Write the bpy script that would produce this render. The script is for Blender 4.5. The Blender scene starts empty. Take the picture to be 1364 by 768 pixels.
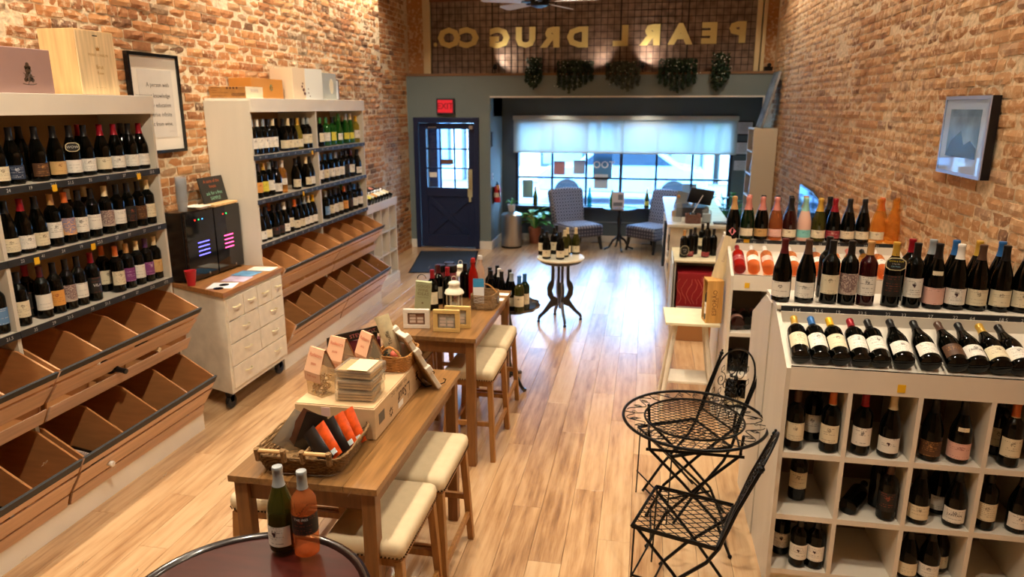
import bpy, math, random
from mathutils import Vector, Matrix, Euler
import numpy as np
random.seed(7)
C = bpy.context.scene.collection
PI = math.pi
R = math.radians
scene = bpy.context.scene

# ------------------------------------------------------------------ camera
cam_d = bpy.data.cameras.new('camera')
cam = bpy.data.objects.new('camera', cam_d)
C.objects.link(cam)
cam.location = (0, 0, 2.35)
cam.rotation_euler = Euler((R(90) - math.atan(242 / 945), 0, math.atan(180 / math.hypot(945, 242))), 'XYZ')
cam_d.sensor_width = 36
cam_d.lens = 945 / 1364 * 36
cam_d.clip_start = .05
cam_d.clip_end = 200
cam_d.dof.use_dof = True
cam_d.dof.focus_distance = 2.9
cam_d.dof.aperture_fstop = 3.0
scene.camera = cam

# ------------------------------------------------------------------ view
vs = scene.view_settings
vs.view_transform = 'Standard'
vs.look = 'None'
vs.exposure = 1.02
vs.gamma = 1
vs.use_curve_mapping = False
scene.cycles.max_bounces = 7
scene.cycles.diffuse_bounces = 4
scene.cycles.glossy_bounces = 3
scene.cycles.transmission_bounces = 5
scene.cycles.transparent_max_bounces = 12
scene.cycles.sample_clamp_indirect = 6
scene.cycles.caustics_reflective = False
scene.cycles.caustics_refractive = False

# ------------------------------------------------------------------ world: bright hazy daylight outside the shop front
w = bpy.data.worlds.new('world')
scene.world = w
w.use_nodes = True
wn = w.node_tree.nodes
wb = wn['Background']
wb.inputs[0].default_value = (.31, .59, 1, 1)
wb.inputs[1].default_value = 13.5


def light(kind, name, loc, energy, color, rot=(0, 0, 0), **kw):
    d = bpy.data.lights.new(name, kind)
    d.energy = energy
    d.color = color
    for k, v in kw.items():
        setattr(d, k, v)
    o = bpy.data.objects.new(name, d)
    o.location = loc
    o.rotation_euler = rot
    C.objects.link(o)
    return o


def aim(o, target):
    o.rotation_euler = (Vector(target) - o.location).to_track_quat('-Z', 'Y').to_euler()


WARM = (1, .84, .63)
# daylight portals: they only guide the sky's own light in through the glass
for nm, loc, sx, sy in (('window_portal', (-.38, 12.9, 1.37), 3.7, 1.5), ('door_portal', (-3.24, 11.9, 1.5), .8, 1.0)):
    p = light('AREA', nm, loc, 1, (1, 1, 1), (R(-90), 0, 0), shape='RECTANGLE', size=sx, size_y=sy)
    p.data.cycles.is_portal = True
# cans close to the two brick walls, shining straight down them
for i, y in enumerate((1.4, 2.8, 4.2, 5.6, 7.0, 8.4, 9.6)):
    s = light('SPOT', 'wall_can', (-3.36, y, 4.42), 88, WARM, spot_size=R(125), spot_blend=.6, shadow_soft_size=.05)
    aim(s, (-3.55, y, 0))
for i, y in enumerate((1.9, 3.3, 4.7, 6.1, 7.5, 8.9, 10.2)):
    s = light('SPOT', 'wall_can', (1.42, y, 4.42), 46, WARM, spot_size=R(120), spot_blend=.6, shadow_soft_size=.05)
    aim(s, (1.60, y, 0))
# track spots down the middle of the shop
for x, y, e in ((-1.3, 1.3, 150), (.0, 1.9, 120), (-1.2, 3.3, 150), (.2, 4.0, 120), (-1.2, 5.5, 130), (.4, 6.3, 100), (-.7, 8.2, 70)):
    s = light('SPOT', 'track_spot', (x, y, 4.40), e, WARM, spot_size=R(78), spot_blend=.9, shadow_soft_size=.05)
    aim(s, (x, y, 0))
# spots that face the racks from the far side of the aisle
for x, y, t, e in ((-1.0, 2.0, (-3.4, 3.4, 1.4), 230), (-1.0, 5.0, (-3.4, 6.8, 1.4), 200), (-.3, 1.2, (1.3, 3.4, 1.1), 70), (-.2, 3.2, (1.3, 5.4, 1.3), 60)):
    s = light('SPOT', 'track_spot', (x, y, 4.40), e, WARM, spot_size=R(70), spot_blend=.8, shadow_soft_size=.05)
    aim(s, t)

# ------------------------------------------------------------------ helpers
MATS = {}


def srgb(c):
    return tuple((v / 12.92 if v <= .04045 else ((v + .055) / 1.055) ** 2.4) for v in c)


def hexc(h):
    h = h.lstrip('#')
    return srgb(tuple(int(h[i:i + 2], 16) / 255 for i in (0, 2, 4)))


def M(name, col, rough=.5, metal=0, spec=.5, bump=0, bscale=60, var=0, vscale=8, stretch=(1, 1, 1), coat=0, trans=0, ior=1.45, emit=None, es=1, alpha=1, coords='Object'):
    """principled material, optional noise colour variation and bump"""
    if name in MATS:
        return MATS[name]
    m = bpy.data.materials.new(name)
    m.use_nodes = True
    nt = m.node_tree
    b = nt.nodes['Principled BSDF']
    c = hexc(col) if isinstance(col, str) else col
    b.inputs['Base Color'].default_value = (*c, 1)
    b.inputs['Roughness'].default_value = rough
    b.inputs['Metallic'].default_value = metal
    b.inputs['Specular IOR Level'].default_value = spec
    b.inputs['IOR'].default_value = ior
    if coat:
        b.inputs['Coat Weight'].default_value = coat
        b.inputs['Coat Roughness'].default_value = .1
    if trans:
        b.inputs['Transmission Weight'].default_value = trans
    if emit:
        b.inputs['Emission Color'].default_value = (*(hexc(emit) if isinstance(emit, str) else emit), 1)
        b.inputs['Emission Strength'].default_value = es
    if var or bump:
        tc = nt.nodes.new('ShaderNodeTexCoord')
        mp = nt.nodes.new('ShaderNodeMapping')
        mp.inputs['Scale'].default_value = stretch
        nt.links.new(tc.outputs[coords], mp.inputs[0])
    if var:
        n = nt.nodes.new('ShaderNodeTexNoise')
        n.inputs['Scale'].default_value = vscale
        n.inputs['Detail'].default_value = 5
        nt.links.new(mp.outputs[0], n.inputs[0])
        r = nt.nodes.new('ShaderNodeValToRGB')
        r.color_ramp.elements[0].position = .3
        r.color_ramp.elements[1].position = .7
        r.color_ramp.elements[0].color = (*[v * (1 - var) for v in c], 1)
        r.color_ramp.elements[1].color = (*[min(1, v * (1 + var * .6)) for v in c], 1)
        nt.links.new(n.outputs[0], r.inputs[0])
        nt.links.new(r.outputs[0], b.inputs['Base Color'])
    if bump:
        n2 = nt.nodes.new('ShaderNodeTexNoise')
        n2.inputs['Scale'].default_value = bscale
        n2.inputs['Detail'].default_value = 6
        nt.links.new(mp.outputs[0], n2.inputs[0])
        bp = nt.nodes.new('ShaderNodeBump')
        bp.inputs['Strength'].default_value = bump
        bp.inputs['Distance'].default_value = .01
        nt.links.new(n2.outputs[0], bp.inputs['Height'])
        nt.links.new(bp.outputs[0], b.inputs['Normal'])
    MATS[name] = m
    return m


class NT:
    """small node helper"""
    def __init__(s, name):
        s.m = bpy.data.materials.new(name)
        s.m.use_nodes = True
        s.t = s.m.node_tree
        s.b = s.t.nodes['Principled BSDF']
        MATS[name] = s.m

    def n(s, typ, **kw):
        x = s.t.nodes.new('ShaderNode' + typ)
        for k, v in kw.items():
            if k.startswith('i_'):
                key = k[2:]
                key = int(key) if key.isdigit() else key.replace('_', ' ')
                x.inputs[key].default_value = v
            else:
                setattr(x, k, v)
        return x

    def l(s, a, b):
        s.t.links.new(a, b)

    def math(s, op, a, b=None):
        x = s.t.nodes.new('ShaderNodeMath')
        x.operation = op
        for i, v in enumerate((a, b)):
            if v is None:
                continue
            if isinstance(v, (int, float)):
                x.inputs[i].default_value = v
            else:
                s.l(v, x.inputs[i])
        return x.outputs[0]

    def mix(s, f, a, b):
        x = s.t.nodes.new('ShaderNodeMix')
        x.data_type = 'RGBA'
        for sock, v in ((x.inputs['Factor'], f), (x.inputs['A'], a), (x.inputs['B'], b)):
            if isinstance(v, (int, float)):
                sock.default_value = v
            elif isinstance(v, tuple):
                sock.default_value = (*v, 1) if len(v) == 3 else v
            else:
                s.l(v, sock)
        return x.outputs['Result']

    def ramp(s, f, stops):
        x = s.t.nodes.new('ShaderNodeValToRGB')
        e = x.color_ramp.elements
        while len(e) < len(stops):
            e.new(.5)
        for i, (p, c) in enumerate(stops):
            e[i].position = p
            e[i].color = (*c, 1) if len(c) == 3 else c
        s.l(f, x.inputs[0])
        return x.outputs[0]


class MB:
    """mesh builder"""
    def __init__(s):
        s.v = []
        s.f = []
        s.uv = None

    def add(s, vs, fs):
        o = len(s.v)
        s.v += [tuple(p) for p in vs]
        s.f += [tuple(i + o for i in f) for f in fs]
        return s

    def box(s, x0, x1, y0, y1, z0, z1, mtx=None):
        vs = [Vector((x, y, z)) for x in (x0, x1) for y in (y0, y1) for z in (z0, z1)]
        if mtx:
            vs = [mtx @ p for p in vs]
        return s.add(vs, [(0, 1, 3, 2), (4, 6, 7, 5), (0, 4, 5, 1), (2, 3, 7, 6), (0, 2, 6, 4), (1, 5, 7, 3)])

    def bar(s, a, b, w, h=None, w2=None, h2=None, up=(0, 0, 1)):
        """rectangular bar from a to b"""
        h = h or w
        w2 = w2 or w
        h2 = h2 or h
        a = Vector(a)
        b = Vector(b)
        d = (b - a).normalized()
        u = Vector(up)
        if abs(d.dot(u)) > .98:
            u = Vector((0, 1, 0))
        x = d.cross(u).normalized()
        y = x.cross(d).normalized()
        vs = [a + x * i * w / 2 + y * j * h / 2 for i, j in ((-1, -1), (1, -1), (1, 1), (-1, 1))] + [b + x * i * w2 / 2 + y * j * h2 / 2 for i, j in ((-1, -1), (1, -1), (1, 1), (-1, 1))]
        return s.add(vs, [(3, 2, 1, 0), (4, 5, 6, 7), (0, 1, 5, 4), (1, 2, 6, 5), (2, 3, 7, 6), (3, 0, 4, 7)])

    def tube(s, pts, r, n=6, closed=False, cap=True):
        pts = [Vector(p) for p in pts]
        m = len(pts)
        rs = r if isinstance(r, (list, tuple)) else [r] * m
        rings = []
        prev = None
        for i, p in enumerate(pts):
            if closed:
                d = (pts[(i + 1) % m] - pts[i - 1]).normalized()
            else:
                d = (pts[min(i + 1, m - 1)] - pts[max(i - 1, 0)]).normalized()
            if prev is None:
                u = Vector((0, 0, 1)) if abs(d.z) < .9 else Vector((1, 0, 0))
            else:
                u = prev
            x = d.cross(u)
            if x.length < 1e-5:
                x = d.cross(Vector((.3, .9, .2)))
            x.normalize()
            y = x.cross(d).normalized()
            prev = y
            rings.append([p + (x * math.cos(2 * PI * k / n) + y * math.sin(2 * PI * k / n)) * rs[i] for k in range(n)])
        vs = [q for ring in rings for q in ring]
        fs = []
        for i in range(m if closed else m - 1):
            j = (i + 1) % m
            for k in range(n):
                fs.append((i * n + k, i * n + (k + 1) % n, j * n + (k + 1) % n, j * n + k))
        if cap and not closed:
            fs.append(tuple(range(n))[::-1])
            fs.append(tuple((m - 1) * n + k for k in range(n)))
        return s.add(vs, fs)

    def lathe(s, prof, n=20, c=(0, 0, 0), mtx=None):
        """prof = [(r, z)...] bottom to top"""
        vs = []
        fs = []
        for r, z in prof:
            for k in range(n):
                a = 2 * PI * k / n
                vs.append(Vector((c[0] + r * math.cos(a), c[1] + r * math.sin(a), c[2] + z)))
        for i in range(len(prof) - 1):
            for k in range(n):
                fs.append((i * n + k, i * n + (k + 1) % n, (i + 1) * n + (k + 1) % n, (i + 1) * n + k))
        if prof[0][0] > 1e-5:
            fs.append(tuple(range(n))[::-1])
        if prof[-1][0] > 1e-5:
            fs.append(tuple((len(prof) - 1) * n + k for k in range(n)))
        if mtx:
            vs = [mtx @ p for p in vs]
        return s.add(vs, fs)

    def prism(s, poly, a0, a1, axis='x'):
        """poly in the two other axes, extruded along axis"""
        n = len(poly)

        def pt(p, a):
            return {'x': (a, p[0], p[1]), 'y': (p[0], a, p[1]), 'z': (p[0], p[1], a)}[axis]
        vs = [pt(p, a0) for p in poly] + [pt(p, a1) for p in poly]
        fs = [tuple(range(n))[::-1], tuple(range(n, 2 * n))] + [(i, (i + 1) % n, n + (i + 1) % n, n + i) for i in range(n)]
        return s.add(vs, fs)

    def ball(s, c, r, n=10, sz=1):
        prof = [(r * math.sin(PI * i / 6), -r * sz * math.cos(PI * i / 6)) for i in range(7)]
        prof[0] = (1e-4, -r * sz)
        prof[-1] = (1e-4, r * sz)
        return s.lathe(prof, n, c)

    def mesh(s, name, smooth=False):
        me = bpy.data.meshes.new(name)
        me.from_pydata([tuple(p) for p in s.v], [], s.f)
        me.validate()
        import bmesh
        bm = bmesh.new()
        bm.from_mesh(me)
        bmesh.ops.recalc_face_normals(bm, faces=bm.faces)
        bm.to_mesh(me)
        bm.free()
        if smooth:
            me.polygons.foreach_set('use_smooth', [True] * len(me.polygons))
            me.set_sharp_from_angle(angle=R(38))
        return me


def link(name, me, mat, parent=None, bevel=0, loc=None, rot=None):
    o = bpy.data.objects.new(name, me)
    if mat and not me.materials:
        me.materials.append(mat)
    C.objects.link(o)
    if parent:
        o.parent = parent
    if loc:
        o.location = loc
    if rot:
        o.rotation_euler = rot
    if bevel:
        b = o.modifiers.new('bevel', 'BEVEL')
        b.width = bevel
        b.segments = 2
        b.limit_method = 'ANGLE'
        b.angle_limit = R(50)
    return o


def obj(name, mb, mat, parent=None, smooth=False, bevel=0, loc=None, rot=None):
    return link(name, mb.mesh(name, smooth), mat, parent, bevel, loc, rot)


def tag(o, label=None, cat=None, group=None, kind=None):
    if label:
        assert 3 <= len(label.split()) <= 16, label
        o['label'] = label
    if cat:
        o['category'] = cat
    if group:
        o['group'] = group
    if kind:
        o['kind'] = kind
    return o


def thing(name, label, cat, loc=(0, 0, 0), rz=0, group=None):
    o = bpy.data.objects.new(name, None)
    o.empty_display_size = .1
    o.location = loc
    o.rotation_euler = (0, 0, rz)
    C.objects.link(o)
    return tag(o, label, cat, group)


def struct(name, mb, mat, parent=None, **kw):
    o = obj(name, mb, mat, parent, **kw)
    if not parent:
        o['kind'] = 'structure'
    return o


_tx = {}


def text_geo(s, size=1., align='CENTER', bold=0):
    """flat glyph outlines from the built-in font -> (verts, faces), in the xy plane"""
    k = (s, align, bold)
    if k not in _tx:
        cu = bpy.data.curves.new('t', 'FONT')
        cu.body = s
        cu.size = 1
        cu.align_x = align
        cu.align_y = 'CENTER'
        cu.resolution_u = 2
        cu.offset = bold
        o = bpy.data.objects.new('t', cu)
        C.objects.link(o)
        dg = bpy.context.evaluated_depsgraph_get()
        me = bpy.data.meshes.new_from_object(o.evaluated_get(dg))
        _tx[k] = ([v.co.copy() for v in me.vertices], [tuple(p.vertices) for p in me.polygons])
        bpy.data.objects.remove(o)
        bpy.data.curves.remove(cu)
        bpy.data.meshes.remove(me)
    v, f = _tx[k]
    return [p * size for p in v], f


def text_on(mb, s, size, origin, xdir, ydir, align='CENTER', bold=0, sx=1):
    v, f = text_geo(s, size, align, bold)
    o = Vector(origin)
    X = Vector(xdir).normalized()
    Y = Vector(ydir).normalized()
    mb.add([o + X * p.x * sx + Y * p.y for p in v], f)
    return mb


def text_mesh(mb, name):
    me = bpy.data.meshes.new(name)
    me.from_pydata([tuple(p) for p in mb.v], [], mb.f)
    me.validate()
    return me


# ------------------------------------------------------------------ shared materials
white_paint = M('white_paint', '#ddd6c8', .45, bump=.05, bscale=40, var=.06, vscale=3)
white_side = M('white_side', '#cfc8b9', .5, bump=.08, bscale=80, var=.06, vscale=5, stretch=(1, 1, .2))
grey_blue = M('grey_blue_paint', '#6d7a7c', .6, var=.05, vscale=2)
navy = M('navy_paint', '#1a2547', .4)
trim_white = M('trim_white', '#d8d6cf', .5)
black_iron = M('black_iron', '#0b0b0c', .35, metal=.6, bump=.1, bscale=150)
black_plastic = M('black_plastic', '#0a0a0b', .25)
chalk_strip = M('chalk_strip', '#23262a', .55)
chalk_white = M('chalk_white', '#c9c9c4', .8)
paper = M('paper', '#e9e6de', .7)
ink = M('ink', '#2c2826', .8)
yellow_card = M('yellow_card', '#e8b51c', .6)
steel = M('steel', '#b9b6b2', .28, metal=1, var=.05, vscale=3)
brass = M('brass', '#c9a24a', .3, metal=1)
pine = M('pine', '#d9b27c', .5, var=.22, vscale=6, stretch=(6, 6, .5))
birch = M('birch_ply', '#b98250', .45, var=.14, vscale=5, stretch=(1, .5, 6))
birch_front = M('birch_front', '#d2b49c', .42, var=.16, vscale=5, stretch=(2, .4, 8))
oak = M('oak_table', '#8a5a2e', .38, var=.3, vscale=7, stretch=(8, .8, 8), bump=.05, bscale=40)
oak_leg = M('oak_leg', '#80552c', .42, var=.25, vscale=7, stretch=(6, 6, .7))
stool_wood = M('stool_wood', '#9c6c38', .42, var=.25, vscale=8, stretch=(6, 6, .7))
linen = M('linen', '#cfbd9c', .95, spec=.15, bump=.15, bscale=400, var=.05, vscale=20)
mahogany = M('mahogany', '#3a120c', .33, var=.3, vscale=5, stretch=(1, 6, 1), spec=.35)
mahogany_edge = M('mahogany_edge', '#170c0b', .25, coat=.5)
nail_metal = M('nail_metal', '#4a3826', .35, metal=1)
distress = M('distressed_white', '#d6cebd', .6, var=.13, vscale=9, bump=.1, bscale=60)


def clear_mat(name, tint, solid, f=.3, rough=.08):
    """thin see-through plastic or tinted glass: part clear, part coloured and glossy"""
    t = NT(name)
    mx = t.n('MixShader', i_0=f)
    tr = t.n('BsdfTransparent')
    tr.inputs[0].default_value = (*hexc(tint), 1)
    t.b.inputs['Base Color'].default_value = (*hexc(solid), 1)
    t.b.inputs['Roughness'].default_value = rough
    t.l(tr.outputs[0], mx.inputs[1])
    t.l(t.b.outputs[0], mx.inputs[2])
    t.l(mx.outputs[0], t.t.nodes['Material Output'].inputs[0])
    return t.m



def brick_mat(name, per_object, right):
    t = NT(name)
    if per_object:
        rnd = t.n('ObjectInfo').outputs['Random']
    else:
        rnd = t.n('NewGeometry').outputs['Random Per Island']
    geo = t.n('NewGeometry')
    if right:
        stops = [(0, (.20, .105, .065)), (.12, (.36, .18, .085)), (.5, (.46, .25, .12)), (.85, (.54, .32, .16)), (1, (.33, .21, .14))]
        mort = (.66, .47, .29)
    else:
        stops = [(0, (.10, .055, .035)), (.14, (.30, .12, .048)), (.5, (.42, .185, .07)), (.85, (.53, .27, .11)), (1, (.27, .18, .11))]
        mort = (.68, .52, .34)
    base = t.ramp(rnd, [(p, c) for p, c in stops])
    n1 = t.n('TexNoise', i_Scale=34.0, i_Detail=6.0)
    t.l(geo.outputs['Position'], n1.inputs[0])
    base = t.mix(t.ramp(n1.outputs[0], [(.35, (0, 0, 0)), (.65, (.6, .6, .6))]), base, t.mix(.35, base, (.62, .33, .15)))
    # mortar smear, in patches over the wall
    n2 = t.n('TexNoise', i_Scale=22.0, i_Detail=8.0, i_Roughness=.65)
    t.l(geo.outputs['Position'], n2.inputs[0])
    n3 = t.n('TexNoise', i_Scale=.9, i_Detail=2.0)
    t.l(geo.outputs['Position'], n3.inputs[0])
    s = t.math('ADD', n2.outputs[0], t.math('MULTIPLY', t.math('SUBTRACT', n3.outputs[0], .5), .55))
    lo = .505 if right else .555
    f = t.ramp(s, [(lo, (0, 0, 0)), (lo + .10, (.85, .85, .85))])
    col = t.mix(f, base, mort)
    n4 = t.n('TexNoise', i_Scale=9.0, i_Detail=3.0)
    t.l(geo.outputs['Position'], n4.inputs[0])
    col = t.mix(t.ramp(n4.outputs[0], [(.62, (0, 0, 0)), (.75, (.45, .45, .45))]), col, (.14, .085, .06))
    t.l(col, t.b.inputs['Base Color'])
    t.b.inputs['Roughness'].default_value = .9
    t.b.inputs['Specular IOR Level'].default_value = .2
    bp = t.n('Bump', i_Strength=.55, i_Distance=.010)
    t.l(n2.outputs[0], bp.inputs['Height'])
    t.l(bp.outputs[0], t.b.inputs['Normal'])
    return t.m


def mortar_mat(name, col):
    t = NT(name)
    geo = t.n('NewGeometry')
    n = t.n('TexNoise', i_Scale=30.0, i_Detail=6.0)
    t.l(geo.outputs['Position'], n.inputs[0])
    t.l(t.ramp(n.outputs[0], [(.3, tuple(c * .62 for c in col)), (.65, col)]), t.b.inputs['Base Color'])
    t.b.inputs['Roughness'].default_value = .95
    bp = t.n('Bump', i_Strength=.8, i_Distance=.01)
    t.l(n.outputs[0], bp.inputs['Height'])
    t.l(bp.outputs[0], t.b.inputs['Normal'])
    return t.m


def brick_shape(L, Hh, rng, proud=.007):
    """22 verts, 16 quads; local x = along the wall, y = up, z = out of the wall"""
    vs = []
    for j in range(3):
        for i in range(4):
            x = (i / 3 - .5) * L
            y = (j / 2 - .5) * Hh
            edge = i in (0, 3) or j in (0, 2)
            z = proud + rng.uniform(-.003, .003) - (.004 if edge else 0) - (.003 if i in (0, 3) and j in (0, 2) else 0)
            vs.append((x + rng.uniform(-.003, .003), y + rng.uniform(-.0025, .0025), z))
    ring = [0, 1, 2, 3, 7, 11, 10, 9, 8, 4]
    for k in ring:
        vs.append((vs[k][0] * 1.01, vs[k][1] * 1.03, -.02))
    fs = [(j * 4 + i, j * 4 + i + 1, j * 4 + i + 5, j * 4 + i + 4) for j in range(2) for i in range(3)]
    for a in range(10):
        b = (a + 1) % 10
        fs.append((ring[b], ring[a], 12 + a, 12 + b))
    return vs, fs


def pix(p):
    """where a world point falls in the photo (only used to rank which bricks show largest)"""
    q = cam_inv @ Vector(p)
    if q.z > -.1:
        return None
    return (682 + 945 * q.x / -q.z, 384 - 945 * q.y / -q.z, -q.z)


cam_inv = (Matrix.Translation(cam.location) @ cam.rotation_euler.to_matrix().to_4x4()).inverted()


def brick_wall(parent, sections, z0, z1, right, blocked, seed):
    """sections: (x, y0, y1); faces +x (left wall) or -x (right wall)"""
    rng = random.Random(seed)
    L, Hh, J = .203, .060, .012
    pitch = Hh + .0125
    mo = brick_mat('brick_%s_single' % ('right' if right else 'left'), True, right)
    mj = brick_mat('brick_%s_joined' % ('right' if right else 'left'), False, right)
    variants = []
    for k in range(10):
        v, f = brick_shape(L, Hh, rng)
        variants.append((np.array(v), f))
    hv, hf = brick_shape(L / 2 - J / 2, Hh, rng)
    header = (np.array(hv), hf)
    spots = []
    for (x, y0, y1) in sections:
        row = 0
        z = z0
        while z < z1:
            half = row % 6 == 5
            step = (L / 2 - J / 2 if half else L) + J
            y = y0 + (0 if row % 2 else step / 2) + rng.uniform(-.02, .02)
            while y < y1 - step * .6:
                spots.append((x, y + step / 2, z + Hh / 2, half))
                y += step
            z += pitch
            row += 1
    ranked = []
    for i, (x, y, z, half) in enumerate(spots):
        p = pix((x, y, z))
        if p and 0 < p[0] < 1364 and 0 < p[1] < 768 and not any(a <= p[0] <= c and b <= p[1] <= d for a, b, c, d in blocked):
            q = pix((x, y + .1, z))
            sz = abs((q[0] - p[0])) * 945 * .06 / p[2]
            ranked.append((-sz * (.5 if half else 1), i))
    ranked.sort()
    single = {i for _, i in ranked[:296]}
    sgn = -1 if right else 1

    def world(arr, x, y, z, rot):
        out = np.empty_like(arr)
        cs, sn = math.cos(rot), math.sin(rot)
        u = arr[:, 0] * cs - arr[:, 1] * sn
        v = arr[:, 0] * sn + arr[:, 1] * cs
        out[:, 0] = x + sgn * arr[:, 2]
        out[:, 1] = y + u * sgn
        out[:, 2] = z + v
        return out
    meshes = {}
    AV = []
    AF = []
    off = 0
    for i, (x, y, z, half) in enumerate(spots):
        vi = rng.randrange(10)
        arr, fs = header if half else variants[vi]
        rot = rng.uniform(-.012, .012)
        dx = rng.uniform(-.004, .005) - (.014 if rng.random() < .03 else 0)
        if i in single:
            key = 'h' if half else vi
            if key not in meshes:
                me = bpy.data.meshes.new('brick')
                me.from_pydata([tuple(p) for p in world(arr, 0, 0, 0, 0)], [], fs)
                me.materials.append(mo)
                me.update()
                meshes[key] = me
            o = bpy.data.objects.new('brick', meshes[key])
            o.location = (x + sgn * dx, y, z)
            o.rotation_euler = (rot, 0, 0)
            C.objects.link(o)
            o.parent = parent
        else:
            AV.append(world(arr, x + sgn * dx, y, z, rot))
            AF += [tuple(k + off for k in f) for f in fs]
            off += len(arr)
    me = bpy.data.meshes.new('brickwork')
    me.from_pydata(np.concatenate(AV).tolist(), [], AF)
    me.materials.append(mj)
    o = bpy.data.objects.new('brickwork', me)
    C.objects.link(o)
    o.parent = parent
    o['kind'] = 'stuff'


XL, XL2, XR, YB = -3.72, -3.90, 1.86, 11.59
CEIL = 4.5

# ------------------------------------------------------------------ setting
wl = struct('wall_left', MB().prism([(XL, -1.6), (XL, 9.95), (XL2, 9.95), (XL2, 12.8), (XL2 - .2, 12.8), (XL2 - .2, -1.6)], 0, CEIL, 'z'), mortar_mat('mortar_left', (.74, .58, .38)))
brick_wall(wl, [(XL, .9, 9.94), (XL2, 9.96, 11.58)], .0, CEIL - .03, False, [(0, 121, 205, 768), (272, 131, 486, 768), (163, 67, 237, 204), (218, 262, 310, 768), (0, 50, 168, 130)], 3)
wr = struct('wall_right', MB().box(XR, XR + .2, -1.6, 12.8, 0, CEIL), mortar_mat('mortar_right', (.72, .54, .34)))
brick_wall(wr, [(XR, .9, 11.58)], .0, CEIL - .03, True, [(0, 330, 1364, 768), (1260, 127, 1330, 240), (0, 280, 1190, 768)], 5)
struct('wall_near', MB().box(XL2 - .2, XR + .2, -1.8, -1.6, 0, CEIL), M('near_plaster', '#a08a70', .8))
struct('ceiling', MB().box(XL2 - .2, XR + .2, -1.8, 12.8, CEIL, CEIL + .1), M('ceiling_paint', '#8f8373', .9))

# floor: planks as single boards
pt = NT('floor_plank')
oi = pt.n('ObjectInfo')
geo = pt.n('NewGeometry')
mp = pt.n('Mapping', vector_type='POINT')
mp.inputs['Scale'].default_value = (1, .06, 1)
off = pt.n('CombineXYZ')
pt.l(pt.math('MULTIPLY', oi.outputs['Random'], 37.0), off.inputs[1])
pt.l(geo.outputs['Position'], mp.inputs['Vector'])
pt.l(off.outputs[0], mp.inputs['Location'])
n1 = pt.n('TexNoise', i_Scale=26.0, i_Detail=3.0)
pt.l(mp.outputs[0], n1.inputs[0])
n2 = pt.n('TexNoise', i_Scale=120.0, i_Detail=5.0, i_Roughness=.6)
pt.l(mp.outputs[0], n2.inputs[0])
n3 = pt.n('TexNoise', i_Scale=9.0, i_Detail=4.0, i_Distortion=1.2)
mp2 = pt.n('Mapping')
mp2.inputs['Scale'].default_value = (1, .25, 1)
pt.l(geo.outputs['Position'], mp2.inputs['Vector'])
pt.l(off.outputs[0], mp2.inputs['Location'])
pt.l(mp2.outputs[0], n3.inputs[0])
tone = pt.math('ADD', pt.math('MULTIPLY', n1.outputs[0], .55), pt.math('ADD', pt.math('MULTIPLY', n2.outputs[0], .25), pt.math('MULTIPLY', oi.outputs['Random'], .22)))
tone = pt.math('ADD', tone, pt.math('MULTIPLY', n3.outputs[0], .28))
col = pt.ramp(tone, [(.44, (.22, .11, .047)), (.55, (.36, .20, .092)), (.65, (.475, .29, .145)), (.78, (.55, .365, .20))])
pt.l(col, pt.b.inputs['Base Color'])
pt.b.inputs['Roughness'].default_value = .30
pt.b.inputs['Coat Weight'].default_value = 1
pt.b.inputs['Coat Roughness'].default_value = .26
bp = pt.n('Bump', i_Strength=.06, i_Distance=.003)
pt.l(n2.outputs[0], bp.inputs['Height'])
pt.l(bp.outputs[0], pt.b.inputs['Normal'])
fl = struct('floor', MB().box(XL2 - .2, XR + .2, -1.8, 12.8, -.12, -.006), M('floor_gap', '#3a2210', .8))
PW = .178
pl_cache = {}


def plank(x0, y0, L):
    key = round(L, 3)
    if key not in pl_cache:
        e = .0016
        c = .0012
        mb = MB()
        W = PW - e
        vs = [(0, 0, -.01), (W, 0, -.01), (W, L - e, -.01), (0, L - e, -.01), (0, 0, -c), (W, 0, -c), (W, L - e, -c), (0, L - e, -c), (c, c, 0), (W - c, c, 0), (W - c, L - e - c, 0), (c, L - e - c, 0)]
        fs = [(8, 9, 10, 11)] + [(4 + a, 4 + (a + 1) % 4, 8 + (a + 1) % 4, 8 + a) for a in range(4)] + [(a, (a + 1) % 4, 4 + (a + 1) % 4, 4 + a) for a in range(4)]
        me = bpy.data.meshes.new('floor_plank')
        me.from_pydata(vs, [], fs)
        me.materials.append(pt.m)
        pl_cache[key] = me
    o = bpy.data.objects.new('floor_plank', pl_cache[key])
    o.location = (x0, y0, 0)
    C.objects.link(o)
    o.parent = fl


outer = MB()
nrow = 0
x = -3.90
rp = random.Random(4)
while x < XR - .05:
    offs = (0, .52, 1.04, .26, .78)[nrow % 5]
    y = .9 - offs
    first = True
    while y < 12.6:
        L = 1.58
        ya, yb = max(y, .9), min(y + L, 12.6)
        if yb - ya > .1:
            if -3.4 < x < 1.2:
                plank(x, ya, yb - ya)
            else:
                outer.box(x, x + PW - .002, ya, yb - .002, -.01, 0)
        y += L
    outer.box(x, x + PW - .002, -1.6, .898, -.01, 0)
    x += PW
    nrow += 1
oo = obj('floor_boards', outer, pt.m, fl)
oo['kind'] = 'stuff'

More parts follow.
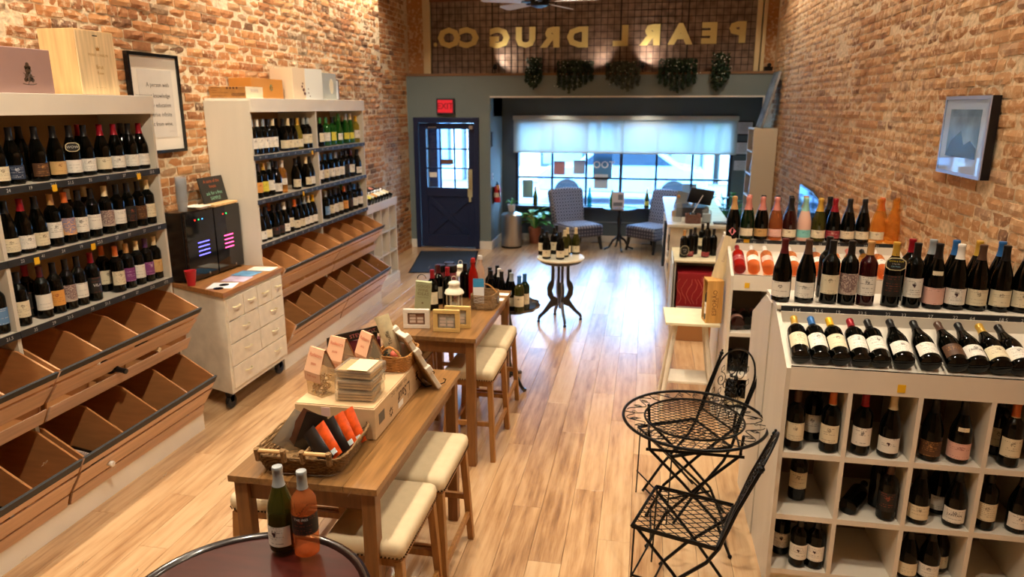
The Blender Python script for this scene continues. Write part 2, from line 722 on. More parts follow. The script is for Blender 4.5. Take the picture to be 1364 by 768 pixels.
# back partition with the door, recess with the shop window
wbk = MB()
wbk.box(XL2, -3.80, YB, YB + .25, 0, 2.83)          # left of door
wbk.box(-3.80, -2.69, YB, YB + .25, 2.18, 2.83)     # over door
wbk.box(-2.69, -2.50, YB, YB + .25, 0, 2.83)        # pier between door and recess
wbk.box(-2.50, XR, YB, YB + .12, 2.50, 2.83)        # header over recess
wbk.box(XL2, -2.50, YB + .25, 12.6, 2.18, 2.83)
struct('wall_back', wbk, grey_blue)
struct('wall_recess_left', MB().box(-2.62, -2.50, YB + .25, 12.6, 0, 2.5), grey_blue)
struct('ceiling_recess', MB().box(-2.50, XR, YB + .12, 12.72, 2.50, 2.58), grey_blue)
wfr = MB()
wfr.box(-2.62, XR, 12.6, 12.75, 0, .60)
wfr.box(-2.62, -2.26, 12.6, 12.75, .60, 2.50)
wfr.box(1.46, XR, 12.6, 12.75, .60, 2.50)
wfr.box(-2.26, 1.46, 12.6, 12.75, 2.12, 2.50)
struct('wall_window', wfr, M('window_wall_paint', '#54646e', .6, var=.05, vscale=2))
struct('wall_vestibule', MB().box(XL2, -3.86, YB + .25, 12.6, 0, 2.5), grey_blue)
struct('wall_vestibule_right', MB().box(-2.64, -2.622, YB + .25, 12.6, 0, 2.5), grey_blue)
# white rail under the header and baseboards
struct('trim_1', MB().box(-2.50, 1.74, YB - .02, YB, 2.49, 2.515), trim_white)
struct('trim_2', MB().box(1.72, 1.74, YB - .02, YB, 2.30, 2.49), trim_white)
struct('trim_3', MB().box(-2.48, 1.80, 12.575, 12.6, .355, .37), M('rail_paint', '#7b868c', .5))
struct('baseboard_back', MB().box(-2.69, -2.485, YB - .018, YB, 0, .14).box(-2.50, -2.482, YB, 12.58, 0, .14).box(-2.48, XR, 12.582, 12.6, 0, .12).box(-3.90, -3.80, YB - .018, YB, 0, .14), trim_white)

# glass that lets daylight straight through, with a faint sheen
gt = NT('window_glass')
mx = gt.n('MixShader', i_0=.07)
tr = gt.n('BsdfTransparent')
tr.inputs[0].default_value = (.93, .97, 1, 1)
gl = gt.n('BsdfGlossy', i_1=.02) if False else gt.n('BsdfGlossy')
gl.inputs['Roughness'].default_value = .02
gt.l(tr.outputs[0], mx.inputs[1])
gt.l(gl.outputs[0], mx.inputs[2])
gt.l(mx.outputs[0], gt.t.nodes['Material Output'].inputs[0])
window_glass = gt.m

# door
dframe = struct('door_1', MB().box(-3.80, -3.725, YB - .03, YB + .12, 0, 2.18).box(-2.765, -2.69, YB - .03, YB + .12, 0, 2.18).box(-3.725, -2.765, YB - .03, YB + .12, 2.09, 2.18), navy, bevel=.006)
leaf = MB()
ly0, ly1 = YB + .02, YB + .065
leaf.box(-3.72, -3.60, ly0, ly1, .02, 2.085)
leaf.box(-2.88, -2.77, ly0, ly1, .02, 2.085)
leaf.box(-3.60, -2.88, ly0, ly1, 1.99, 2.085)
leaf.box(-3.60, -2.88, ly0, ly1, .88, 1.03)
leaf.box(-3.60, -2.88, ly0, ly1, .02, .22)
leaf.box(-3.60, -2.88, ly0 + .02, ly1 - .008, .22, .88)
obj('door_leaf', leaf, navy, dframe, bevel=.004)
obj('cross_brace', MB().bar((-3.58, ly0 + .012, .25), (-2.90, ly0 + .012, .85), .085, .022, up=(0, 1, 0)).bar((-3.58, ly0 + .010, .85), (-2.90, ly0 + .010, .25), .085, .022, up=(0, 1, 0)), navy, dframe, bevel=.003)
for i in range(3):
    for j in range(3):
        a, b = -3.60 + i * .24, 1.03 + j * .32
        obj('pane', MB().box(a + .012, a + .228, ly0 + .02, ly0 + .025, b + .012, b + .308), window_glass, dframe)
obj('muntin', MB().box(-3.372, -3.348, ly0 + .005, ly1 - .005, 1.03, 1.99).box(-3.132, -3.108, ly0 + .005, ly1 - .005, 1.03, 1.99).box(-3.60, -2.88, ly0 + .005, ly1 - .005, 1.338, 1.362).box(-3.60, -2.88, ly0 + .005, ly1 - .005, 1.658, 1.682), navy, dframe)
hp = tag(obj('handle_plate', MB().box(-2.895, -2.815, ly0 - .012, ly0, .88, 1.34).tube([(-2.855, ly0 - .01, 1.02), (-2.855, ly0 - .05, 1.04), (-2.855, ly0 - .05, 1.22), (-2.855, ly0 - .01, 1.24)], .010, 8).box(-2.875, -2.835, ly0 - .03, ly0, .80, .88), M('pale_brass', '#d8cfa0', .35, metal=.5), dframe, bevel=.003), 'pale brass handle plate')
obj('door_closer', MB().box(-2.85, -2.79, ly0 - .05, ly0, 1.99, 2.05).bar((-2.86, ly0 - .03, 1.99), (-2.93, ly0 - .05, 1.93), .018, .012), steel, dframe)
obj('threshold', MB().box(-3.72, -2.77, YB - .04, YB + .1, 0, .018), steel, dframe)
obj('kick_label', MB().box(-3.56, -3.42, ly0 - .002, ly0, 2.01, 2.03), steel, dframe)
tag(obj('notice_card', MB().box(-3.36, -3.14, ly0 + .012, ly0 + .015, 1.42, 1.50), M('brown_card', '#6a4a3a', .7), dframe), 'small brown card taped on the glass')
obj('glass_notice', MB().box(-3.56, -3.43, ly0 + .012, ly0 + .015, 1.20, 1.28), paper, dframe)

# exit sign
ex = thing('exit_sign', 'red lit exit sign in a dark frame above the navy door', 'sign', (-3.235, YB - .03, 2.355))
obj('sign_frame', MB().box(-.15, .15, -.03, .03, -.125, .125), M('exit_frame', '#2a2a33', .5), ex, bevel=.006)
obj('sign_face', MB().box(-.125, .125, -.035, -.03, -.10, .10), M('exit_red', '#b81f2c', .5, emit='#d0202c', es=.35), ex)
obj('lettering', None or MB(), None, ex) if False else link('lettering', text_mesh(text_on(MB(), 'EXIT', .135, (0, -.037, 0), (1, 0, 0), (0, 0, 1), bold=.01), 'lettering'), M('exit_letter', '#7a1018', .5, emit='#6a0c14', es=.2), ex)

# shop window
wy = 12.66
W = struct('window_1', MB().box(-2.26, -2.21, wy - .06, wy + .06, .60, 2.12).box(1.41, 1.46, wy - .06, wy + .06, .60, 2.12).box(-2.21, 1.41, wy - .06, wy + .06, .60, .655).box(-2.21, 1.41, wy - .06, wy + .06, 2.07, 2.12), M('window_frame_dark', '#1c2330', .4), bevel=.004)
xs = [-2.21 + i * 3.62 / 6 for i in range(7)]
zs = [.655, 1.13, 1.60, 2.07]
for i in range(6):
    for j in range(3):
        obj('pane', MB().box(xs[i] + .014, xs[i + 1] - .014, wy - .003, wy + .003, zs[j] + .012, zs[j + 1] - .012), window_glass, W)
for i in range(1, 6):
    wdt = .026 if i == 3 else .018
    obj('mullion', MB().box(xs[i] - wdt, xs[i] + wdt, wy - .03, wy + .03, .655, 2.07), MATS['window_frame_dark'], W)
for j in (1, 2):
    obj('transom_bar', MB().box(-2.21, 1.41, wy - .026, wy + .026, zs[j] - .016, zs[j] + .016), MATS['window_frame_dark'], W)
obj('window_sill', MB().box(-2.30, 1.50, 12.44, 12.60, .60, .645), MATS['window_frame_dark'], W, bevel=.004)

# roller shade drawn over the top row of panes
st = NT('shade_cloth')
mx = st.n('MixShader', i_0=.24)
m2 = st.n('MixShader', i_0=.45)
df = st.n('BsdfDiffuse')
df.inputs[0].default_value = (.72, .76, .74, 1)
tl = st.n('BsdfTranslucent')
tl.inputs[0].default_value = (.40, .44, .38, 1)
tr = st.n('BsdfTransparent')
st.l(df.outputs[0], m2.inputs[1])
st.l(tl.outputs[0], m2.inputs[2])
st.l(m2.outputs[0], mx.inputs[1])
st.l(tr.outputs[0], mx.inputs[2])
st.l(mx.outputs[0], st.t.nodes['Material Output'].inputs[0])
for a, b, lb in ((-2.29, -.375, 'pale roller shade over the left half of the shop window'), (-.37, 1.50, 'pale roller shade over the right half of the shop window')):
    sh = thing('roller_shade', lb, 'shade', (a, 12.56, 2.14))
    obj('shade_fabric', MB().box(0, b - a, -.001, .001, -.56, 0), st.m, sh)
    obj('shade_roller', MB().box(-.01, b - a + .01, -.035, .03, -.01, .06), M('shade_rail', '#b9bdb8', .5), sh, bevel=.008)
    obj('hem_bar', MB().box(0, b - a, -.008, .008, -.575, -.555), M('shade_rail', '#b9bdb8', .5), sh)

# transom over the ledge: prism-glass tiles with the mirrored shop lettering
ty = 11.74
tt = NT('prism_glass')
g2 = tt.n('NewGeometry')
n = tt.n('TexNoise', i_Scale=1.3, i_Detail=3.0)
tt.l(g2.outputs['Position'], n.inputs[0])
vn = tt.n('TexNoise', i_Scale=11.0, i_Detail=0.0)
tt.l(g2.outputs['Position'], vn.inputs[0])
c0 = tt.ramp(n.outputs[0], [(.3, (.10, .062, .045)), (.5, (.17, .105, .075)), (.72, (.23, .16, .13))])
c1 = tt.mix(.35, c0, tt.ramp(vn.outputs[0], [(.3, (.06, .035, .025)), (.7, (.34, .24, .19))]))
tt.l(c1, tt.b.inputs['Base Color'])
tt.b.inputs['Roughness'].default_value = .38
T = struct('window_2', MB().box(-3.50, 1.55, ty, ty + .05, 2.87, 4.0), tt.m)
gb = MB()
k = 0
x = -3.50
while x < 1.56:
    wv = .010 if k % 10 == 0 else .004
    gb.box(x - wv, x + wv, ty - .008, ty, 2.87, 3.98)
    x += .1015
    k += 1
k = 0
z = 2.87
while z < 3.98:
    gb.box(-3.5, 1.55, ty - .006, ty, z - .004, z + .004)
    z += .1015
o = obj('glazing_bars', gb, M('lead_came', '#1c1412', .6), T)
o['kind'] = 'stuff'
gold = M('gold_leaf', '#cdb978', .5)
for ch, x, zc in (('P', 1.30, 3.42), ('E', .885, 3.415), ('A', .45, 3.41), ('R', .02, 3.405), ('L', -.44, 3.40), ('D', -1.115, 3.39), ('R', -1.53, 3.395), ('U', -1.945, 3.40), ('G', -2.37, 3.40), ('C', -2.87, 3.41), ('O', -3.20, 3.41)):
    tag(link('letter', text_mesh(text_on(MB(), ch, .385, (x, ty - .012, zc), (-1, 0, 0), (0, 0, 1), bold=.06, sx=1.15), 'letter'), gold, T), 'gold letter %s painted in reverse' % ch)
tag(link('letter', text_mesh(text_on(MB(), '.', .385, (-3.43, ty - .012, 3.42), (-1, 0, 0), (0, 0, 1), bold=.022), 'letter'), gold, T), 'gold full stop after the letters')
struct('trim_4', MB().box(-3.62, -3.50, ty - .07, ty + .05, 2.83, CEIL), M('cream_trim', '#cdb98f', .5))
struct('trim_5', MB().box(1.55, 1.62, ty - .07, ty + .05, 2.83, CEIL).box(1.64, 1.69, ty - .09, ty + .05, 2.83, CEIL), M('cream_trim', '#cdb98f', .5))
struct('trim_6', MB().box(XL2, XR, YB - .01, ty + .1, 2.83, 2.868), M('ledge_wood', '#7a5a40', .6))
struct('trim_7', MB().box(-3.5, 1.55, ty - .07, ty + .05, 3.97, 4.08), M('header_wood', '#6b3b22', .5))
struct('wall_upper', MB().box(XL2, -3.62, ty, ty + .12, 2.868, CEIL).box(1.69, XR, ty, ty + .12, 2.868, CEIL).box(-3.62, 1.69, ty, ty + .12, 4.08, CEIL), MATS['brick_left_joined'])
struct('wall_front_upper', MB().box(XL2 - .2, XR + .2, 12.76, 12.9, 2.5, CEIL + .1).box(XL2 - .2, -3.86, 12.6, 12.76, 0, 2.5), M('facade', '#8a7a6a', .8))
struct('wall_storefront', MB().box(-3.86, -3.70, 12.6, 12.75, 0, 2.5).box(-2.80, -2.64, 12.6, 12.75, 0, 2.5), navy)

# ------------------------------------------------------------------ outside
struct('ground', MB().box(-30, 30, 12.9, 60, -.2, -.12), M('street', '#8f9aa3', .9, var=.1, vscale=.8, coords='Object'))
struct('pavement', MB().box(-30, 30, 12.9, 16.5, -.12, -.02), M('pavement', '#b5b9ba', .9))


def street_building(x0, x1, h, col, label, nwin, sign=None, y=24.0):
    b = thing('shop_building', label, 'building', ((x0 + x1) / 2, y, -.1))
    hw = (x1 - x0) / 2
    obj('wall', MB().box(-hw, hw, 0, 3, 0, h), M('facade_' + col, col, .8), b)
    obj('cornice', MB().box(-hw - .05, hw + .05, -.2, .1, h - .3, h), M('facade_trim', '#c9ccd0', .7), b)
    wd = 2 * hw / nwin
    for i in range(nwin):
        f = obj('shop_window', MB().box(-hw + i * wd + .35, -hw + (i + 1) * wd - .35, -.05, .0, .5, 2.4), M('far_frame', '#3a4a58', .5), b)
        obj('pane', MB().box(-hw + i * wd + .45, -hw + (i + 1) * wd - .45, -.07, -.05, .6, 2.3), M('far_glass', '#7fa9c4', .1), f)
    obj('awning', MB().prism([(-1.0, 2.55), (0, 3.1), (0, 2.5), (-1.0, 2.45)], -hw + .3, hw - .3, 'x'), M('awning_' + col, '#6d8aa8', .7), b)
    return b


street_building(-13, -6.2, 3.7, '#c9d4da', 'pale grey shop building across the street, seen through the door', 3)
street_building(-6.0, -1.6, 3.4, '#dfe3e0', 'white shop building across the street, left in the window', 2)
street_building(-1.4, 2.2, 4.0, '#9fc0cc', 'blue green shop building across the street, centre of the window', 2)
street_building(2.4, 9, 3.3, '#d9d2c4', 'cream shop building across the street, right in the window', 3)


def leafy(name, label, cat, loc, trunk_h, crown, n, size, col, rng, group=None):
    t = thing(name, label, cat, loc, 0, group)
    if trunk_h:
        obj('trunk', MB().tube([(0, 0, 0), (.03, 0, trunk_h)], [.12, .07], 8), M('bark', '#5a4636', .9), t)
    mb = MB()
    for k in range(n):
        u = Vector((rng.gauss(0, 1), rng.gauss(0, 1), rng.gauss(0, 1))).normalized() * (rng.random() ** .4)
        p = Vector((u.x * crown[0], u.y * crown[1], trunk_h + crown[2] + u.z * crown[2]))
        e = Euler((rng.uniform(0, 6), rng.uniform(0, 6), rng.uniform(0, 6))).to_matrix()
        mb.add([p + e @ Vector(q) * size for q in ((-.5, 0, 0), (0, .3, .08), (.5, 0, 0), (0, -.3, .08))], [(0, 1, 2, 3)])
    f = obj('foliage', mb, col, t)
    f['kind'] = 'stuff'
    return t


leaf_out = M('street_leaf', '#8fb56a', .6)
rg = random.Random(11)
leafy('street_tree', 'green street tree outside, right side of the shop window', 'tree', (2.6, 18.5, -.02), 1.5, (1.5, 1.2, 1.3), 900, .26, leaf_out, rg)
car = thing('parked_car', 'pale blue parked car seen low through the shop window', 'car', (-.6, 19.3, -.12))
obj('car_body', MB().prism([(-2.1, .35), (-2.15, .75), (-1.9, .95), (-1.2, 1.0), (-.7, 1.42), (.9, 1.42), (1.5, 1.0), (2.1, .9), (2.2, .5), (2.15, .3)], -.85, .85, 'y'), M('car_paint', '#8fb2c9', .25, coat=.6), car, bevel=.04)
obj('side_window', MB().prism([(-1.0, 1.03), (-.62, 1.34), (.85, 1.34), (1.3, 1.03)], -.87, -.85, 'y'), M('car_glass', '#2d3c48', .08), car)
for xx in (-1.35, 1.35):
    obj('wheel', MB().lathe([(.32, -.1), (.34, -.06), (.34, .06), (.32, .1)], 18, mtx=Matrix.Translation((xx, -.78, .33)) @ Matrix.Rotation(PI / 2, 4, 'X')), M('tyre', '#15171a', .8), car)
# things stood in the shop window
for x0, x1, z1_, col, lb in ((-1.62, -1.30, .93, '#8a6f62', 'brown card box standing in the shop window by the left armchair'), (.18, .38, .86, '#5d6470', 'small grey framed notice standing in the shop window')):
    tag(obj('window_card', MB().box(x0, x1, 12.50, 12.54, .646, z1_), M('card_' + col, col, .8), bevel=.003), lb, 'card')
for i, (x0, x1, z0_, z1_, lb) in enumerate(((-1.58, -1.38, 1.18, 1.42, 'pinkish notice taped inside the window, second column of panes'), (-1.23, -1.03, 1.2, 1.44, 'pale blue notice taped inside the window, second column right side'), (-.86, -.62, .95, 1.2, 'white paper notice in the window above the round dark table'), (-2.14, -1.95, .76, 1.08, 'greenish notice in the lowest left pane of the window'), (.66, .9, .90, 1.06, 'pale blue notice taped low in the window right of centre'))):
    tag(obj('window_notice', MB().box(x0, x1, wy - .012, wy - .008, z0_, z1_), M('notice_%d' % i, ('#b9848a', '#a7b7cf', '#c4d2de', '#8fb7b4', '#9fc2d6')[i], .8)), lb, 'notice')
dec = thing('window_decal', 'large pale block with white lettering on the outside of the window', 'decal', (-.72, wy - .007, 1.36))
obj('decal_panel', MB().box(-.16, .16, -.001, .001, -.22, .22), M('decal_blue', '#4e86b4', .6), dec)
link('lettering', text_mesh(text_on(MB(), 'TOO', .17, (.02, -.003, 0), (-1, 0, 0), (0, 0, 1), bold=.01), 'lettering'), M('decal_white', '#eef4f6', .6), dec)

# ------------------------------------------------------------------ bottles
GLASS = {
    'dark': M('glass_dark', '#030403', .05, spec=.32), 'wine': M('glass_wine', '#2a0508', .06), 'olive': M('glass_olive', '#3a3a10', .06, trans=.35),
    'green': M('glass_green', '#1f5a1c', .06, trans=.3), 'dkgreen': M('glass_dark_green', '#0c1c0d', .06), 'yellow': clear_mat('glass_yellow', '#e8dc80', '#a8963a', .45),
    'amber': clear_mat('glass_amber', '#fbe0a8', '#d89848', .24), 'rose': clear_mat('glass_rose', '#fbcfa6', '#d07c48', .27), 'rosedark': M('glass_rose_dark', '#2a0d0a', .06),
    'palepink': M('glass_pale_pink', '#dcb3a0', .25), 'red': clear_mat('glass_red', '#e04a38', '#a81c12', .6), 'aqua': clear_mat('glass_aqua', '#60c8d0', '#2f9ea6', .4), 'clear': clear_mat('glass_clear', '#eef2f4', '#c8d0d4', .22),
}
CAPC = {'black': '#0d0d0f', 'red': '#8d1220', 'darkred': '#4a1016', 'orange': '#c8652a', 'tan': '#b48a56', 'gold': '#c39a3c', 'white': '#dcd9d2', 'grey': '#9aa3a8', 'blue': '#2d66a6', 'yellow': '#dfae1e', 'purple': '#4a2a55', 'brown': '#4a3226', 'pink': '#cf8478', 'mint': '#8fc7b8', 'green': '#3f7a35', 'cream': '#d3c29c', 'clear': '#d8cfc0'}
CAPM = {k: M('foil_' + k, v, .32, metal=.25 if k in ('gold', 'grey', 'blue', 'red', 'yellow', 'pink', 'mint') else 0) for k, v in CAPC.items()}
LABC = {'cream': ('#ddd2b4', '#6b5a44'), 'white': ('#e4e0d6', '#4b4744'), 'tan': ('#cba66c', '#6e3b20'), 'navy': ('#26344d', '#c9ced6'), 'orange': ('#d99a4a', '#8d2a1c'), 'purple': ('#7d3a78', '#d8c0d4'), 'pink': ('#dcb0a2', '#9a5a52'), 'black': ('#15130f', '#8c3b22'), 'brown': ('#4d2f17', '#c08a4a'), 'blue': ('#5d86b4', '#e6e6e0'), 'yellow': ('#dccf4a', '#5a5a2a'), 'picture': ('#d9a878', '#3f6aa8'), 'patterned': ('#b9a79a', '#5b3a44'), 'gold': ('#b58e55', '#4f3117'), 'red': ('#8e2430', '#e0c8b8'), 'aqua': ('#7cc4c0', '#3f8a8c')}


def label_mat(key, c0, c1):
    t = NT('paper_label_' + key)
    tc = t.n('TexCoord')
    oi = t.n('ObjectInfo')
    sep = t.n('SeparateXYZ')
    t.l(tc.outputs['UV'], sep.inputs[0])
    u, v = sep.outputs[0], sep.outputs[1]
    rnd = t.math('MULTIPLY', oi.outputs['Random'], 50.0)
    # rows of small print
    rows = t.math('MULTIPLY', v, 9.0)
    fr = t.math('FRACT', rows)
    inrow = t.math('MULTIPLY', t.math('GREATER_THAN', fr, .3), t.math('LESS_THAN', fr, .62))
    cmb = t.n('CombineXYZ')
    t.l(t.math('MULTIPLY', u, 26.0), cmb.inputs[0])
    t.l(t.math('FLOOR', rows), cmb.inputs[1])
    t.l(rnd, cmb.inputs[2])
    nz = t.n('TexNoise', i_Scale=1.0, i_Detail=0.0)
    t.l(cmb.outputs[0], nz.inputs[0])
    letters = t.math('GREATER_THAN', nz.outputs[0], .5)
    # whole rows kept or dropped, margins
    cm2 = t.n('CombineXYZ')
    t.l(t.math('FLOOR', rows), cm2.inputs[1])
    t.l(rnd, cm2.inputs[2])
    wn_ = t.n('TexWhiteNoise')
    t.l(cm2.outputs[0], wn_.inputs[0])
    keep = t.math('GREATER_THAN', wn_.outputs[0], .45)
    cu = t.math('ABSOLUTE', t.math('SUBTRACT', u, .5))
    marg = t.math('LESS_THAN', cu, t.math('ADD', .14, t.math('MULTIPLY', wn_.outputs[0], .22)))
    mask = t.math('MULTIPLY', t.math('MULTIPLY', inrow, letters), t.math('MULTIPLY', keep, marg))
    # crest blob in the upper middle
    dv = t.math('SUBTRACT', v, .7)
    d = t.math('SQRT', t.math('ADD', t.math('MULTIPLY', t.math('MULTIPLY', cu, cu), 1.6), t.math('MULTIPLY', dv, dv)))
    cm3 = t.n('CombineXYZ')
    t.l(t.math('MULTIPLY', u, 14.0), cm3.inputs[0])
    t.l(t.math('MULTIPLY', v, 14.0), cm3.inputs[1])
    t.l(rnd, cm3.inputs[2])
    nb = t.n('TexNoise', i_Scale=1.0, i_Detail=3.0)
    t.l(cm3.outputs[0], nb.inputs[0])
    th = .12
    if key in ('picture', 'patterned'):
        th = .6
    crest = t.math('MULTIPLY', t.math('LESS_THAN', d, th), t.math('GREATER_THAN', nb.outputs[0], .47))
    crest = t.math('MULTIPLY', crest, t.math('GREATER_THAN', oi.outputs['Random'], .0 if th > .5 else .35))
    tot = t.math('MAXIMUM', t.math('MULTIPLY', mask, .7), t.math('MULTIPLY', crest, .75))
    col = t.mix(tot, hexc(c0), hexc(c1))
    t.l(col, t.b.inputs['Base Color'])
    t.b.inputs['Roughness'].default_value = .6
    return t.m


LABM = {k: label_mat(k, *v) for k, v in LABC.items()}
PROF = {
    'bd': [(.028, .0), (.0365, .004), (.0375, .012), (.0375, .185), (.0365, .198), (.031, .212), (.022, .224), (.0165, .234), (.0145, .246), (.0138, .285), (.0148, .288), (.0148, .297), (.0135, .300)],
    'bg': [(.030, .0), (.040, .004), (.0415, .014), (.0415, .135), (.0405, .150), (.036, .172), (.029, .196), (.022, .220), (.0168, .240), (.0145, .256), (.0140, .285), (.0150, .288), (.0150, .297), (.0138, .300)],
    'ch': [(.032, .0), (.0425, .004), (.044, .016), (.044, .125), (.042, .150), (.036, .182), (.028, .214), (.021, .240), (.0165, .262), (.0150, .285), (.0165, .290), (.0172, .300), (.0165, .312), (.013, .318)],
    'hk': [(.028, .0), (.0365, .004), (.0375, .012), (.0375, .140), (.036, .160), (.030, .196), (.022, .236), (.0165, .270), (.0140, .300), (.0138, .320), (.0148, .322), (.0148, .330), (.0135, .333)],
}
PROF['bgw'] = PROF['bg']
PROF['bdc'] = PROF['bd']
PROF['bdw'] = PROF['bd']
LABZ = {'bd': (.050, .140, 2.5), 'bg': (.026, .100, 2.4), 'bgw': (.022, .100, 3.6), 'bdc': (.085, .155, 3.4), 'bdw': (.012, .062, 3.6), 'ch': (.028, .085, 2.5), 'hk': (.05, .12, 2.2)}
CAPZ = {'bd': .238, 'bg': .232, 'bgw': .232, 'bdc': .240, 'bdw': .238, 'ch': .222, 'hk': .262}
_bm = {}
for _k in ('bd', 'bg', 'ch', 'hk'):
    PROF[_k][:] = [(r_ * 1.12, z_) for r_, z_ in PROF[_k]]


def prof_r(ty, z):
    p = PROF[ty]
    for (r0, z0), (r1, z1) in zip(p, p[1:]):
        if z0 <= z <= z1:
            return r0 + (r1 - r0) * (z - z0) / max(1e-6, z1 - z0)
    return p[-1][0]


def arc_label(r, z0, z1, ang, n=14, gap=.0007):
    """curved sheet in front (-y) of a bottle, with uvs"""
    vs = []
    uv = []
    for i in range(n + 1):
        a = (i / n - .5) * ang
        for z, vv in ((z0, 0), (z1, 1)):
            vs.append(((r + gap) * math.sin(a), -(r + gap) * math.cos(a), z))
            uv.append((i / n, vv))
    fs = [(2 * i, 2 * i + 2, 2 * i + 3, 2 * i + 1) for i in range(n)]
    me = bpy.data.meshes.new('label')
    me.from_pydata(vs, [], fs)
    ul = me.uv_layers.new()
    for lp in me.loops:
        ul.data[lp.index].uv = uv[lp.vertex_index]
    me.polygons.foreach_set('use_smooth', [True] * len(me.polygons))
    return me


def bent_text(s, size, r, zc, dx=0., bold=0., rot=0):
    v, f = text_geo(s, size, 'CENTER', bold)
    out = []
    for p in v:
        px_, py_ = p.x, p.y
        if rot:
            px_, py_ = px_ * math.cos(rot) - py_ * math.sin(rot), px_ * math.sin(rot) + py_ * math.cos(rot)
        a = (px_ + dx) / r
        out.append(((r + .0014) * math.sin(a), -(r + .0014) * math.cos(a), zc + py_))
    me = bpy.data.meshes.new('lettering')
    me.from_pydata(out, [], f)
    return me


def shared(key, fn, mat):
    if key not in _bm:
        me = fn()
        me.materials.append(mat)
        _bm[key] = me
    return _bm[key]


tag_black = M('tag_black', '#14120f', .6)
tag_edge = M('tag_edge', '#d8cfa6', .6)


def shelf_tag(parent, r, z, lines, wdt=.075, hgt=.045):
    """scalloped chalk tag hung on a bottle's shoulder"""
    def blob(w_, h_, y):
        pts = []
        for k in range(24):
            a = 2 * PI * k / 24
            q = 1 + .07 * math.cos(4 * a)
            pts.append((w_ / 2 * q * math.copysign(abs(math.cos(a)) ** .45, math.cos(a)), z + h_ / 2 * q * math.copysign(abs(math.sin(a)) ** .45, math.sin(a))))
        return MB().prism(pts, y, y + .0015, 'y')
    t_ = tag(obj('chalk_tag', blob(wdt, hgt, -r - .012), tag_edge, parent), 'small black scalloped chalk tag with cream edge')
    obj('tag_face', blob(wdt - .007, hgt - .007, -r - .0128), tag_black, t_)
    for i, (s, sz, c, dz) in enumerate(lines):
        link('lettering', text_mesh(text_on(MB(), s, sz, (0, -r - .0134, z + dz), (1, 0, 0), (0, 0, 1)), 'lettering'), M('chalk_' + c, {'white': '#d8d8d0', 'yellow': '#e8d23a', 'blue': '#8fc3d8'}[c], .8), t_)
    obj('tag_hook', MB().tube([(.0, -r - .011, z + hgt / 2 - .004), (0, -r + .004, z + hgt / 2 + .012), (0, -.012, z + hgt / 2 + .02)], .0009, 4), black_iron, parent)


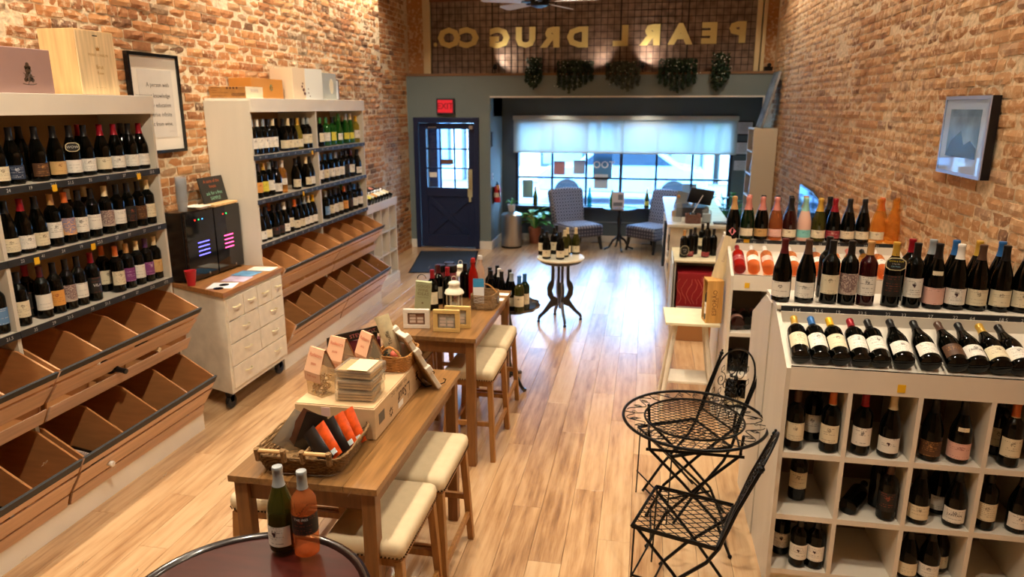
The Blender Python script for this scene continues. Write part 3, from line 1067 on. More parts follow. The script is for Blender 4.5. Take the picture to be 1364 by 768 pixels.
def bottle(loc, ty, glass, cap, lab, extra, label, group, rz=0, rx=0, cat='bottle', sz=1):
    t = bpy.data.objects.new('wine_bottle', None)
    t.empty_display_size = .05
    t.location = loc
    t.rotation_euler = Euler((rx, 0, rz), 'XYZ')
    t.scale = (1, 1, sz)
    C.objects.link(t)
    tag(t, label, cat, group)
    P_ = PROF[ty]
    base = {'bgw': 'bg', 'bdc': 'bd', 'bdw': 'bd'}.get(ty, ty)
    top = P_[-1][1]
    o = link('glass_body', shared(('g', base, glass), lambda: MB().lathe(P_, 24).mesh('glass_body', True), GLASS[glass]), None, t)
    cz = CAPZ[ty]
    if cap != 'clear':
        def capm():
            pr = [(prof_r(ty, cz) + .0009, cz)] + [(r + .0009, z) for r, z in P_ if z > cz + .003] + [(.001, top + .0012)]
            return MB().lathe(pr, 18).mesh('capsule', True)
        link('capsule', shared(('c', base, cap), capm, CAPM[cap]), None, t)
    z0, z1, ang = LABZ[ty]
    r = prof_r(ty, (z0 + z1) / 2)
    if lab != 'plain' and extra != 'CHALK':
        if lab == 'pink' and ty == 'bgw':
            link('neck_label', shared(('nl', lab), lambda: arc_label(.0425, .157, .178, 1.1), LABM['cream']), None, t, rot=(0, 0, 0))
        zz0, zz1 = (z0 + .02, z1 + .02) if extra == 'back22' else (z0, z1)
        if glass in ('rose', 'red', 'amber') and ty == 'bd':
            zz0, zz1 = .075, .135
        if lab in ('black', 'picture', 'patterned') and ty == 'bd':
            zz0, zz1 = .05, .15
        link('label', shared(('l', base, ty, lab, zz0), lambda: arc_label(r, zz0, zz1, ang), LABM[lab]), None, t)
    if lab == 'cream' and ty in ('bd',) and cap in ('gold', 'orange'):
        link('neck_band', shared(('nb', cap), lambda: MB().lathe([(.0187, .232), (.0183, .24)], 16).mesh('neck_band', True), CAPM['cream']), None, t)
    if extra == 'WOW':
        shelf_tag(t, .034, .175, [('WOW', .022, 'white', 0)], .07, .05)
    elif extra == 'SIGN':
        shelf_tag(t, .034, .205, [('WOW & YUM', .0105, 'yellow', .013), ('it has the', .009, 'white', .001), ('Cab Franc', .010, 'blue', -.011)], .085, .056)
    elif extra in ('VILA', "J'ANTAN"):
        c = chalk_white if extra == 'VILA' else ink
        link('lettering', bent_text(extra, .024 if extra == 'VILA' else .016, r, (z0 + z1) / 2 + .004, bold=.01), c, t)
    elif extra == 'IRES':
        link('lettering', bent_text('THE IRES', .012, r, z1 - .012, bold=.01), chalk_white, t)
    elif extra == 'MOTIF':
        mb = MB()
        rg_ = random.Random(3)
        pts = []
        for k in range(9):
            a = 2 * PI * k / 9
            q = .008 * (1 + .5 * rg_.uniform(-1, 1))
            pts.append((q * math.cos(a), q * math.sin(a)))
        zc = z0 + (z1 - z0) * .62
        vs_ = [((r + .0013) * math.sin(p / r), -(r + .0013) * math.cos(p / r), zc + q) for p, q in pts]
        mb.add(vs_, [tuple(range(9))])
        link('emblem', shared(('em', base, ty), lambda: text_mesh(mb, 'emblem'), M('plum_ink', '#3a2026', .7)), None, t)
    elif extra == 'DIAMOND':
        vs_ = [((r + .001) * math.sin(a / r), -(r + .001) * math.cos(a / r), z) for a, z in ((0, .03), (.028, .062), (0, .092), (-.028, .062), (.014, .046), (.014, .077), (-.014, .077), (-.014, .046))]
        mb = MB().add(vs_, [(0, 4, 1, 5, 2, 6, 3, 7)])
        link('label', text_mesh(mb, 'label'), M('rose_label', '#d97f86', .5), t)
    elif extra == 'CHALK':
        shelf_tag(t, .055, .085, [('sweet', .018, 'white', .01), ('red', .018, 'white', -.012)], .085, .10)
    return t


ORD = ['first', 'second', 'third', 'fourth', 'fifth', 'sixth', 'seventh', 'eighth', 'ninth', 'tenth', 'eleventh', 'twelfth', 'thirteenth', 'fourteenth', 'fifteenth']
GN = {'dark': 'dark', 'wine': 'dark red', 'olive': 'olive', 'green': 'green', 'dkgreen': 'dark green', 'yellow': 'golden', 'amber': 'amber', 'rose': 'rose', 'rosedark': 'dark', 'palepink': 'pale pink', 'red': 'red', 'aqua': 'aqua', 'clear': 'clear'}

BOTTLES = [
  ['top shelf, near left rack', 'bottles on the near left rack', 'E', [[-3.36, 3.236, 1.944, 'bg', 'dark', 'black', 'cream', 0, ''],[-3.36, 3.333, 1.944, 'bg', 'dark', 'black', 'navy', 0, ''],[-3.36, 3.498, 1.944, 'bg', 'dark', 'black', 'brown', 0, ''],[-3.36, 3.627, 1.944, 'bg', 'dark', 'black', 'tan', 0, ''],[-3.36, 3.747, 1.944, 'bg', 'dark', 'black', 'white', 0, 'WOW'],[-3.36, 3.861, 1.944, 'bg', 'dark', 'black', 'white', 0, ''],[-3.36, 3.995, 1.944, 'bg', 'dark', 'red', 'cream', 0, ''],[-3.36, 4.116, 1.944, 'bg', 'dark', 'red', 'white', 0, ''],[-3.36, 4.25, 1.944, 'bg', 'dark', 'black', 'white', 0, ''],[-3.36, 4.353, 1.944, 'bg', 'dark', 'red', 'white', 0, ''],[-3.46, 3.499, 1.944, 'bg', 'dark', 'black', 'plain', 1, ''],[-3.46, 3.935, 1.944, 'bg', 'dark', 'red', 'plain', 1, ''],[-3.46, 4.305, 1.944, 'bg', 'dark', 'black', 'plain', 1, '']]],
  ['middle shelf, near left rack', 'bottles on the near left rack', 'E', [[-3.36, 3.225, 1.564, 'bg', 'dark', 'black', 'cream', 0, ''],[-3.36, 3.326, 1.564, 'bg', 'dark', 'red', 'white', 0, ''],[-3.36, 3.423, 1.564, 'bg', 'dark', 'black', 'cream', 0, ''],[-3.36, 3.534, 1.564, 'bd', 'dark', 'tan', 'white', 0, ''],[-3.36, 3.636, 1.564, 'bd', 'dark', 'orange', 'picture', 0, ''],[-3.36, 3.737, 1.564, 'bd', 'dark', 'black', 'white', 0, ''],[-3.36, 3.843, 1.564, 'bd', 'dark', 'black', 'white', 0, ''],[-3.36, 3.96, 1.564, 'bd', 'dark', 'cream', 'patterned', 0, ''],[-3.36, 4.063, 1.564, 'bd', 'dark', 'black', 'white', 0, ''],[-3.36, 4.162, 1.564, 'bd', 'dark', 'black', 'black', 0, ''],[-3.36, 4.266, 1.564, 'bd', 'dark', 'black', 'brown', 0, ''],[-3.36, 4.357, 1.564, 'bd', 'dark', 'cream', 'cream', 0, ''],[-3.46, 3.773, 1.564, 'bd', 'dark', 'white', 'plain', 1, ''],[-3.46, 3.91, 1.564, 'bd', 'dark', 'cream', 'plain', 1, '']]],
  ['bottom shelf, near left rack', 'bottles on the near left rack', 'E', [[-3.36, 3.084, 1.174, 'bd', 'dark', 'black', 'blue', 0, ''],[-3.36, 3.224, 1.174, 'bd', 'dark', 'black', 'cream', 0, ''],[-3.36, 3.379, 1.174, 'bd', 'dark', 'darkred', 'white', 0, ''],[-3.36, 3.473, 1.174, 'bd', 'dark', 'black', 'orange', 0, ''],[-3.36, 3.564, 1.174, 'bd', 'dark', 'black', 'patterned', 0, ''],[-3.36, 3.654, 1.174, 'bd', 'dark', 'black', 'white', 0, ''],[-3.36, 3.766, 1.174, 'bd', 'dark', 'red', 'black', 0, 'VILA'],[-3.36, 3.98, 1.174, 'bd', 'dark', 'orange', 'cream', 0, ''],[-3.36, 4.08, 1.174, 'bd', 'dark', 'tan', 'purple', 0, ''],[-3.36, 4.177, 1.174, 'bd', 'dark', 'cream', 'white', 0, ''],[-3.36, 4.269, 1.174, 'bd', 'dark', 'purple', 'purple', 0, ''],[-3.36, 4.357, 1.174, 'bd', 'dark', 'cream', 'tan', 0, ''],[-3.46, 3.384, 1.174, 'bd', 'dark', 'red', 'black', 1, ''],[-3.46, 3.979, 1.174, 'bd', 'dark', 'orange', 'cream', 1, ''],[-3.46, 4.164, 1.174, 'bd', 'dark', 'cream', 'purple', 1, '']]],
  ['top shelf, left bay, far rack', 'bottles on the far left rack', 'E', [[-3.36, 5.774, 1.944, 'bd', 'dark', 'grey', 'white', 0, ''],[-3.36, 5.868, 1.944, 'bd', 'dark', 'white', 'white', 0, ''],[-3.36, 5.965, 1.944, 'bd', 'dark', 'grey', 'white', 0, ''],[-3.36, 6.053, 1.944, 'bd', 'dark', 'black', 'white', 0, ''],[-3.36, 6.14, 1.944, 'bd', 'dark', 'cream', 'white', 0, ''],[-3.36, 6.329, 1.944, 'bg', 'dark', 'black', 'cream', 0, ''],[-3.36, 6.427, 1.944, 'bg', 'dark', 'cream', 'cream', 0, ''],[-3.36, 6.523, 1.944, 'bg', 'dark', 'black', 'cream', 0, ''],[-3.36, 6.621, 1.944, 'bg', 'yellow', 'gold', 'cream', 0, ''],[-3.36, 6.75, 1.944, 'bd', 'dark', 'grey', 'cream', 0, ''],[-3.36, 6.837, 1.944, 'bd', 'dark', 'grey', 'cream', 0, ''],[-3.46, 6.392, 1.944, 'bd', 'dark', 'black', 'cream', 1, ''],[-3.46, 6.833, 1.944, 'bg', 'dark', 'grey', 'cream', 1, '']]],
  ['top shelf, right bay, far rack', 'bottles on the far left rack', 'E', [[-3.36, 7.12, 1.944, 'bd', 'dark', 'green', 'cream', 0, ''],[-3.36, 7.268, 1.944, 'bd', 'green', 'green', 'white', 0, ''],[-3.36, 7.421, 1.944, 'bd', 'green', 'black', 'yellow', 0, ''],[-3.36, 7.592, 1.944, 'hk', 'green', 'green', 'white', 0, ''],[-3.36, 7.782, 1.944, 'hk', 'green', 'grey', 'yellow', 0, ''],[-3.36, 7.918, 1.944, 'hk', 'green', 'cream', 'yellow', 0, ''],[-3.36, 8.077, 1.944, 'bd', 'yellow', 'yellow', 'white', 0, ''],[-3.46, 7.713, 1.944, 'bd', 'dark', 'green', 'white', 1, ''],[-3.46, 7.935, 1.944, 'bd', 'green', 'cream', 'white', 1, '']]],
  ['middle shelf, left bay, far rack', 'bottles on the far left rack', 'E', [[-3.36, 5.803, 1.563, 'bd', 'dark', 'black', 'orange', 0, ''],[-3.36, 5.907, 1.563, 'bd', 'dark', 'gold', 'yellow', 0, ''],[-3.36, 6.015, 1.563, 'bd', 'dark', 'grey', 'white', 0, ''],[-3.36, 6.139, 1.563, 'bg', 'dark', 'black', 'white', 0, ''],[-3.36, 6.25, 1.563, 'bd', 'amber', 'white', 'white', 0, ''],[-3.36, 6.519, 1.563, 'bg', 'dark', 'black', 'cream', 0, ''],[-3.36, 6.743, 1.563, 'bg', 'dark', 'cream', 'cream', 0, ''],[-3.36, 6.833, 1.563, 'bg', 'dark', 'black', 'white', 0, ''],[-3.46, 6.247, 1.563, 'bd', 'dark', 'black', 'white', 1, ''],[-3.46, 6.797, 1.563, 'bg', 'dark', 'black', 'plain', 1, '']]],
  ['middle shelf, right bay, far rack', 'bottles on the far left rack', 'E', [[-3.36, 7.052, 1.563, 'bd', 'dark', 'blue', 'white', 0, ''],[-3.36, 7.184, 1.563, 'bd', 'dark', 'blue', 'cream', 0, ''],[-3.36, 7.331, 1.563, 'bd', 'dark', 'blue', 'white', 0, ''],[-3.36, 7.455, 1.563, 'bd', 'dark', 'grey', 'white', 0, ''],[-3.36, 7.589, 1.563, 'bd', 'dark', 'black', 'white', 0, ''],[-3.36, 7.728, 1.563, 'bd', 'dark', 'black', 'black', 0, ''],[-3.36, 7.877, 1.563, 'bd', 'dark', 'darkred', 'white', 0, ''],[-3.36, 8.051, 1.563, 'bg', 'dark', 'black', 'white', 0, ''],[-3.36, 8.073, 1.563, 'bg', 'dark', 'black', 'white', 0, ''],[-3.46, 7.88, 1.563, 'bd', 'dark', 'black', 'black', 1, ''],[-3.46, 8.077, 1.563, 'bd', 'dark', 'black', 'black', 1, '']]],
  ['bottom shelf, left bay, far rack', 'bottles on the far left rack', 'E', [[-3.36, 5.79, 1.173, 'bg', 'dark', 'black', 'white', 0, ''],[-3.36, 5.887, 1.173, 'bg', 'dark', 'black', 'cream', 0, ''],[-3.36, 6.03, 1.173, 'bg', 'dark', 'black', 'black', 0, ''],[-3.36, 6.128, 1.173, 'bg', 'dark', 'black', 'black', 0, ''],[-3.36, 6.229, 1.173, 'bg', 'dark', 'white', 'white', 0, ''],[-3.36, 6.323, 1.173, 'bd', 'dark', 'black', 'cream', 0, ''],[-3.36, 6.439, 1.173, 'bg', 'dark', 'orange', 'cream', 0, ''],[-3.36, 6.546, 1.173, 'bg', 'dark', 'black', 'cream', 0, ''],[-3.36, 6.642, 1.173, 'bg', 'dark', 'grey', 'white', 0, ''],[-3.36, 6.737, 1.173, 'bg', 'dark', 'cream', 'white', 0, ''],[-3.36, 6.833, 1.173, 'bg', 'dark', 'yellow', 'white', 0, ''],[-3.46, 6.126, 1.173, 'bg', 'dark', 'orange', 'plain', 1, ''],[-3.46, 6.813, 1.173, 'bg', 'dark', 'black', 'white', 1, '']]],
  ['bottom shelf, right bay, far rack', 'bottles on the far left rack', 'E', [[-3.36, 7.146, 1.173, 'bd', 'dark', 'grey', 'blue', 0, ''],[-3.36, 7.26, 1.173, 'bd', 'dark', 'black', 'cream', 0, ''],[-3.36, 7.371, 1.173, 'bd', 'dark', 'black', 'white', 0, ''],[-3.36, 7.498, 1.173, 'bd', 'dark', 'black', 'cream', 0, ''],[-3.36, 7.635, 1.173, 'bd', 'dark', 'orange', 'orange', 0, ''],[-3.36, 7.777, 1.173, 'bd', 'dark', 'black', 'black', 0, ''],[-3.36, 7.917, 1.173, 'bd', 'dark', 'blue', 'white', 0, ''],[-3.36, 8.061, 1.173, 'bd', 'dark', 'black', 'white', 0, ''],[-3.36, 8.077, 1.173, 'bd', 'dark', 'green', 'white', 0, ''],[-3.46, 7.793, 1.173, 'bd', 'dark', 'green', 'black', 1, ''],[-3.46, 8.077, 1.173, 'bd', 'dark', 'black', 'black', 1, '']]],
  ['top of near right cabinet', 'bottles on top of the near right cabinet', 'S', [[0.718, 3.72, 1.385, 'bg', 'dark', 'darkred', 'white', 0, ''],[0.832, 3.72, 1.385, 'bg', 'dark', 'brown', 'white', 0, ''],[0.947, 3.72, 1.385, 'bd', 'dark', 'black', 'cream', 0, ''],[1.035, 3.72, 1.385, 'bd', 'dark', 'black', 'patterned', 0, 'back6'],[1.123, 3.72, 1.385, 'bd', 'wine', 'tan', 'white', 0, 'back5'],[1.24, 3.72, 1.385, 'bd', 'dark', 'gold', 'black', 0, 'SIGN'],[1.337, 3.72, 1.385, 'bd', 'dark', 'black', 'white', 0, 'MOTIF'],[1.435, 3.72, 1.385, 'bgw', 'dark', 'black', 'pink', 0, ''],[1.532, 3.72, 1.385, 'bg', 'dark', 'white', 'white', 0, 'MOTIF'],[1.628, 3.72, 1.385, 'bg', 'dark', 'brown', 'cream', 0, ''],[1.732, 3.72, 1.385, 'bg', 'dark', 'black', 'cream', 0, ''],[1.828, 3.72, 1.385, 'bg', 'dark', 'brown', 'cream', 0, ''],[0.955, 3.83, 1.385, 'bd', 'dark', 'black', 'plain', 1, ''],[1.348, 3.83, 1.385, 'bd', 'dark', 'red', 'plain', 1, ''],[1.444, 3.83, 1.385, 'bg', 'dark', 'grey', 'plain', 1, ''],[1.55, 3.83, 1.385, 'bg', 'dark', 'blue', 'plain', 1, ''],[1.655, 3.83, 1.385, 'bg', 'dark', 'gold', 'plain', 1, ''],[1.758, 3.83, 1.385, 'bg', 'dark', 'blue', 'plain', 1, '']]],
  ['upper row of cubes, near right cabinet', 'bottles in the near right cabinet', 'S', [[0.767, 3.33, 0.758, 'bd', 'dark', 'brown', 'cream', 0, ''],[0.924, 3.33, 0.758, 'bd', 'dark', 'orange', 'cream', 0, ''],[1.066, 3.33, 0.758, 'bd', 'dark', 'red', 'white', 0, ''],[1.189, 3.33, 0.758, 'bg', 'dark', 'cream', 'white', 0, 'MOTIF'],[1.369, 3.33, 0.758, 'bg', 'dark', 'black', 'brown', 0, ''],[1.491, 3.33, 0.758, 'bgw', 'dark', 'black', 'pink', 0, ''],[1.703, 3.33, 0.758, 'bd', 'dark', 'orange', 'cream', 0, ''],[0.869, 3.44, 0.758, 'bd', 'dark', 'black', 'white', 1, ''],[1.696, 3.44, 0.758, 'bd', 'dark', 'black', 'cream', 1, '']]],
  ['middle row of cubes, near right cabinet', 'bottles in the near right cabinet', 'S', [[1.219, 3.33, 0.428, 'bd', 'dark', 'brown', 'black', 0, ''],[1.36, 3.33, 0.428, 'bg', 'dark', 'black', 'cream', 0, ''],[1.518, 3.33, 0.428, 'bg', 'dark', 'black', 'white', 0, "J'ANTAN"],[1.652, 3.33, 0.428, 'bd', 'dark', 'black', 'cream', 0, ''],[1.79, 3.33, 0.428, 'bg', 'dark', 'black', 'white', 0, ''],[0.833, 3.44, 0.428, 'bd', 'dark', 'black', 'cream', 1, 'back22'],[1.213, 3.44, 0.428, 'bd', 'dark', 'black', 'plain', 1, ''],[1.485, 3.44, 0.428, 'bg', 'dark', 'black', 'white', 1, '']]],
  ['lowest row of cubes, near right cabinet', 'bottles in the near right cabinet', 'S', [[0.844, 3.33, 0.125, 'bd', 'dark', 'black', 'white', 0, 'MOTIF'],[0.924, 3.33, 0.125, 'bd', 'dark', 'black', 'white', 0, 'MOTIF'],[1.349, 3.33, 0.125, 'bg', 'dark', 'black', 'cream', 0, ''],[1.446, 3.33, 0.125, 'bg', 'dark', 'black', 'white', 0, ''],[0.776, 3.42, 0.125, 'bd', 'dark', 'black', 'white', 1, 'MOTIF'],[1.52, 3.42, 0.125, 'bg', 'dark', 'black', 'cream', 1, '']]],
  ['top of far right cabinet', 'sparkling bottles on top of the far right cabinet', 'S', [[0.678, 5.52, 1.385, 'ch', 'dark', 'tan', 'plain', 0, 'DIAMOND'],[0.779, 5.52, 1.385, 'ch', 'dkgreen', 'pink', 'cream', 0, ''],[0.881, 5.52, 1.385, 'ch', 'dark', 'pink', 'gold', 0, ''],[0.982, 5.52, 1.385, 'ch', 'rose', 'pink', 'pink', 0, ''],[1.083, 5.52, 1.385, 'ch', 'rosedark', 'black', 'cream', 0, ''],[1.184, 5.52, 1.385, 'ch', 'palepink', 'mint', 'aqua', 0, ''],[1.286, 5.52, 1.385, 'ch', 'olive', 'gold', 'cream', 0, ''],[1.387, 5.52, 1.385, 'ch', 'dark', 'red', 'red', 0, ''],[1.488, 5.52, 1.385, 'ch', 'dark', 'black', 'cream', 0, ''],[1.589, 5.52, 1.385, 'ch', 'dark', 'black', 'cream', 0, ''],[1.69, 5.52, 1.385, 'ch', 'amber', 'clear', 'cream', 0, ''],[1.792, 5.52, 1.385, 'ch', 'amber', 'clear', 'plain', 0, ''],[0.798, 5.63, 1.385, 'ch', 'green', 'pink', 'plain', 1, ''],[0.899, 5.63, 1.385, 'ch', 'dark', 'black', 'plain', 1, ''],[1.001, 5.63, 1.385, 'ch', 'dark', 'black', 'plain', 1, ''],[1.102, 5.63, 1.385, 'ch', 'dark', 'black', 'plain', 1, ''],[1.204, 5.63, 1.385, 'ch', 'dark', 'tan', 'plain', 1, ''],[1.375, 5.63, 1.385, 'ch', 'dark', 'black', 'plain', 1, ''],[1.738, 5.63, 1.385, 'ch', 'amber', 'orange', 'plain', 1, ''],[1.839, 5.63, 1.385, 'ch', 'amber', 'clear', 'plain', 1, '']]],
  ['marble topped round table', 'bottles grouped on the marble topped table', 'S', [[-1.083, 7.725, 0.745, 'bd', 'dark', 'black', 'cream', 0, ''],[-1.006, 7.532, 0.745, 'bg', 'dark', 'black', 'cream', 0, ''],[-0.956, 7.791, 0.745, 'bd', 'dark', 'black', 'cream', 0, ''],[-0.952, 7.966, 0.745, 'bd', 'dark', 'black', 'plain', 0, ''],[-0.856, 7.52, 0.745, 'bg', 'dark', 'black', 'cream', 0, ''],[-0.822, 7.648, 0.745, 'bg', 'olive', 'cream', 'cream', 0, ''],[-0.812, 7.817, 0.745, 'bg', 'olive', 'cream', 'cream', 0, ''],[-0.718, 7.835, 0.745, 'bg', 'olive', 'cream', 'cream', 0, '']]],
  ['dark round tray table', 'bottles on the dark tray table', 'S', [[-1.255, 5.763, 0.725, 'bd', 'dark', 'black', 'plain', 0, ''],[-1.223, 5.655, 0.725, 'bg', 'dark', 'black', 'plain', 0, ''],[-1.21, 5.85, 0.725, 'bd', 'dark', 'black', 'plain', 0, ''],[-1.168, 5.734, 0.725, 'bg', 'dark', 'white', 'plain', 0, ''],[-1.128, 5.631, 0.725, 'bg', 'dark', 'black', 'plain', 0, ''],[-1.074, 5.718, 0.725, 'bg', 'dark', 'black', 'plain', 0, ''],[-1.037, 5.599, 0.725, 'bg', 'dark', 'grey', 'cream', 0, ''],[-0.955, 5.5, 0.725, 'bd', 'olive', 'blue', 'cream', 0, ''],[-0.925, 5.585, 0.725, 'bd', 'dkgreen', 'blue', 'cream', 0, '']]],
  ['table with frames, behind green sign', 'red wine bottles on the second table', 'S', [[-1.479, 4.98, 0.91, 'bd', 'dark', 'darkred', 'cream', 0, ''],[-1.476, 4.814, 0.91, 'bd', 'dark', 'red', 'cream', 0, ''],[-1.389, 4.912, 0.91, 'bd', 'dark', 'red', 'plain', 0, '']]],
  ['near mahogany table', 'bottles on the near round table', 'S', [[-1.15, 1.95, 0.9, 'bg', 'olive', 'grey', 'white', 0, 'MOTIF'],[-1.058, 1.937, 0.9, 'bdc', 'rose', 'grey', 'black', 0, 'IRES']]],
  ['low cabinet beside counter', 'dark bottles on the low cabinet by the counter', 'S', [[0.463, 7.86, 0.75, 'bd', 'dark', 'tan', 'plain', 0, 'CHALK'],[0.532, 7.915, 0.75, 'bdw', 'dark', 'black', 'red', 0, ''],[0.588, 8.051, 0.75, 'bd', 'dark', 'black', 'plain', 0, ''],[0.69, 8.334, 0.75, 'bd', 'dark', 'black', 'cream', 0, ''],[0.7, 7.904, 0.75, 'bdw', 'dark', 'black', 'red', 0, ''],[0.757, 8.438, 0.75, 'bd', 'dark', 'black', 'plain', 0, ''],[0.788, 8.003, 0.75, 'bdw', 'dark', 'black', 'plain', 0, '']]],
  ['window sill', 'bottles on the window sill', 'S', [[-1.887, 12.52, 0.645, 'hk', 'olive', 'gold', 'plain', 0, ''],[-0.924, 12.52, 0.645, 'hk', 'aqua', 'blue', 'plain', 0, ''],[-0.53, 12.52, 0.645, 'bg', 'green', 'green', 'plain', 0, ''],[0.066, 12.52, 0.645, 'hk', 'olive', 'yellow', 'yellow', 0, ''],[1.053, 12.52, 0.645, 'bg', 'yellow', 'cream', 'yellow', 0, '']]],
  ['slanted tray, near right cabinet', 'bottles lying on the near slanted tray', 'L', [[0.756, 3.305, 1.2215, 'bd', 'dark', 'gold', 'cream', 0, ''],[0.845, 3.305, 1.2215, 'bd', 'dark', 'blue', 'white', 0, ''],[0.932, 3.305, 1.2215, 'bd', 'dark', 'yellow', 'cream', 0, ''],[1.019, 3.305, 1.2215, 'bd', 'dark', 'red', 'white', 0, ''],[1.105, 3.305, 1.2215, 'bd', 'dark', 'black', 'white', 0, ''],[1.2, 3.305, 1.227, 'bg', 'dark', 'black', 'white', 0, ''],[1.312, 3.305, 1.227, 'bg', 'dark', 'black', 'white', 0, ''],[1.423, 3.305, 1.227, 'bg', 'dark', 'brown', 'brown', 0, ''],[1.506, 3.305, 1.227, 'bg', 'dark', 'black', 'white', 0, "J'ANTAN"],[1.599, 3.305, 1.227, 'bg', 'dark', 'gold', 'cream', 0, ''],[1.683, 3.305, 1.227, 'bg', 'dark', 'black', 'white', 0, '']]],
  ['slanted tray, far right cabinet', 'rose bottles lying on the far slanted tray', 'L', [[0.707, 5.175, 1.2215, 'bd', 'red', 'red', 'red', 0, ''],[0.804, 5.175, 1.2215, 'bd', 'rose', 'white', 'white', 0, ''],[0.907, 5.175, 1.2215, 'bd', 'rose', 'white', 'pink', 0, ''],[1.079, 5.175, 1.2215, 'bd', 'rose', 'white', 'white', 0, ''],[1.244, 5.175, 1.2215, 'bd', 'rose', 'grey', 'white', 0, ''],[1.373, 5.175, 1.2215, 'bd', 'rose', 'cream', 'white', 0, ''],[1.486, 5.175, 1.2215, 'bd', 'rose', 'pink', 'white', 0, ''],[1.578, 5.175, 1.2215, 'bd', 'amber', 'black', 'white', 0, ''],[1.67, 5.175, 1.2215, 'bd', 'rose', 'white', 'white', 0, '']]],
]
TRAY_DEG = 22
SMALL = ('marble', 'tray table', 'low cabinet', 'window sill', 'behind green', 'dark round table')
rb = random.Random(21)
for loc_, grp_, face, lst in BOTTLES:
    nf = nb_ = 0
    for x, y, z, ty, gls, cap, lab, back, ex in lst:
        if back:
            nb_ += 1
            k = nb_
        else:
            nf += 1
            k = nf
        capn = {'darkred': 'maroon', 'clear': 'clear'}.get(cap, cap)
        lt = {'plain': 'no label', 'picture': 'bright picture label'}.get(lab, lab + ' label')
        if ex == 'VILA':
            lt = 'black label lettered VILA'
        if ex == "J'ANTAN":
            lt = "label J'ANTAN"
        if ex in ('WOW', 'SIGN', 'CHALK'):
            lt = 'chalk tag'
        row = 'back row, ' if back else ''
        lb = '%s-topped %s bottle, %s, %s%s from left, %s' % (capn, GN[gls], lt, row, ORD[k - 1], loc_)
        words = lb.split()
        if len(words) > 16:
            lb = '%s-topped bottle, %s, %s%s from left, %s' % (capn, lt, row, ORD[k - 1], loc_)
        if len(lb.split()) > 16:
            lb = '%s-topped bottle, %s%s from left, %s' % (capn, row, ORD[k - 1], loc_)
        rz = {'E': R(90), 'S': 0, 'L': 0}[face] + rb.uniform(-.22, .22)
        if face == 'E':
            rz = R(62 if y < 5 else 70) + rb.uniform(-.3, .3)
        if face == 'S' and 'right cabinet' in loc_:
            rz = R(-14) + rb.uniform(-.12, .12)
        rx = 0
        zz = z
        if face == 'L':
            rx = -R(90 - TRAY_DEG)
            rz = rb.uniform(-.03, .03)
            lb = lb.replace('bottle,', 'bottle lying,')
        sz = 1
        if 'middle row of cubes' in loc_:
            sz = .98
        if 'lowest row of cubes' in loc_:
            sz = .89
        if loc_.startswith('top of near'):
            sz = 1.07
        bottle((x, y, zz), ty, gls, cap, lab, ex, lb, grp_, rz, rx, sz=sz)
        del rz

# ------------------------------------------------------------------ left racks
XF = -3.29


def numerals(parent, y0, y1, x, z, n, rng, dirx=(0, 1, 0), size=.026, mode='left'):
    mb = MB()
    for i in range(n):
        s = rng.choice(['23.5', '31', '19', '18.5', '22', '17.5', '24', '35', '27', '41', '29', '21.5', '33', '64'])
        q = y0 + (i + .5) * (y1 - y0) / n + rng.uniform(-.02, .02)
        o = (x, q, z) if mode == 'left' else (q, x, z)
        text_on(mb, s, size, o, dirx, (0, 0, 1) if mode in ('left', 'front') else mode)
    o = link('price_numerals', text_mesh(mb, 'price_numerals'), chalk_white, parent)
    o['kind'] = 'stuff'
    return o


def yellow_tag(parent, c, axis):
    mb = MB()
    if axis == 'x':
        mb.box(c[0], c[0] + .002, c[1] - .017, c[1] + .017, c[2] - .02, c[2] + .018)
    else:
        mb.box(c[0] - .017, c[0] + .017, c[1] - .002, c[1], c[2] - .02, c[2] + .018)
    tag(obj('price_tag', mb, yellow_card, parent), 'small yellow price tag')


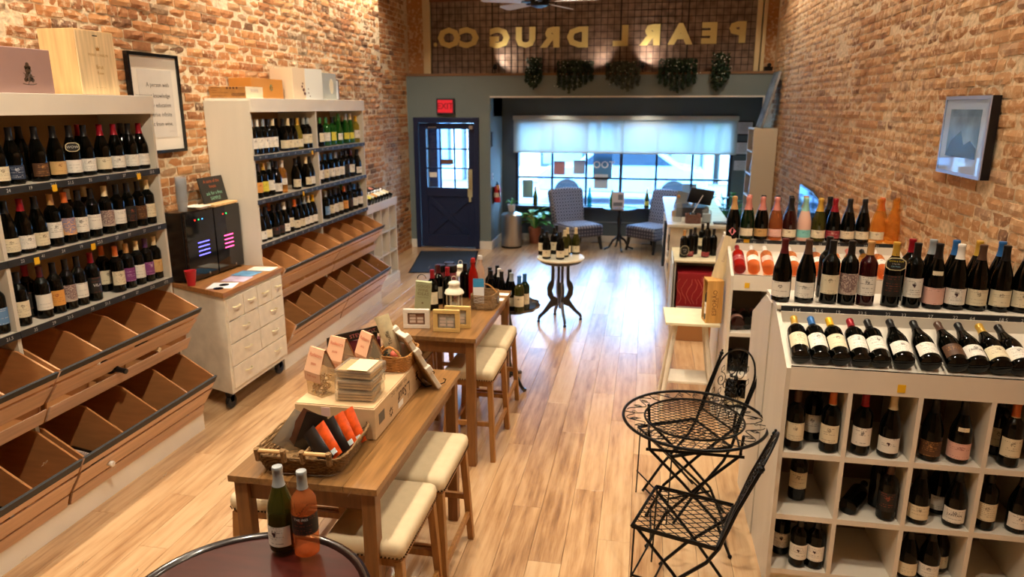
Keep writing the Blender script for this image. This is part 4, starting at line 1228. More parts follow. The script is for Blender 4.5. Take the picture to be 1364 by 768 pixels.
def rack(label, y0, ends, seed, y_tags):
    """ends: bay boundary offsets from y0"""
    rng = random.Random(seed)
    t = thing('wine_rack', label, 'rack', (-3.5, y0, 0))
    ys = ends
    Xb, Xf = -.21, XF + 3.5           # local back / front
    L = ys[-1]
    z_top = 2.42
    for k, y in enumerate(ys):
        a = max(0, y - .012) if k else 0
        b = min(L, y + .012) if k < len(ys) - 1 else L
        if k == 0:
            b = .02
        if k == len(ys) - 1:
            a = L - .02
        obj('side_panel', MB().prism([(Xb, 0), (Xf + .02, 0), (Xf - .01, 1.10), (Xf - .006, 1.14), (Xf, 1.14), (Xf, z_top - .02), (Xb, z_top - .02)], a, b, 'y'), white_side, t)
    obj('top_panel', MB().box(Xb, Xf, .02, L - .02, 2.395, z_top), white_paint, t)
    obj('cornice', MB().box(Xf, Xf + .02, 0, L, 2.305, z_top), white_paint, t, bevel=.002)
    obj('back_panel', MB().box(Xb, Xb + .01, .02, L - .02, .1, 2.39), M('rack_back', '#a9865a', .7, var=.15, vscale=4), t)
    obj('plinth', MB().box(Xb + .02, .33, .02, L, 0, .13), white_paint, t)
    for bi in range(len(ys) - 1):
        a, b = ys[bi] + .013, ys[bi + 1] - .013
        for z in (1.92, 1.54, 1.15):
            z -= .0
            obj('shelf', MB().box(Xb + .01, Xf - .001, a, b, z, z + .022), white_paint, t)
            obj('price_strip', MB().box(Xf, Xf + .006, ys[bi] + .002, ys[bi + 1] - .002, z - .018, z + .020), chalk_strip, t)
            numerals(t, a, b, Xf + .0065, z + .001, 9, rng)
        # two tiers of slanted bins
        for (bk, lip, s0, a1, a2, c1, c2, fl) in (((-3.30, 1.06), (-3.075, .955), (-3.12, .885), (-3.118, .872), (-3.205, .757), (-3.185, .732), (-3.228, .642), .66), ((-3.27, .590), (-3.015, .44), (-3.062, .35), (-3.060, .338), (-3.135, .217), (-3.138, .206), (-3.165, .128), .15)):
            cv = lambda p: (p[0] + 3.5, p[1])
            bk, lip, s0, a1, a2, c1, c2 = map(cv, (bk, lip, s0, a1, a2, c1, c2))
            n = 4
            for d in range(n + 1):
                yy = a + .008 + (b - a - .016) * d / n
                obj('bin_divider', MB().prism([(Xb + .02, bk[1] + .06), bk, (lip[0] - .012, lip[1] - .004), (s0[0] - .012, s0[1]), (a2[0] - .015, a2[1]), (c2[0] - .015, c2[1]), (Xb + .02, fl + .03)], yy - .006, yy + .006, 'y'), birch, t)
            obj('bin_floor', MB().prism([(Xb + .012, fl + .02), (c2[0] - .02, c2[1] - .01), (c2[0] - .02, c2[1] + .002), (Xb + .012, fl + .035)], a, b, 'y'), birch, t)
            obj('bin_lip', MB().prism([(lip[0], lip[1]), (s0[0], s0[1]), (s0[0] - .014, s0[1]), (lip[0] - .014, lip[1])], a - .005, b + .005, 'y'), birch_front, t)
            for p, q in ((a1, a2), (c1, c2)):
                obj('front_board', MB().prism([(p[0], p[1]), (q[0], q[1]), (q[0] - .014, q[1] - .002), (p[0] - .014, p[1] - .002)], a, b, 'y'), birch_front, t, bevel=.0015)
            # dark price strip on the upper half of the lip
            dx_, dz_ = s0[0] - lip[0], s0[1] - lip[1]
            l_ = math.hypot(dx_, dz_)
            nx, nz = -dz_ / l_, dx_ / l_
            hx, hz = lip[0] + dx_ * .5, lip[1] + dz_ * .5
            obj('price_strip', MB().prism([(lip[0] + nx * .003, lip[1] + nz * .003 + .002), (hx + nx * .003, hz + nz * .003), (hx, hz), (lip[0] - .012, lip[1] + .001), (lip[0] - .014, lip[1] + .004)], a - .004, b + .004, 'y'), chalk_strip, t)
            numerals(t, a, b, (lip[0] + hx) / 2 + nx * .004, (lip[1] + hz) / 2 + nz * .004, 5, rng, size=.03, mode=(-dx_ / l_, 0, -dz_ / l_))
    for (y, z) in y_tags:
        yellow_tag(t, (Xf + .007, y - y0, z), 'x')
    return t


rack('long white wine rack nearest the camera on the left wall, lit birch bins below', 1.83, [0, 1.29, 2.59], 1, [(3.50, 1.905), (4.20, 1.905), (3.30, 1.525), (3.72, 1.525)])
rack('white wine rack farther along the left wall, past the wine cooler', 5.65, [0, 1.25, 2.50], 2, [(6.75, 1.905), (6.5, 1.525)])

# bottles lying in the bins
for i, (x, y, z, gl_, cap, lb) in enumerate(((-3.36, 4.02, .80, 'dark', 'cream', 'cream-capped bottle lying in the upper bins of the near left rack'), (-3.30, 3.62, .80, 'dark', 'black', 'dark bottle lying in the second upper bin of the near left rack'), (-3.25, 3.35, .31, 'dark', 'white', 'bottle wrapped with patterned label lying in a lower near left bin'), (-3.30, 3.78, .31, 'dark', 'cream', 'cream-capped bottle lying deep in a lower bin, near left rack'), (-3.30, 6.35, .31, 'dark', 'cream', 'cream-capped bottle lying in a lower bin of the far left rack'), (-3.30, 5.80, .31, 'dark', 'white', 'white-capped bottle lying in the first lower bin, far left rack'), (-3.30, 2.75, .31, 'dark', 'grey', 'grey-capped bottle lying in a lower bin at the left frame edge'))):
    bottle((x - .12, y + .04, z), 'bd', gl_, cap, 'patterned' if i == 2 else 'cream', '', lb, 'bottles lying in the birch bins', R(180), R(66) if False else 0)
    o_ = bpy.data.objects[-1] if False else None
for o_ in [o for o in C.objects if o.get('group') == 'bottles lying in the birch bins']:
    o_.rotation_euler = Euler((0, R(100), 0), 'XYZ')

# white cubby unit past the far rack
cu_ = thing('cubby_shelf', 'low white cubby shelf with a slanted bottle tray beyond the far left rack', 'shelf', (-3.62, 8.20, 0))
xf_ = .25
for k in range(5):
    yy = k * 1.16 / 4
    obj('upright', MB().box(-.25, xf_, yy, yy + .02, .10, 1.06), white_paint, cu_)
for z in (.10, .42, .73, 1.05):
    obj('cubby_board', MB().box(-.25, xf_, 0, 1.18, z - .01, z + .01), white_paint, cu_)
obj('back_panel', MB().box(-.27, -.25, 0, 1.18, .1, 1.30), white_paint, cu_)
obj('plinth', MB().box(-.25, xf_ + .02, 0, 1.18, 0, .10), white_paint, cu_)
obj('tray_board', MB().prism([(xf_, 1.06), (xf_, 1.10), (-.24, 1.33), (-.24, 1.29)], 0, 1.18, 'y'), white_paint, cu_)
obj('tray_lip', MB().box(xf_, xf_ + .015, 0, 1.18, 1.05, 1.15), white_paint, cu_)
for k, (gl_, cap, lab) in enumerate((('dark', 'blue', 'cream'), ('dark', 'darkred', 'white'), ('dark', 'black', 'cream'), ('olive', 'gold', 'yellow'), ('dark', 'black', 'cream'), ('dark', 'yellow', 'orange'), ('dark', 'black', 'white'), ('dark', 'black', 'cream'), ('dark', 'pink', 'white'), ('dark', 'black', 'cream'))):
    bottle((xf_ - 3.62 - .012, 8.28 + k * .107, 1.165), 'bd', gl_, cap, lab, '', '%s-topped bottle lying, %s label, %s from left, tray past far left rack' % (cap if cap != 'darkred' else 'maroon', lab, ORD[k]), 'bottles lying on the tray past the far left rack', R(90), -R(67))
for k, (yy, z) in enumerate(((8.28, .74), (8.57, .74), (8.86, .43), (9.14, .43), (9.14, .11))):
    bottle((-3.50, yy + .07, z + .002), 'bd', 'dark', 'black' if k % 2 else 'blue', 'cream', '', ('dark bottle standing in the white cubby shelf, %s' % ('top left cell', 'second cell of top row', 'third cell of middle row', 'right cell of middle row', 'bottom right cell')[k]), 'bottles in the white cubby shelf', R(80))


# ------------------------------------------------------------------ right cabinets
def cabinet(label, x0, x1, y, seed, divs, tags_, wall_side=True):
    rng = random.Random(seed)
    t = thing('display_cabinet', label, 'cabinet', (x0, y, 0))
    Lx = x1 - x0
    th = .02
    prof_f = [(0, 0), (0, 1.18), (.39, 1.36), (.48, 1.36), (.48, 0)]
    prof_b = [(.485, 0), (.485, 1.36), (.66, 1.36), (1.06, 1.15), (1.06, 0)]
    obj('side_panel', MB().prism(prof_f, 0, th, 'x'), white_side, t)
    obj('side_panel', MB().prism(prof_b, -.006, th, 'x'), white_side, t)
    obj('side_panel', MB().prism(prof_f, Lx - th, Lx, 'x'), white_side, t)
    obj('side_panel', MB().prism(prof_b, Lx - th, Lx, 'x'), white_side, t)
    obj('tray_board', MB().prism([(.012, 1.145), (.012, 1.165), (.345, 1.300), (.345, 1.280)], th, Lx - th, 'x'), white_paint, t)
    obj('tray_front', MB().box(th, Lx - th, 0, .012, 1.075, 1.188), white_paint, t)
    obj('tray_edge', MB().box(th, Lx - th, .0, .006, 1.188, 1.191), black_plastic, t)
    obj('riser', MB().box(th, Lx - th, .345, .357, 1.0, 1.355), white_paint, t)
    obj('top_shelf', MB().box(0, Lx, .36, .68, 1.36, 1.383), white_paint, t)
    obj('rear_slope', MB().prism([(.68, 1.36), (.68, 1.345), (1.06, 1.135), (1.06, 1.15)], th, Lx - th, 'x'), white_paint, t)
    obj('rear_panel', MB().box(th, Lx - th, 1.04, 1.06, 0, 1.135), white_paint, t)
    ps = obj('price_strip', MB().box(.02, Lx, .352, .36, 1.345, 1.381), chalk_strip, t)
    numerals(t, .05, Lx, .3512, 1.362, int(Lx / .1), rng, (1, 0, 0), .024, 'front')
    obj('back_panel', MB().box(th, Lx - th, .44, .455, .1, 1.34), M('cab_back', '#8f7d66', .7), t)
    # cubes
    for zb in (.738, .408, .105):
        obj('cube_shelf', MB().box(th, Lx - th, .002, .44, zb - .012, zb + .016), white_paint, t)
    obj('plinth', MB().box(th, Lx - th, .02, .44, 0, .09), white_paint, t)
    for d in divs:
        obj('cube_divider', MB().box(d - .010, d + .010, .001, .44, .12, 1.075), white_paint, t)
    for (px_, pz) in tags_:
        yellow_tag(t, (px_ - x0, -.001, pz), 'y')
    return t


cabinet('white display cabinet nearest the camera at right, cubes full of bottles', .69, 1.855, 3.27, 4, [.29, .59, .89], [(1.19, 1.115)])
cabinet('second white display cabinet along the right wall, sparkling bottles on top', .645, 1.855, 5.14, 6, [.30, .60, .90], [(.76, 1.115), (1.03, 1.115)])
tg = tag(obj('price_card', MB().box(.76, .80, 5.485, 5.488, 1.36, 1.42), yellow_card), 'yellow price card clipped to the shelf below the diamond label bottle', 'card')
# bottles lying with their ends outward
for k, (x, y, z, gl_, ty, cap, lb) in enumerate(((.725, 5.18, .772, 'rosedark', 'ch', 'pink', 'rose bottle lying in the top left cube of the far right cabinet'), (.80, 5.20, .772, 'dark', 'ch', 'pink', 'dark bottle lying beside the rose one, far right cabinet cube'), (.87, 5.22, .772, 'dark', 'ch', 'pink', 'third bottle lying in the top left cube, far right cabinet'), (.735, 5.2, .44, 'dark', 'ch', 'black', 'dark bottle lying lower left, second cube row, far right cabinet'), (.83, 5.2, .44, 'dark', 'ch', 'black', 'dark bottle lying lower right, second cube row, far right cabinet'))):
    bottle((x, y + .02, z + .036), ty, gl_, cap, 'pink' if k < 1 else 'plain', '', lb, 'bottles lying in the far right cabinet', .0, -R(88))
for k, (x, zz) in enumerate(((.73, .125), (.83, .125))):
    bottle((x, 5.28, zz), 'ch', 'dark', 'brown', 'cream', '', 'dark bottle standing in the lowest left cube, far right cabinet, %s' % ('left one', 'right one')[k], 'bottles standing low in the far right cabinet')
bottle((1.045, 3.325, .463), 'bd', 'dark', 'black', 'plain', '', 'dark bottle lying on its side in the middle row, second cube, near right cabinet', 'bottle lying in the near right cabinet', R(-30), -R(90))

# ------------------------------------------------------------------ wooden tables and stools


def wood_table(label, x0, x1, y0, y1, h, boards=5):
    t = thing('wooden_table', label, 'table', ((x0 + x1) / 2, (y0 + y1) / 2, 0))
    a, b = (x1 - x0) / 2, (y1 - y0) / 2
    rng = random.Random(int(y0 * 10))
    cuts = [-a]
    for k in range(boards - 1):
        cuts.append(-a + 2 * a * (k + 1) / boards + rng.uniform(-.015, .015))
    cuts.append(a)
    for k in range(boards):
        obj('top_board', MB().box(cuts[k] + .0004, cuts[k + 1] - .0004, -b, b, h - .028, h), oak_top[k % 3], t, bevel=.0012)
    ins = .025
    for s in (-1, 1):
        obj('apron', MB().box(s * (a - ins - .02) - .009, s * (a - ins - .02) + .009, -b + .07, b - .07, h - .115, h - .028), oak_leg, t)
        obj('apron', MB().box(-a + .07, a - .07, s * (b - ins - .02) - .009, s * (b - ins - .02) + .009, h - .115, h - .028), oak_leg, t)
        for q in (-1, 1):
            obj('leg', MB().box(s * (a - .045) - .029, s * (a - .045) + .029, q * (b - .045) - .029, q * (b - .045) + .029, 0, h - .028), oak_leg, t, bevel=.003)
    return t


oak_top = [M('oak_board_%d' % k, c, .30, var=.3, vscale=5, stretch=(9, .7, 9), bump=.04, bscale=30, coat=.15) for k, c in enumerate(('#7d5a33', '#8a6339', '#72502c'))]
wood_table('nearer wooden high table with a wine crate and snack basket on it', -1.60, -.965, 2.335, 3.64, .91)
wood_table('farther wooden high table with picture frames, lantern and bottles on it', -1.66, -1.01, 4.20, 5.46, .91)


def stool_parts(t):
    a, b, h = .165, .25, .65
    # padded seat: rounded rectangle with a crown
    def rr(w_, l_, r_, n=5):
        pts = []
        for cx, cy, a0 in ((w_ - r_, l_ - r_, 0), (-w_ + r_, l_ - r_, 90), (-w_ + r_, -l_ + r_, 180), (w_ - r_, -l_ + r_, 270)):
            for k in range(n + 1):
                an = R(a0 + 90 * k / n)
                pts.append((cx + r_ * math.cos(an), cy + r_ * math.sin(an)))
        return pts
    mb = MB()
    lev = [(0, h - .072), (.004, h - .060), (.006, h - .035), (.002, h - .016), (-.008, h - .006), (-.022, h - .001), (-.12, h + .003)]
    rings = []
    for ins, z in lev:
        pr = rr(max(a + ins, .02), max(b + ins, .03), max(.03 + ins * .5, .012) if ins > -.04 else .02)
        rings.append([(x, y, z + (.0 if z < h - .03 else .010 * math.cos(min(1, abs(y) / b) * PI / 2))) for x, y in pr])
    n = len(rings[0])
    vs = [p for r_ in rings for p in r_]
    fs = [(i * n + k, i * n + (k + 1) % n, (i + 1) * n + (k + 1) % n, (i + 1) * n + k) for i in range(len(rings) - 1) for k in range(n)]
    fs.append(tuple(range(n))[::-1])
    fs.append(tuple((len(rings) - 1) * n + k for k in range(n)))
    mb.add(vs, fs)
    cm = mb.mesh('cushion', True)
    link('cushion', cm, linen, t)
    nb = MB()
    pts = rr(a + .005, b + .005, .03)
    # even spacing of nail heads along the rim
    P2 = [Vector((x, y)) for x, y in pts] + [Vector(pts[0])]
    d = 0
    step = .0165
    acc = 0
    for p, q in zip(P2, P2[1:]):
        seg = (q - p).length
        while acc < seg:
            c_ = p + (q - p) * (acc / seg)
            nb.lathe([(.0055, 0), (.004, .0035), (.0005, .005)], 5, mtx=Matrix.Translation((c_.x, c_.y, h - .066)) @ Vector((c_.x, c_.y * (a / b), 0)).to_track_quat('Z', 'Y').to_matrix().to_4x4())
            acc += step
        acc -= seg
    o = obj('nail_trim', nb, nail_metal, t)
    o['kind'] = 'stuff'
    ap = MB()
    obj('seat_frame', MB().box(-a + .01, a - .01, -b + .01, b - .01, h - .115, h - .072), stool_wood, t, bevel=.002)
    for s in (-1, 1):
        for q in (-1, 1):
            obj('leg', MB().bar((s * (a + .005), q * (b + .012), 0), (s * (a - .022), q * (b - .028), h - .09), .034, .034, .036, .042, up=(0, 1, 0)), stool_wood, t, bevel=.003)
    for s in (-1, 1):
        obj('stretcher', MB().bar((s * (a - .004), -b, .17), (s * (a - .004), b, .17), .020, .032), stool_wood, t)
        obj('stretcher', MB().bar((-a, s * (b - .002), .27), (a, s * (b - .002), .27), .020, .032, up=(0, 0, 1)), stool_wood, t)


def dup(root, loc, rz, label):
    r = root.copy()
    C.objects.link(r)
    r.location = loc
    r.rotation_euler = (0, 0, rz)
    r['label'] = label
    for ch in list(root.children):
        c = ch.copy()
        C.objects.link(c)
        c.parent = r
        for g_ in ch.children:
            d = g_.copy()
            C.objects.link(d)
            d.parent = c
    return r


st0 = thing('bar_stool', 'cream padded stool nearest the camera, right side of nearer wooden table', 'stool', (-1.055, 2.63, 0), 0, 'cream padded nailhead stools')
stool_parts(st0)
for x, y, rz, lb in ((-1.035, 3.16, .0, 'second cream padded stool, right side of the nearer wooden table'), (-1.095, 4.57, .0, 'cream padded stool, near right side of the farther wooden table'), (-1.115, 5.12, .02, 'cream padded stool, far right side of the farther wooden table'),
                     (-1.62, 2.85, .0, 'cream padded stool on the left side of the nearer table, near end'), (-1.60, 3.38, 0, 'cream padded stool on the left side of the nearer table, far end'), (-1.66, 4.62, 0, 'cream padded stool tucked left under the farther table, near end'), (-1.66, 5.15, 0, 'cream padded stool tucked left under the farther table, far end')):
    dup(st0, (x, y, 0), rz, lb)

# near round table
rt = thing('round_table', 'dark mahogany round table with raised rim in the near left foreground', 'table', (-1.135, 1.66, 0))
obj('tabletop', MB().lathe([(.02, .865), (.355, .868), (.375, .880), (.375, .884), (.02, .8845)], 56), mahogany, rt, smooth=True)
obj('rim', MB().lathe([(.356, .884), (.364, .895), (.374, .898), (.385, .893), (.388, .882), (.380, .872), (.366, .868)], 56), mahogany_edge, rt, smooth=True)
obj('pedestal', MB().lathe([(.06, .04), (.07, .1), (.04, .16), (.035, .3), (.055, .42), (.04, .5), (.03, .7), (.05, .82), (.09, .866)], 20), mahogany, rt, smooth=True)
for k in range(3):
    a = R(30 + 120 * k)
    obj('foot', MB().tube([(.04 * math.cos(a), .04 * math.sin(a), .16), (.16 * math.cos(a), .16 * math.sin(a), .15), (.27 * math.cos(a), .27 * math.sin(a), .06), (.33 * math.cos(a), .33 * math.sin(a), .02)], [.03, .026, .02, .018], 8), mahogany, rt, smooth=True)

# ------------------------------------------------------------------ apothecary cart
ct = thing('drawer_cart', 'distressed white drawer cart on casters with butcher block top, between left racks', 'cabinet', (-3.4, 5.16, 0))
fp = [(.29, -.43), (.29, .465), (-.28, .465), (-.28, -.22)]
obj('body', MB().prism(fp, .15, .942, 'z'), distress, ct, bevel=.003)
obj('worktop', MB().prism([(.31, -.46), (.31, .48), (-.29, .48), (-.29, -.22)], .945, .985, 'z'), M('butcher_block', '#9a6a3e', .4, var=.3, vscale=9, stretch=(7, .8, 5)), ct, bevel=.003)
obj('gap_shade_panel', MB().box(.2885, .2895, -.405, .45, .185, .920), M('gap_shade', '#4a3a28', .9), ct)  # dark panel added to colour in the shade in the gaps between drawers
dr = M('drawer_front', '#d8d0c0', .55, var=.10, vscale=14, bump=.12, bscale=50)
pull = M('cream_pull', '#e2d8b0', .35, metal=.3)


def drawer(y0, y1, z0, z1, pulls):
    d = obj('drawer', MB().box(.288, .302, y0, y1, z0, z1), dr, ct, bevel=.002)
    for p in pulls:
        zc = (z0 + z1) / 2 + .01
        obj('pull', MB().tube([(.302, p - .045, zc), (.322, p - .035, zc), (.325, p, zc), (.322, p + .035, zc), (.302, p + .045, zc)], .0055, 6), pull, d, smooth=True)


y_a, y_m, y_b = -.40, .03, .445
drawer(y_a, -.185, .745, .915, [-.29])
drawer(-.175, y_m - .005, .745, .915, [-.07])
drawer(y_m + .005, .25, .745, .915, [.145])
drawer(.26, y_b, .745, .915, [.365])
drawer(y_a, y_m - .005, .56, .735, [-.18])
drawer(y_m + .005, y_b, .56, .735, [.255])
drawer(y_a, y_m - .005, .375, .55, [-.18])
drawer(y_m + .005, y_b, .375, .55, [.255])
drawer(y_a, y_b, .19, .365, [-.20, .27])
for x, y in ((.22, -.36), (.22, .42), (-.22, -.18), (-.22, .42)):
    cs = obj('caster', MB().prism([(-.045, .15), (.045, .15), (.02, .06), (-.02, .06)], x - .018, x + .018, 'x'), black_iron, ct)
    cs.location = (0, y, 0)
    obj('caster_wheel', MB().lathe([(.020, -.018), (.052, -.018), (.060, -.008), (.060, .008), (.052, .018), (.020, .018)], 16, mtx=Matrix.Translation((x, .0, .061)) @ Matrix.Rotation(PI / 2, 4, 'Y')), black_plastic, cs)

# wine cooler, two zones
fr = thing('wine_cooler', 'black two door countertop wine cooler with blue and pink lit shelves', 'appliance', (-3.56, 5.28, .987), R(-3))
obj('cabinet_body', MB().box(-.115, .06, -.36, .36, .01, .56), black_plastic, fr, bevel=.006)
dg = M('cooler_glass', '#0a0a0e', .05, coat=.5)
for s, cname, ce in ((-1, 'blue', (.10, .09, .9)), (1, 'pink', (1, .06, .22))):
    d = tag(obj('door', MB().box(.06, .085, min(s * .355, s * .005), max(s * .355, s * .005), .012, .555), dg, fr, bevel=.004), 'glossy black glass door with %s lit shelves' % cname)
    for k in range(4):
        obj('lit_shelf', MB().box(.0852, .0868, s * .18 - .07 + (.02 if s < 0 else 0), s * .18 + .07 + (.02 if s < 0 else -.02), .20 + k * .034, .207 + k * .034), M('led_' + cname, '#101018', .4, emit=ce, es=3.2), d)
    for k, cc in enumerate(('#ff2a1a', '#20e060', '#3a9aff')[:3 if s < 0 else 2]):
        obj('indicator', MB().lathe([(.006, 0), (.001, .002)], 8, mtx=Matrix.Translation((.085, s * .18 - .06 + k * .045, .49)) @ Matrix.Rotation(PI / 2, 4, 'Y')), M('led' + cc[1:], '#111111', .4, emit=cc, es=3), d)
    obj('badge', MB().lathe([(.010, 0), (.001, .001)], 12, mtx=Matrix.Translation((.0852, s * .18 + .06, .04)) @ Matrix.Rotation(PI / 2, 4, 'Y')), steel, d)

# on top of the cooler
ws = tag(obj('wooden_board', MB().box(-3.62, -3.46, 5.28, 5.62, 1.548, 1.566), pine, bevel=.002), 'thin pale wooden board lying on the wine cooler under the chalkboard', 'board')
cb = thing('chalkboard_sign', 'small chalkboard sign with orange and green writing on the wine cooler', 'sign', (-3.56, 5.46, 1.568), 0)
tl_ = Matrix.Rotation(R(-12), 4, 'Y')
o = obj('board', MB().box(-.006, .006, -.17, .17, 0, .215, mtx=tl_), M('slate', '#26241f', .7, var=.2, vscale=9), cb)
mbt = MB()
text_on(mbt, 'A taste of the', .040, tl_ @ Vector((.008, 0, .178)), (0, 1, 0), tl_ @ Vector((0, 0, 1)))
text_on(mbt, 'house', .040, tl_ @ Vector((.008, 0, .135)), (0, 1, 0), tl_ @ Vector((0, 0, 1)))
tag(link('lettering', text_mesh(mbt, 'lettering'), M('orange_chalk', '#a8562c', .8), cb), 'orange chalk writing')
mbt = MB()
text_on(mbt, 'ask for a free', .042, tl_ @ Vector((.008, 0, .078)), (0, 1, 0), tl_ @ Vector((0, 0, 1)))
text_on(mbt, 'SAMPLE', .042, tl_ @ Vector((.008, 0, .034)), (0, 1, 0), tl_ @ Vector((0, 0, 1)))
tag(link('lettering', text_mesh(mbt, 'lettering'), M('green_chalk', '#7fb39a', .8), cb), 'pale green chalk writing')
plc = clear_mat('clear_plastic', '#f4f5f6', '#c8ccd0', .3)
cs_ = thing('cup_stack', 'tall stack of clear plastic cups on the wine cooler', 'cups', (-3.55, 4.99, 1.553))
for k in range(12):
    obj('cup', MB().lathe([(.032, 0), (.042, .075), (.046, .078), (.046, .081), (.041, .08), (.030, .004)], 16, c=(0, 0, k * .017), mtx=Matrix.Rotation(R(2), 4, 'Y')), plc, cs_, smooth=True)
tag(obj('white_tray', MB().lathe([(.07, 0), (.11, .022), (.115, .024), (.108, .018), (.07, .004)], 4, mtx=Matrix.Translation((-3.53, 5.15, 1.553)) @ Matrix.Rotation(R(45), 4, 'Z'))  , M('foam', '#ded9cc', .6), bevel=.002), 'small white tray between the cup stack and the chalkboard', 'tray')
tag(obj('paper_towel_fold', MB().box(-3.57, -3.49, 4.925 - .02, 4.925 + .005, 1.553, 1.556), paper), 'white napkin lying at the cooler corner by the cups', 'napkin') if False else None
tag(obj('red_cup', MB().lathe([(.030, 0), (.044, .115), (.046, .118), (.042, .115), (.028, .004)], 20, mtx=Matrix.Translation((-3.47, 4.88, .987))), M('cup_red', '#b5222a', .4), smooth=True), 'red plastic cup at the near corner of the cart', 'cup')
# papers on the cart
for i, (x, y, w_, l_, rz, c, lb) in enumerate(((-3.22, 4.90, .20, .16, .25, '#dfe2e4', 'white paper lying on the near corner of the cart'), (-3.23, 5.12, .20, .15, .08, '#b9a9c0', 'lilac printed sheet on the cart, second from the near corner'), (-3.26, 5.31, .19, .15, -.05, '#5f93ba', 'blue map sheet on the middle of the cart'), (-3.22, 5.50, .22, .12, .05, '#e3dfd2', 'cream leaflet toward the far end of the cart'))):
    s_ = thing('paper_sheet', lb, 'paper', (x, y, .9865 + i * .0006), rz)
    obj('sheet', MB().box(-w_ / 2, w_ / 2, -l_ / 2, l_ / 2 + .03, 0, .0006), M('sheet_' + c[1:], c, .6, var=.25 if i in (1, 2) else .03, vscale=18), s_)
for k in range(2):
    tag(obj('black_coaster', MB().lathe([(.038, 0), (.038, .002)], 20, mtx=Matrix.Translation((-3.20 - .02 * k, 4.82 + k * .11, .9885))), black_plastic), 'small black round disc on the white paper, %s' % ('nearer one' if k == 0 else 'farther one'), 'coaster')

# ------------------------------------------------------------------ boxes and frames on the left wall


def crate(name, label, cat, x0, x1, y0, y1, z0, h, m, marks=(), parent_lid=True, bev=.003, rz=0):
    t = thing(name, label, cat, ((x0 + x1) / 2, (y0 + y1) / 2, z0), rz)
    a, b = (x1 - x0) / 2, (y1 - y0) / 2
    obj('body', MB().box(-a, a, -b, b, 0, h), m, t, bevel=bev)
    return t


mauve = M('mauve_card', '#a08078', .6, var=.05)
bx = crate('wine_box', 'mauve cardboard wine box with dark crest on the near left rack', 'box', -3.62, -3.31, 3.05, 3.64, 2.421, .235, mauve)
mb = MB()
for a, b_, r_ in ((0, .15, .012), (-.012, .135, .01), (.012, .135, .01), (0, .12, .02), (0, .085, .026), (-.022, .07, .012), (.022, .07, .012)):
    mb.lathe([(r_ * .55, 0), (r_, .0004), (r_, .0008)], 9, mtx=Matrix.Translation((.1552, .13 + a, b_)) @ Matrix.Rotation(PI / 2, 4, 'Y'))
mb.tube([(.156, .085, .05), (.156, .11, .045), (.156, .15, .045), (.156, .175, .05)], .002, 4)
for k in range(7):
    an = 2 * PI * k / 7
    mb.tube([(.156, .13, .088), (.156, .13 + .036 * math.cos(an), .088 + .042 * math.sin(an))], .0018, 4)
text_on(mb, 'CHATEAU RESERVE', .016, (.156, .13, .026), (0, 1, 0), (0, 0, 1)) if False else text_on(mb, 'DOMINATA', .018, (.156, .13, .026), (0, 1, 0), (0, 0, 1)) if False else None
obj('crest', mb, M('crest_ink', '#4c3a2a', .5), bx)
tall = thing('wooden_wine_case', 'tall pale pine wine case standing on the near left rack', 'case', (-3.47, 4.05, 2.421), 0)
obj('case_body', MB().box(-.13, .115, -.16, .16, 0, .38), pine, tall, bevel=.002)
obj('sliding_lid', MB().box(.115, .123, -.155, .155, .004, .376), M('pine_light', '#e0c598', .5, var=.22, vscale=7, stretch=(6, 7, .5)), tall)
mbt = MB()
text_on(mbt, 'PIERRE CHARLIN', .022, (.1235, .01, .235), (0, 1, 0), (0, 0, 1))
text_on(mbt, 'Brut', .034, (.1235, .01, .165), (0, 1, 0), (0, 0, 1))
text_on(mbt, 'Rose', .026, (.1235, .01, .13), (0, 1, 0), (0, 0, 1))
text_on(mbt, '--  -- --  --', .02, (.1235, .0, .045), (0, 1, 0), (0, 0, 1))
mbt.prism([(-.012 + .01, .262), (.022, .262), (.028, .285), (.016, .276), (.010, .290), (.004, .276), (-.008, .285)], .1234, .1237, 'x')
link('branding', text_mesh(mbt, 'branding'), M('burnt_ink', '#a0702c', .6), tall)
obj('finger_slot', MB().box(.1232, .1238, -.02, .02, .345, .352), ink, tall)

fm = thing('framed_quote', 'black framed wine quote print hanging on the left brick wall', 'picture', (XL + .03, 5.02, 2.37))
obj('frame', MB().box(-.012, .022, -.29, .29, .345, .368).box(-.012, .022, -.29, .29, -.368, -.345).box(-.012, .022, -.29, -.268, -.345, .345).box(-.012, .022, .268, .29, -.345, .345), black_plastic, fm)
obj('mat_board', MB().box(-.006, .006, -.268, .268, -.345, .345), M('mat_cream', '#d9d2c6', .7), fm)
obj('print', MB().box(.006, .008, -.19, .20, -.25, .25), M('print_grey', '#c6c0b8', .7, var=.05), fm)
mbt = MB()
for s, z in (('A person with', .14), ('increasing knowledge', .06), ('and sensory education', -.01), ('may derive infinite', -.08), ('enjoyment from wine.', -.15)):
    text_on(mbt, s, .046, (.0085, .16, z), (0, 1, 0), (0, 0, 1), align='RIGHT')
text_on(mbt, 'Ernest', .024, (.0085, .17, -.205), (0, 1, 0), (0, 0, 1), align='RIGHT') if False else text_on(mbt, '- - - - -', .024, (.0085, .17, -.205), (0, 1, 0), (0, 0, 1), align='RIGHT')
link('lettering', text_mesh(mbt, 'lettering'), M('print_ink', '#3a3735', .8), fm)

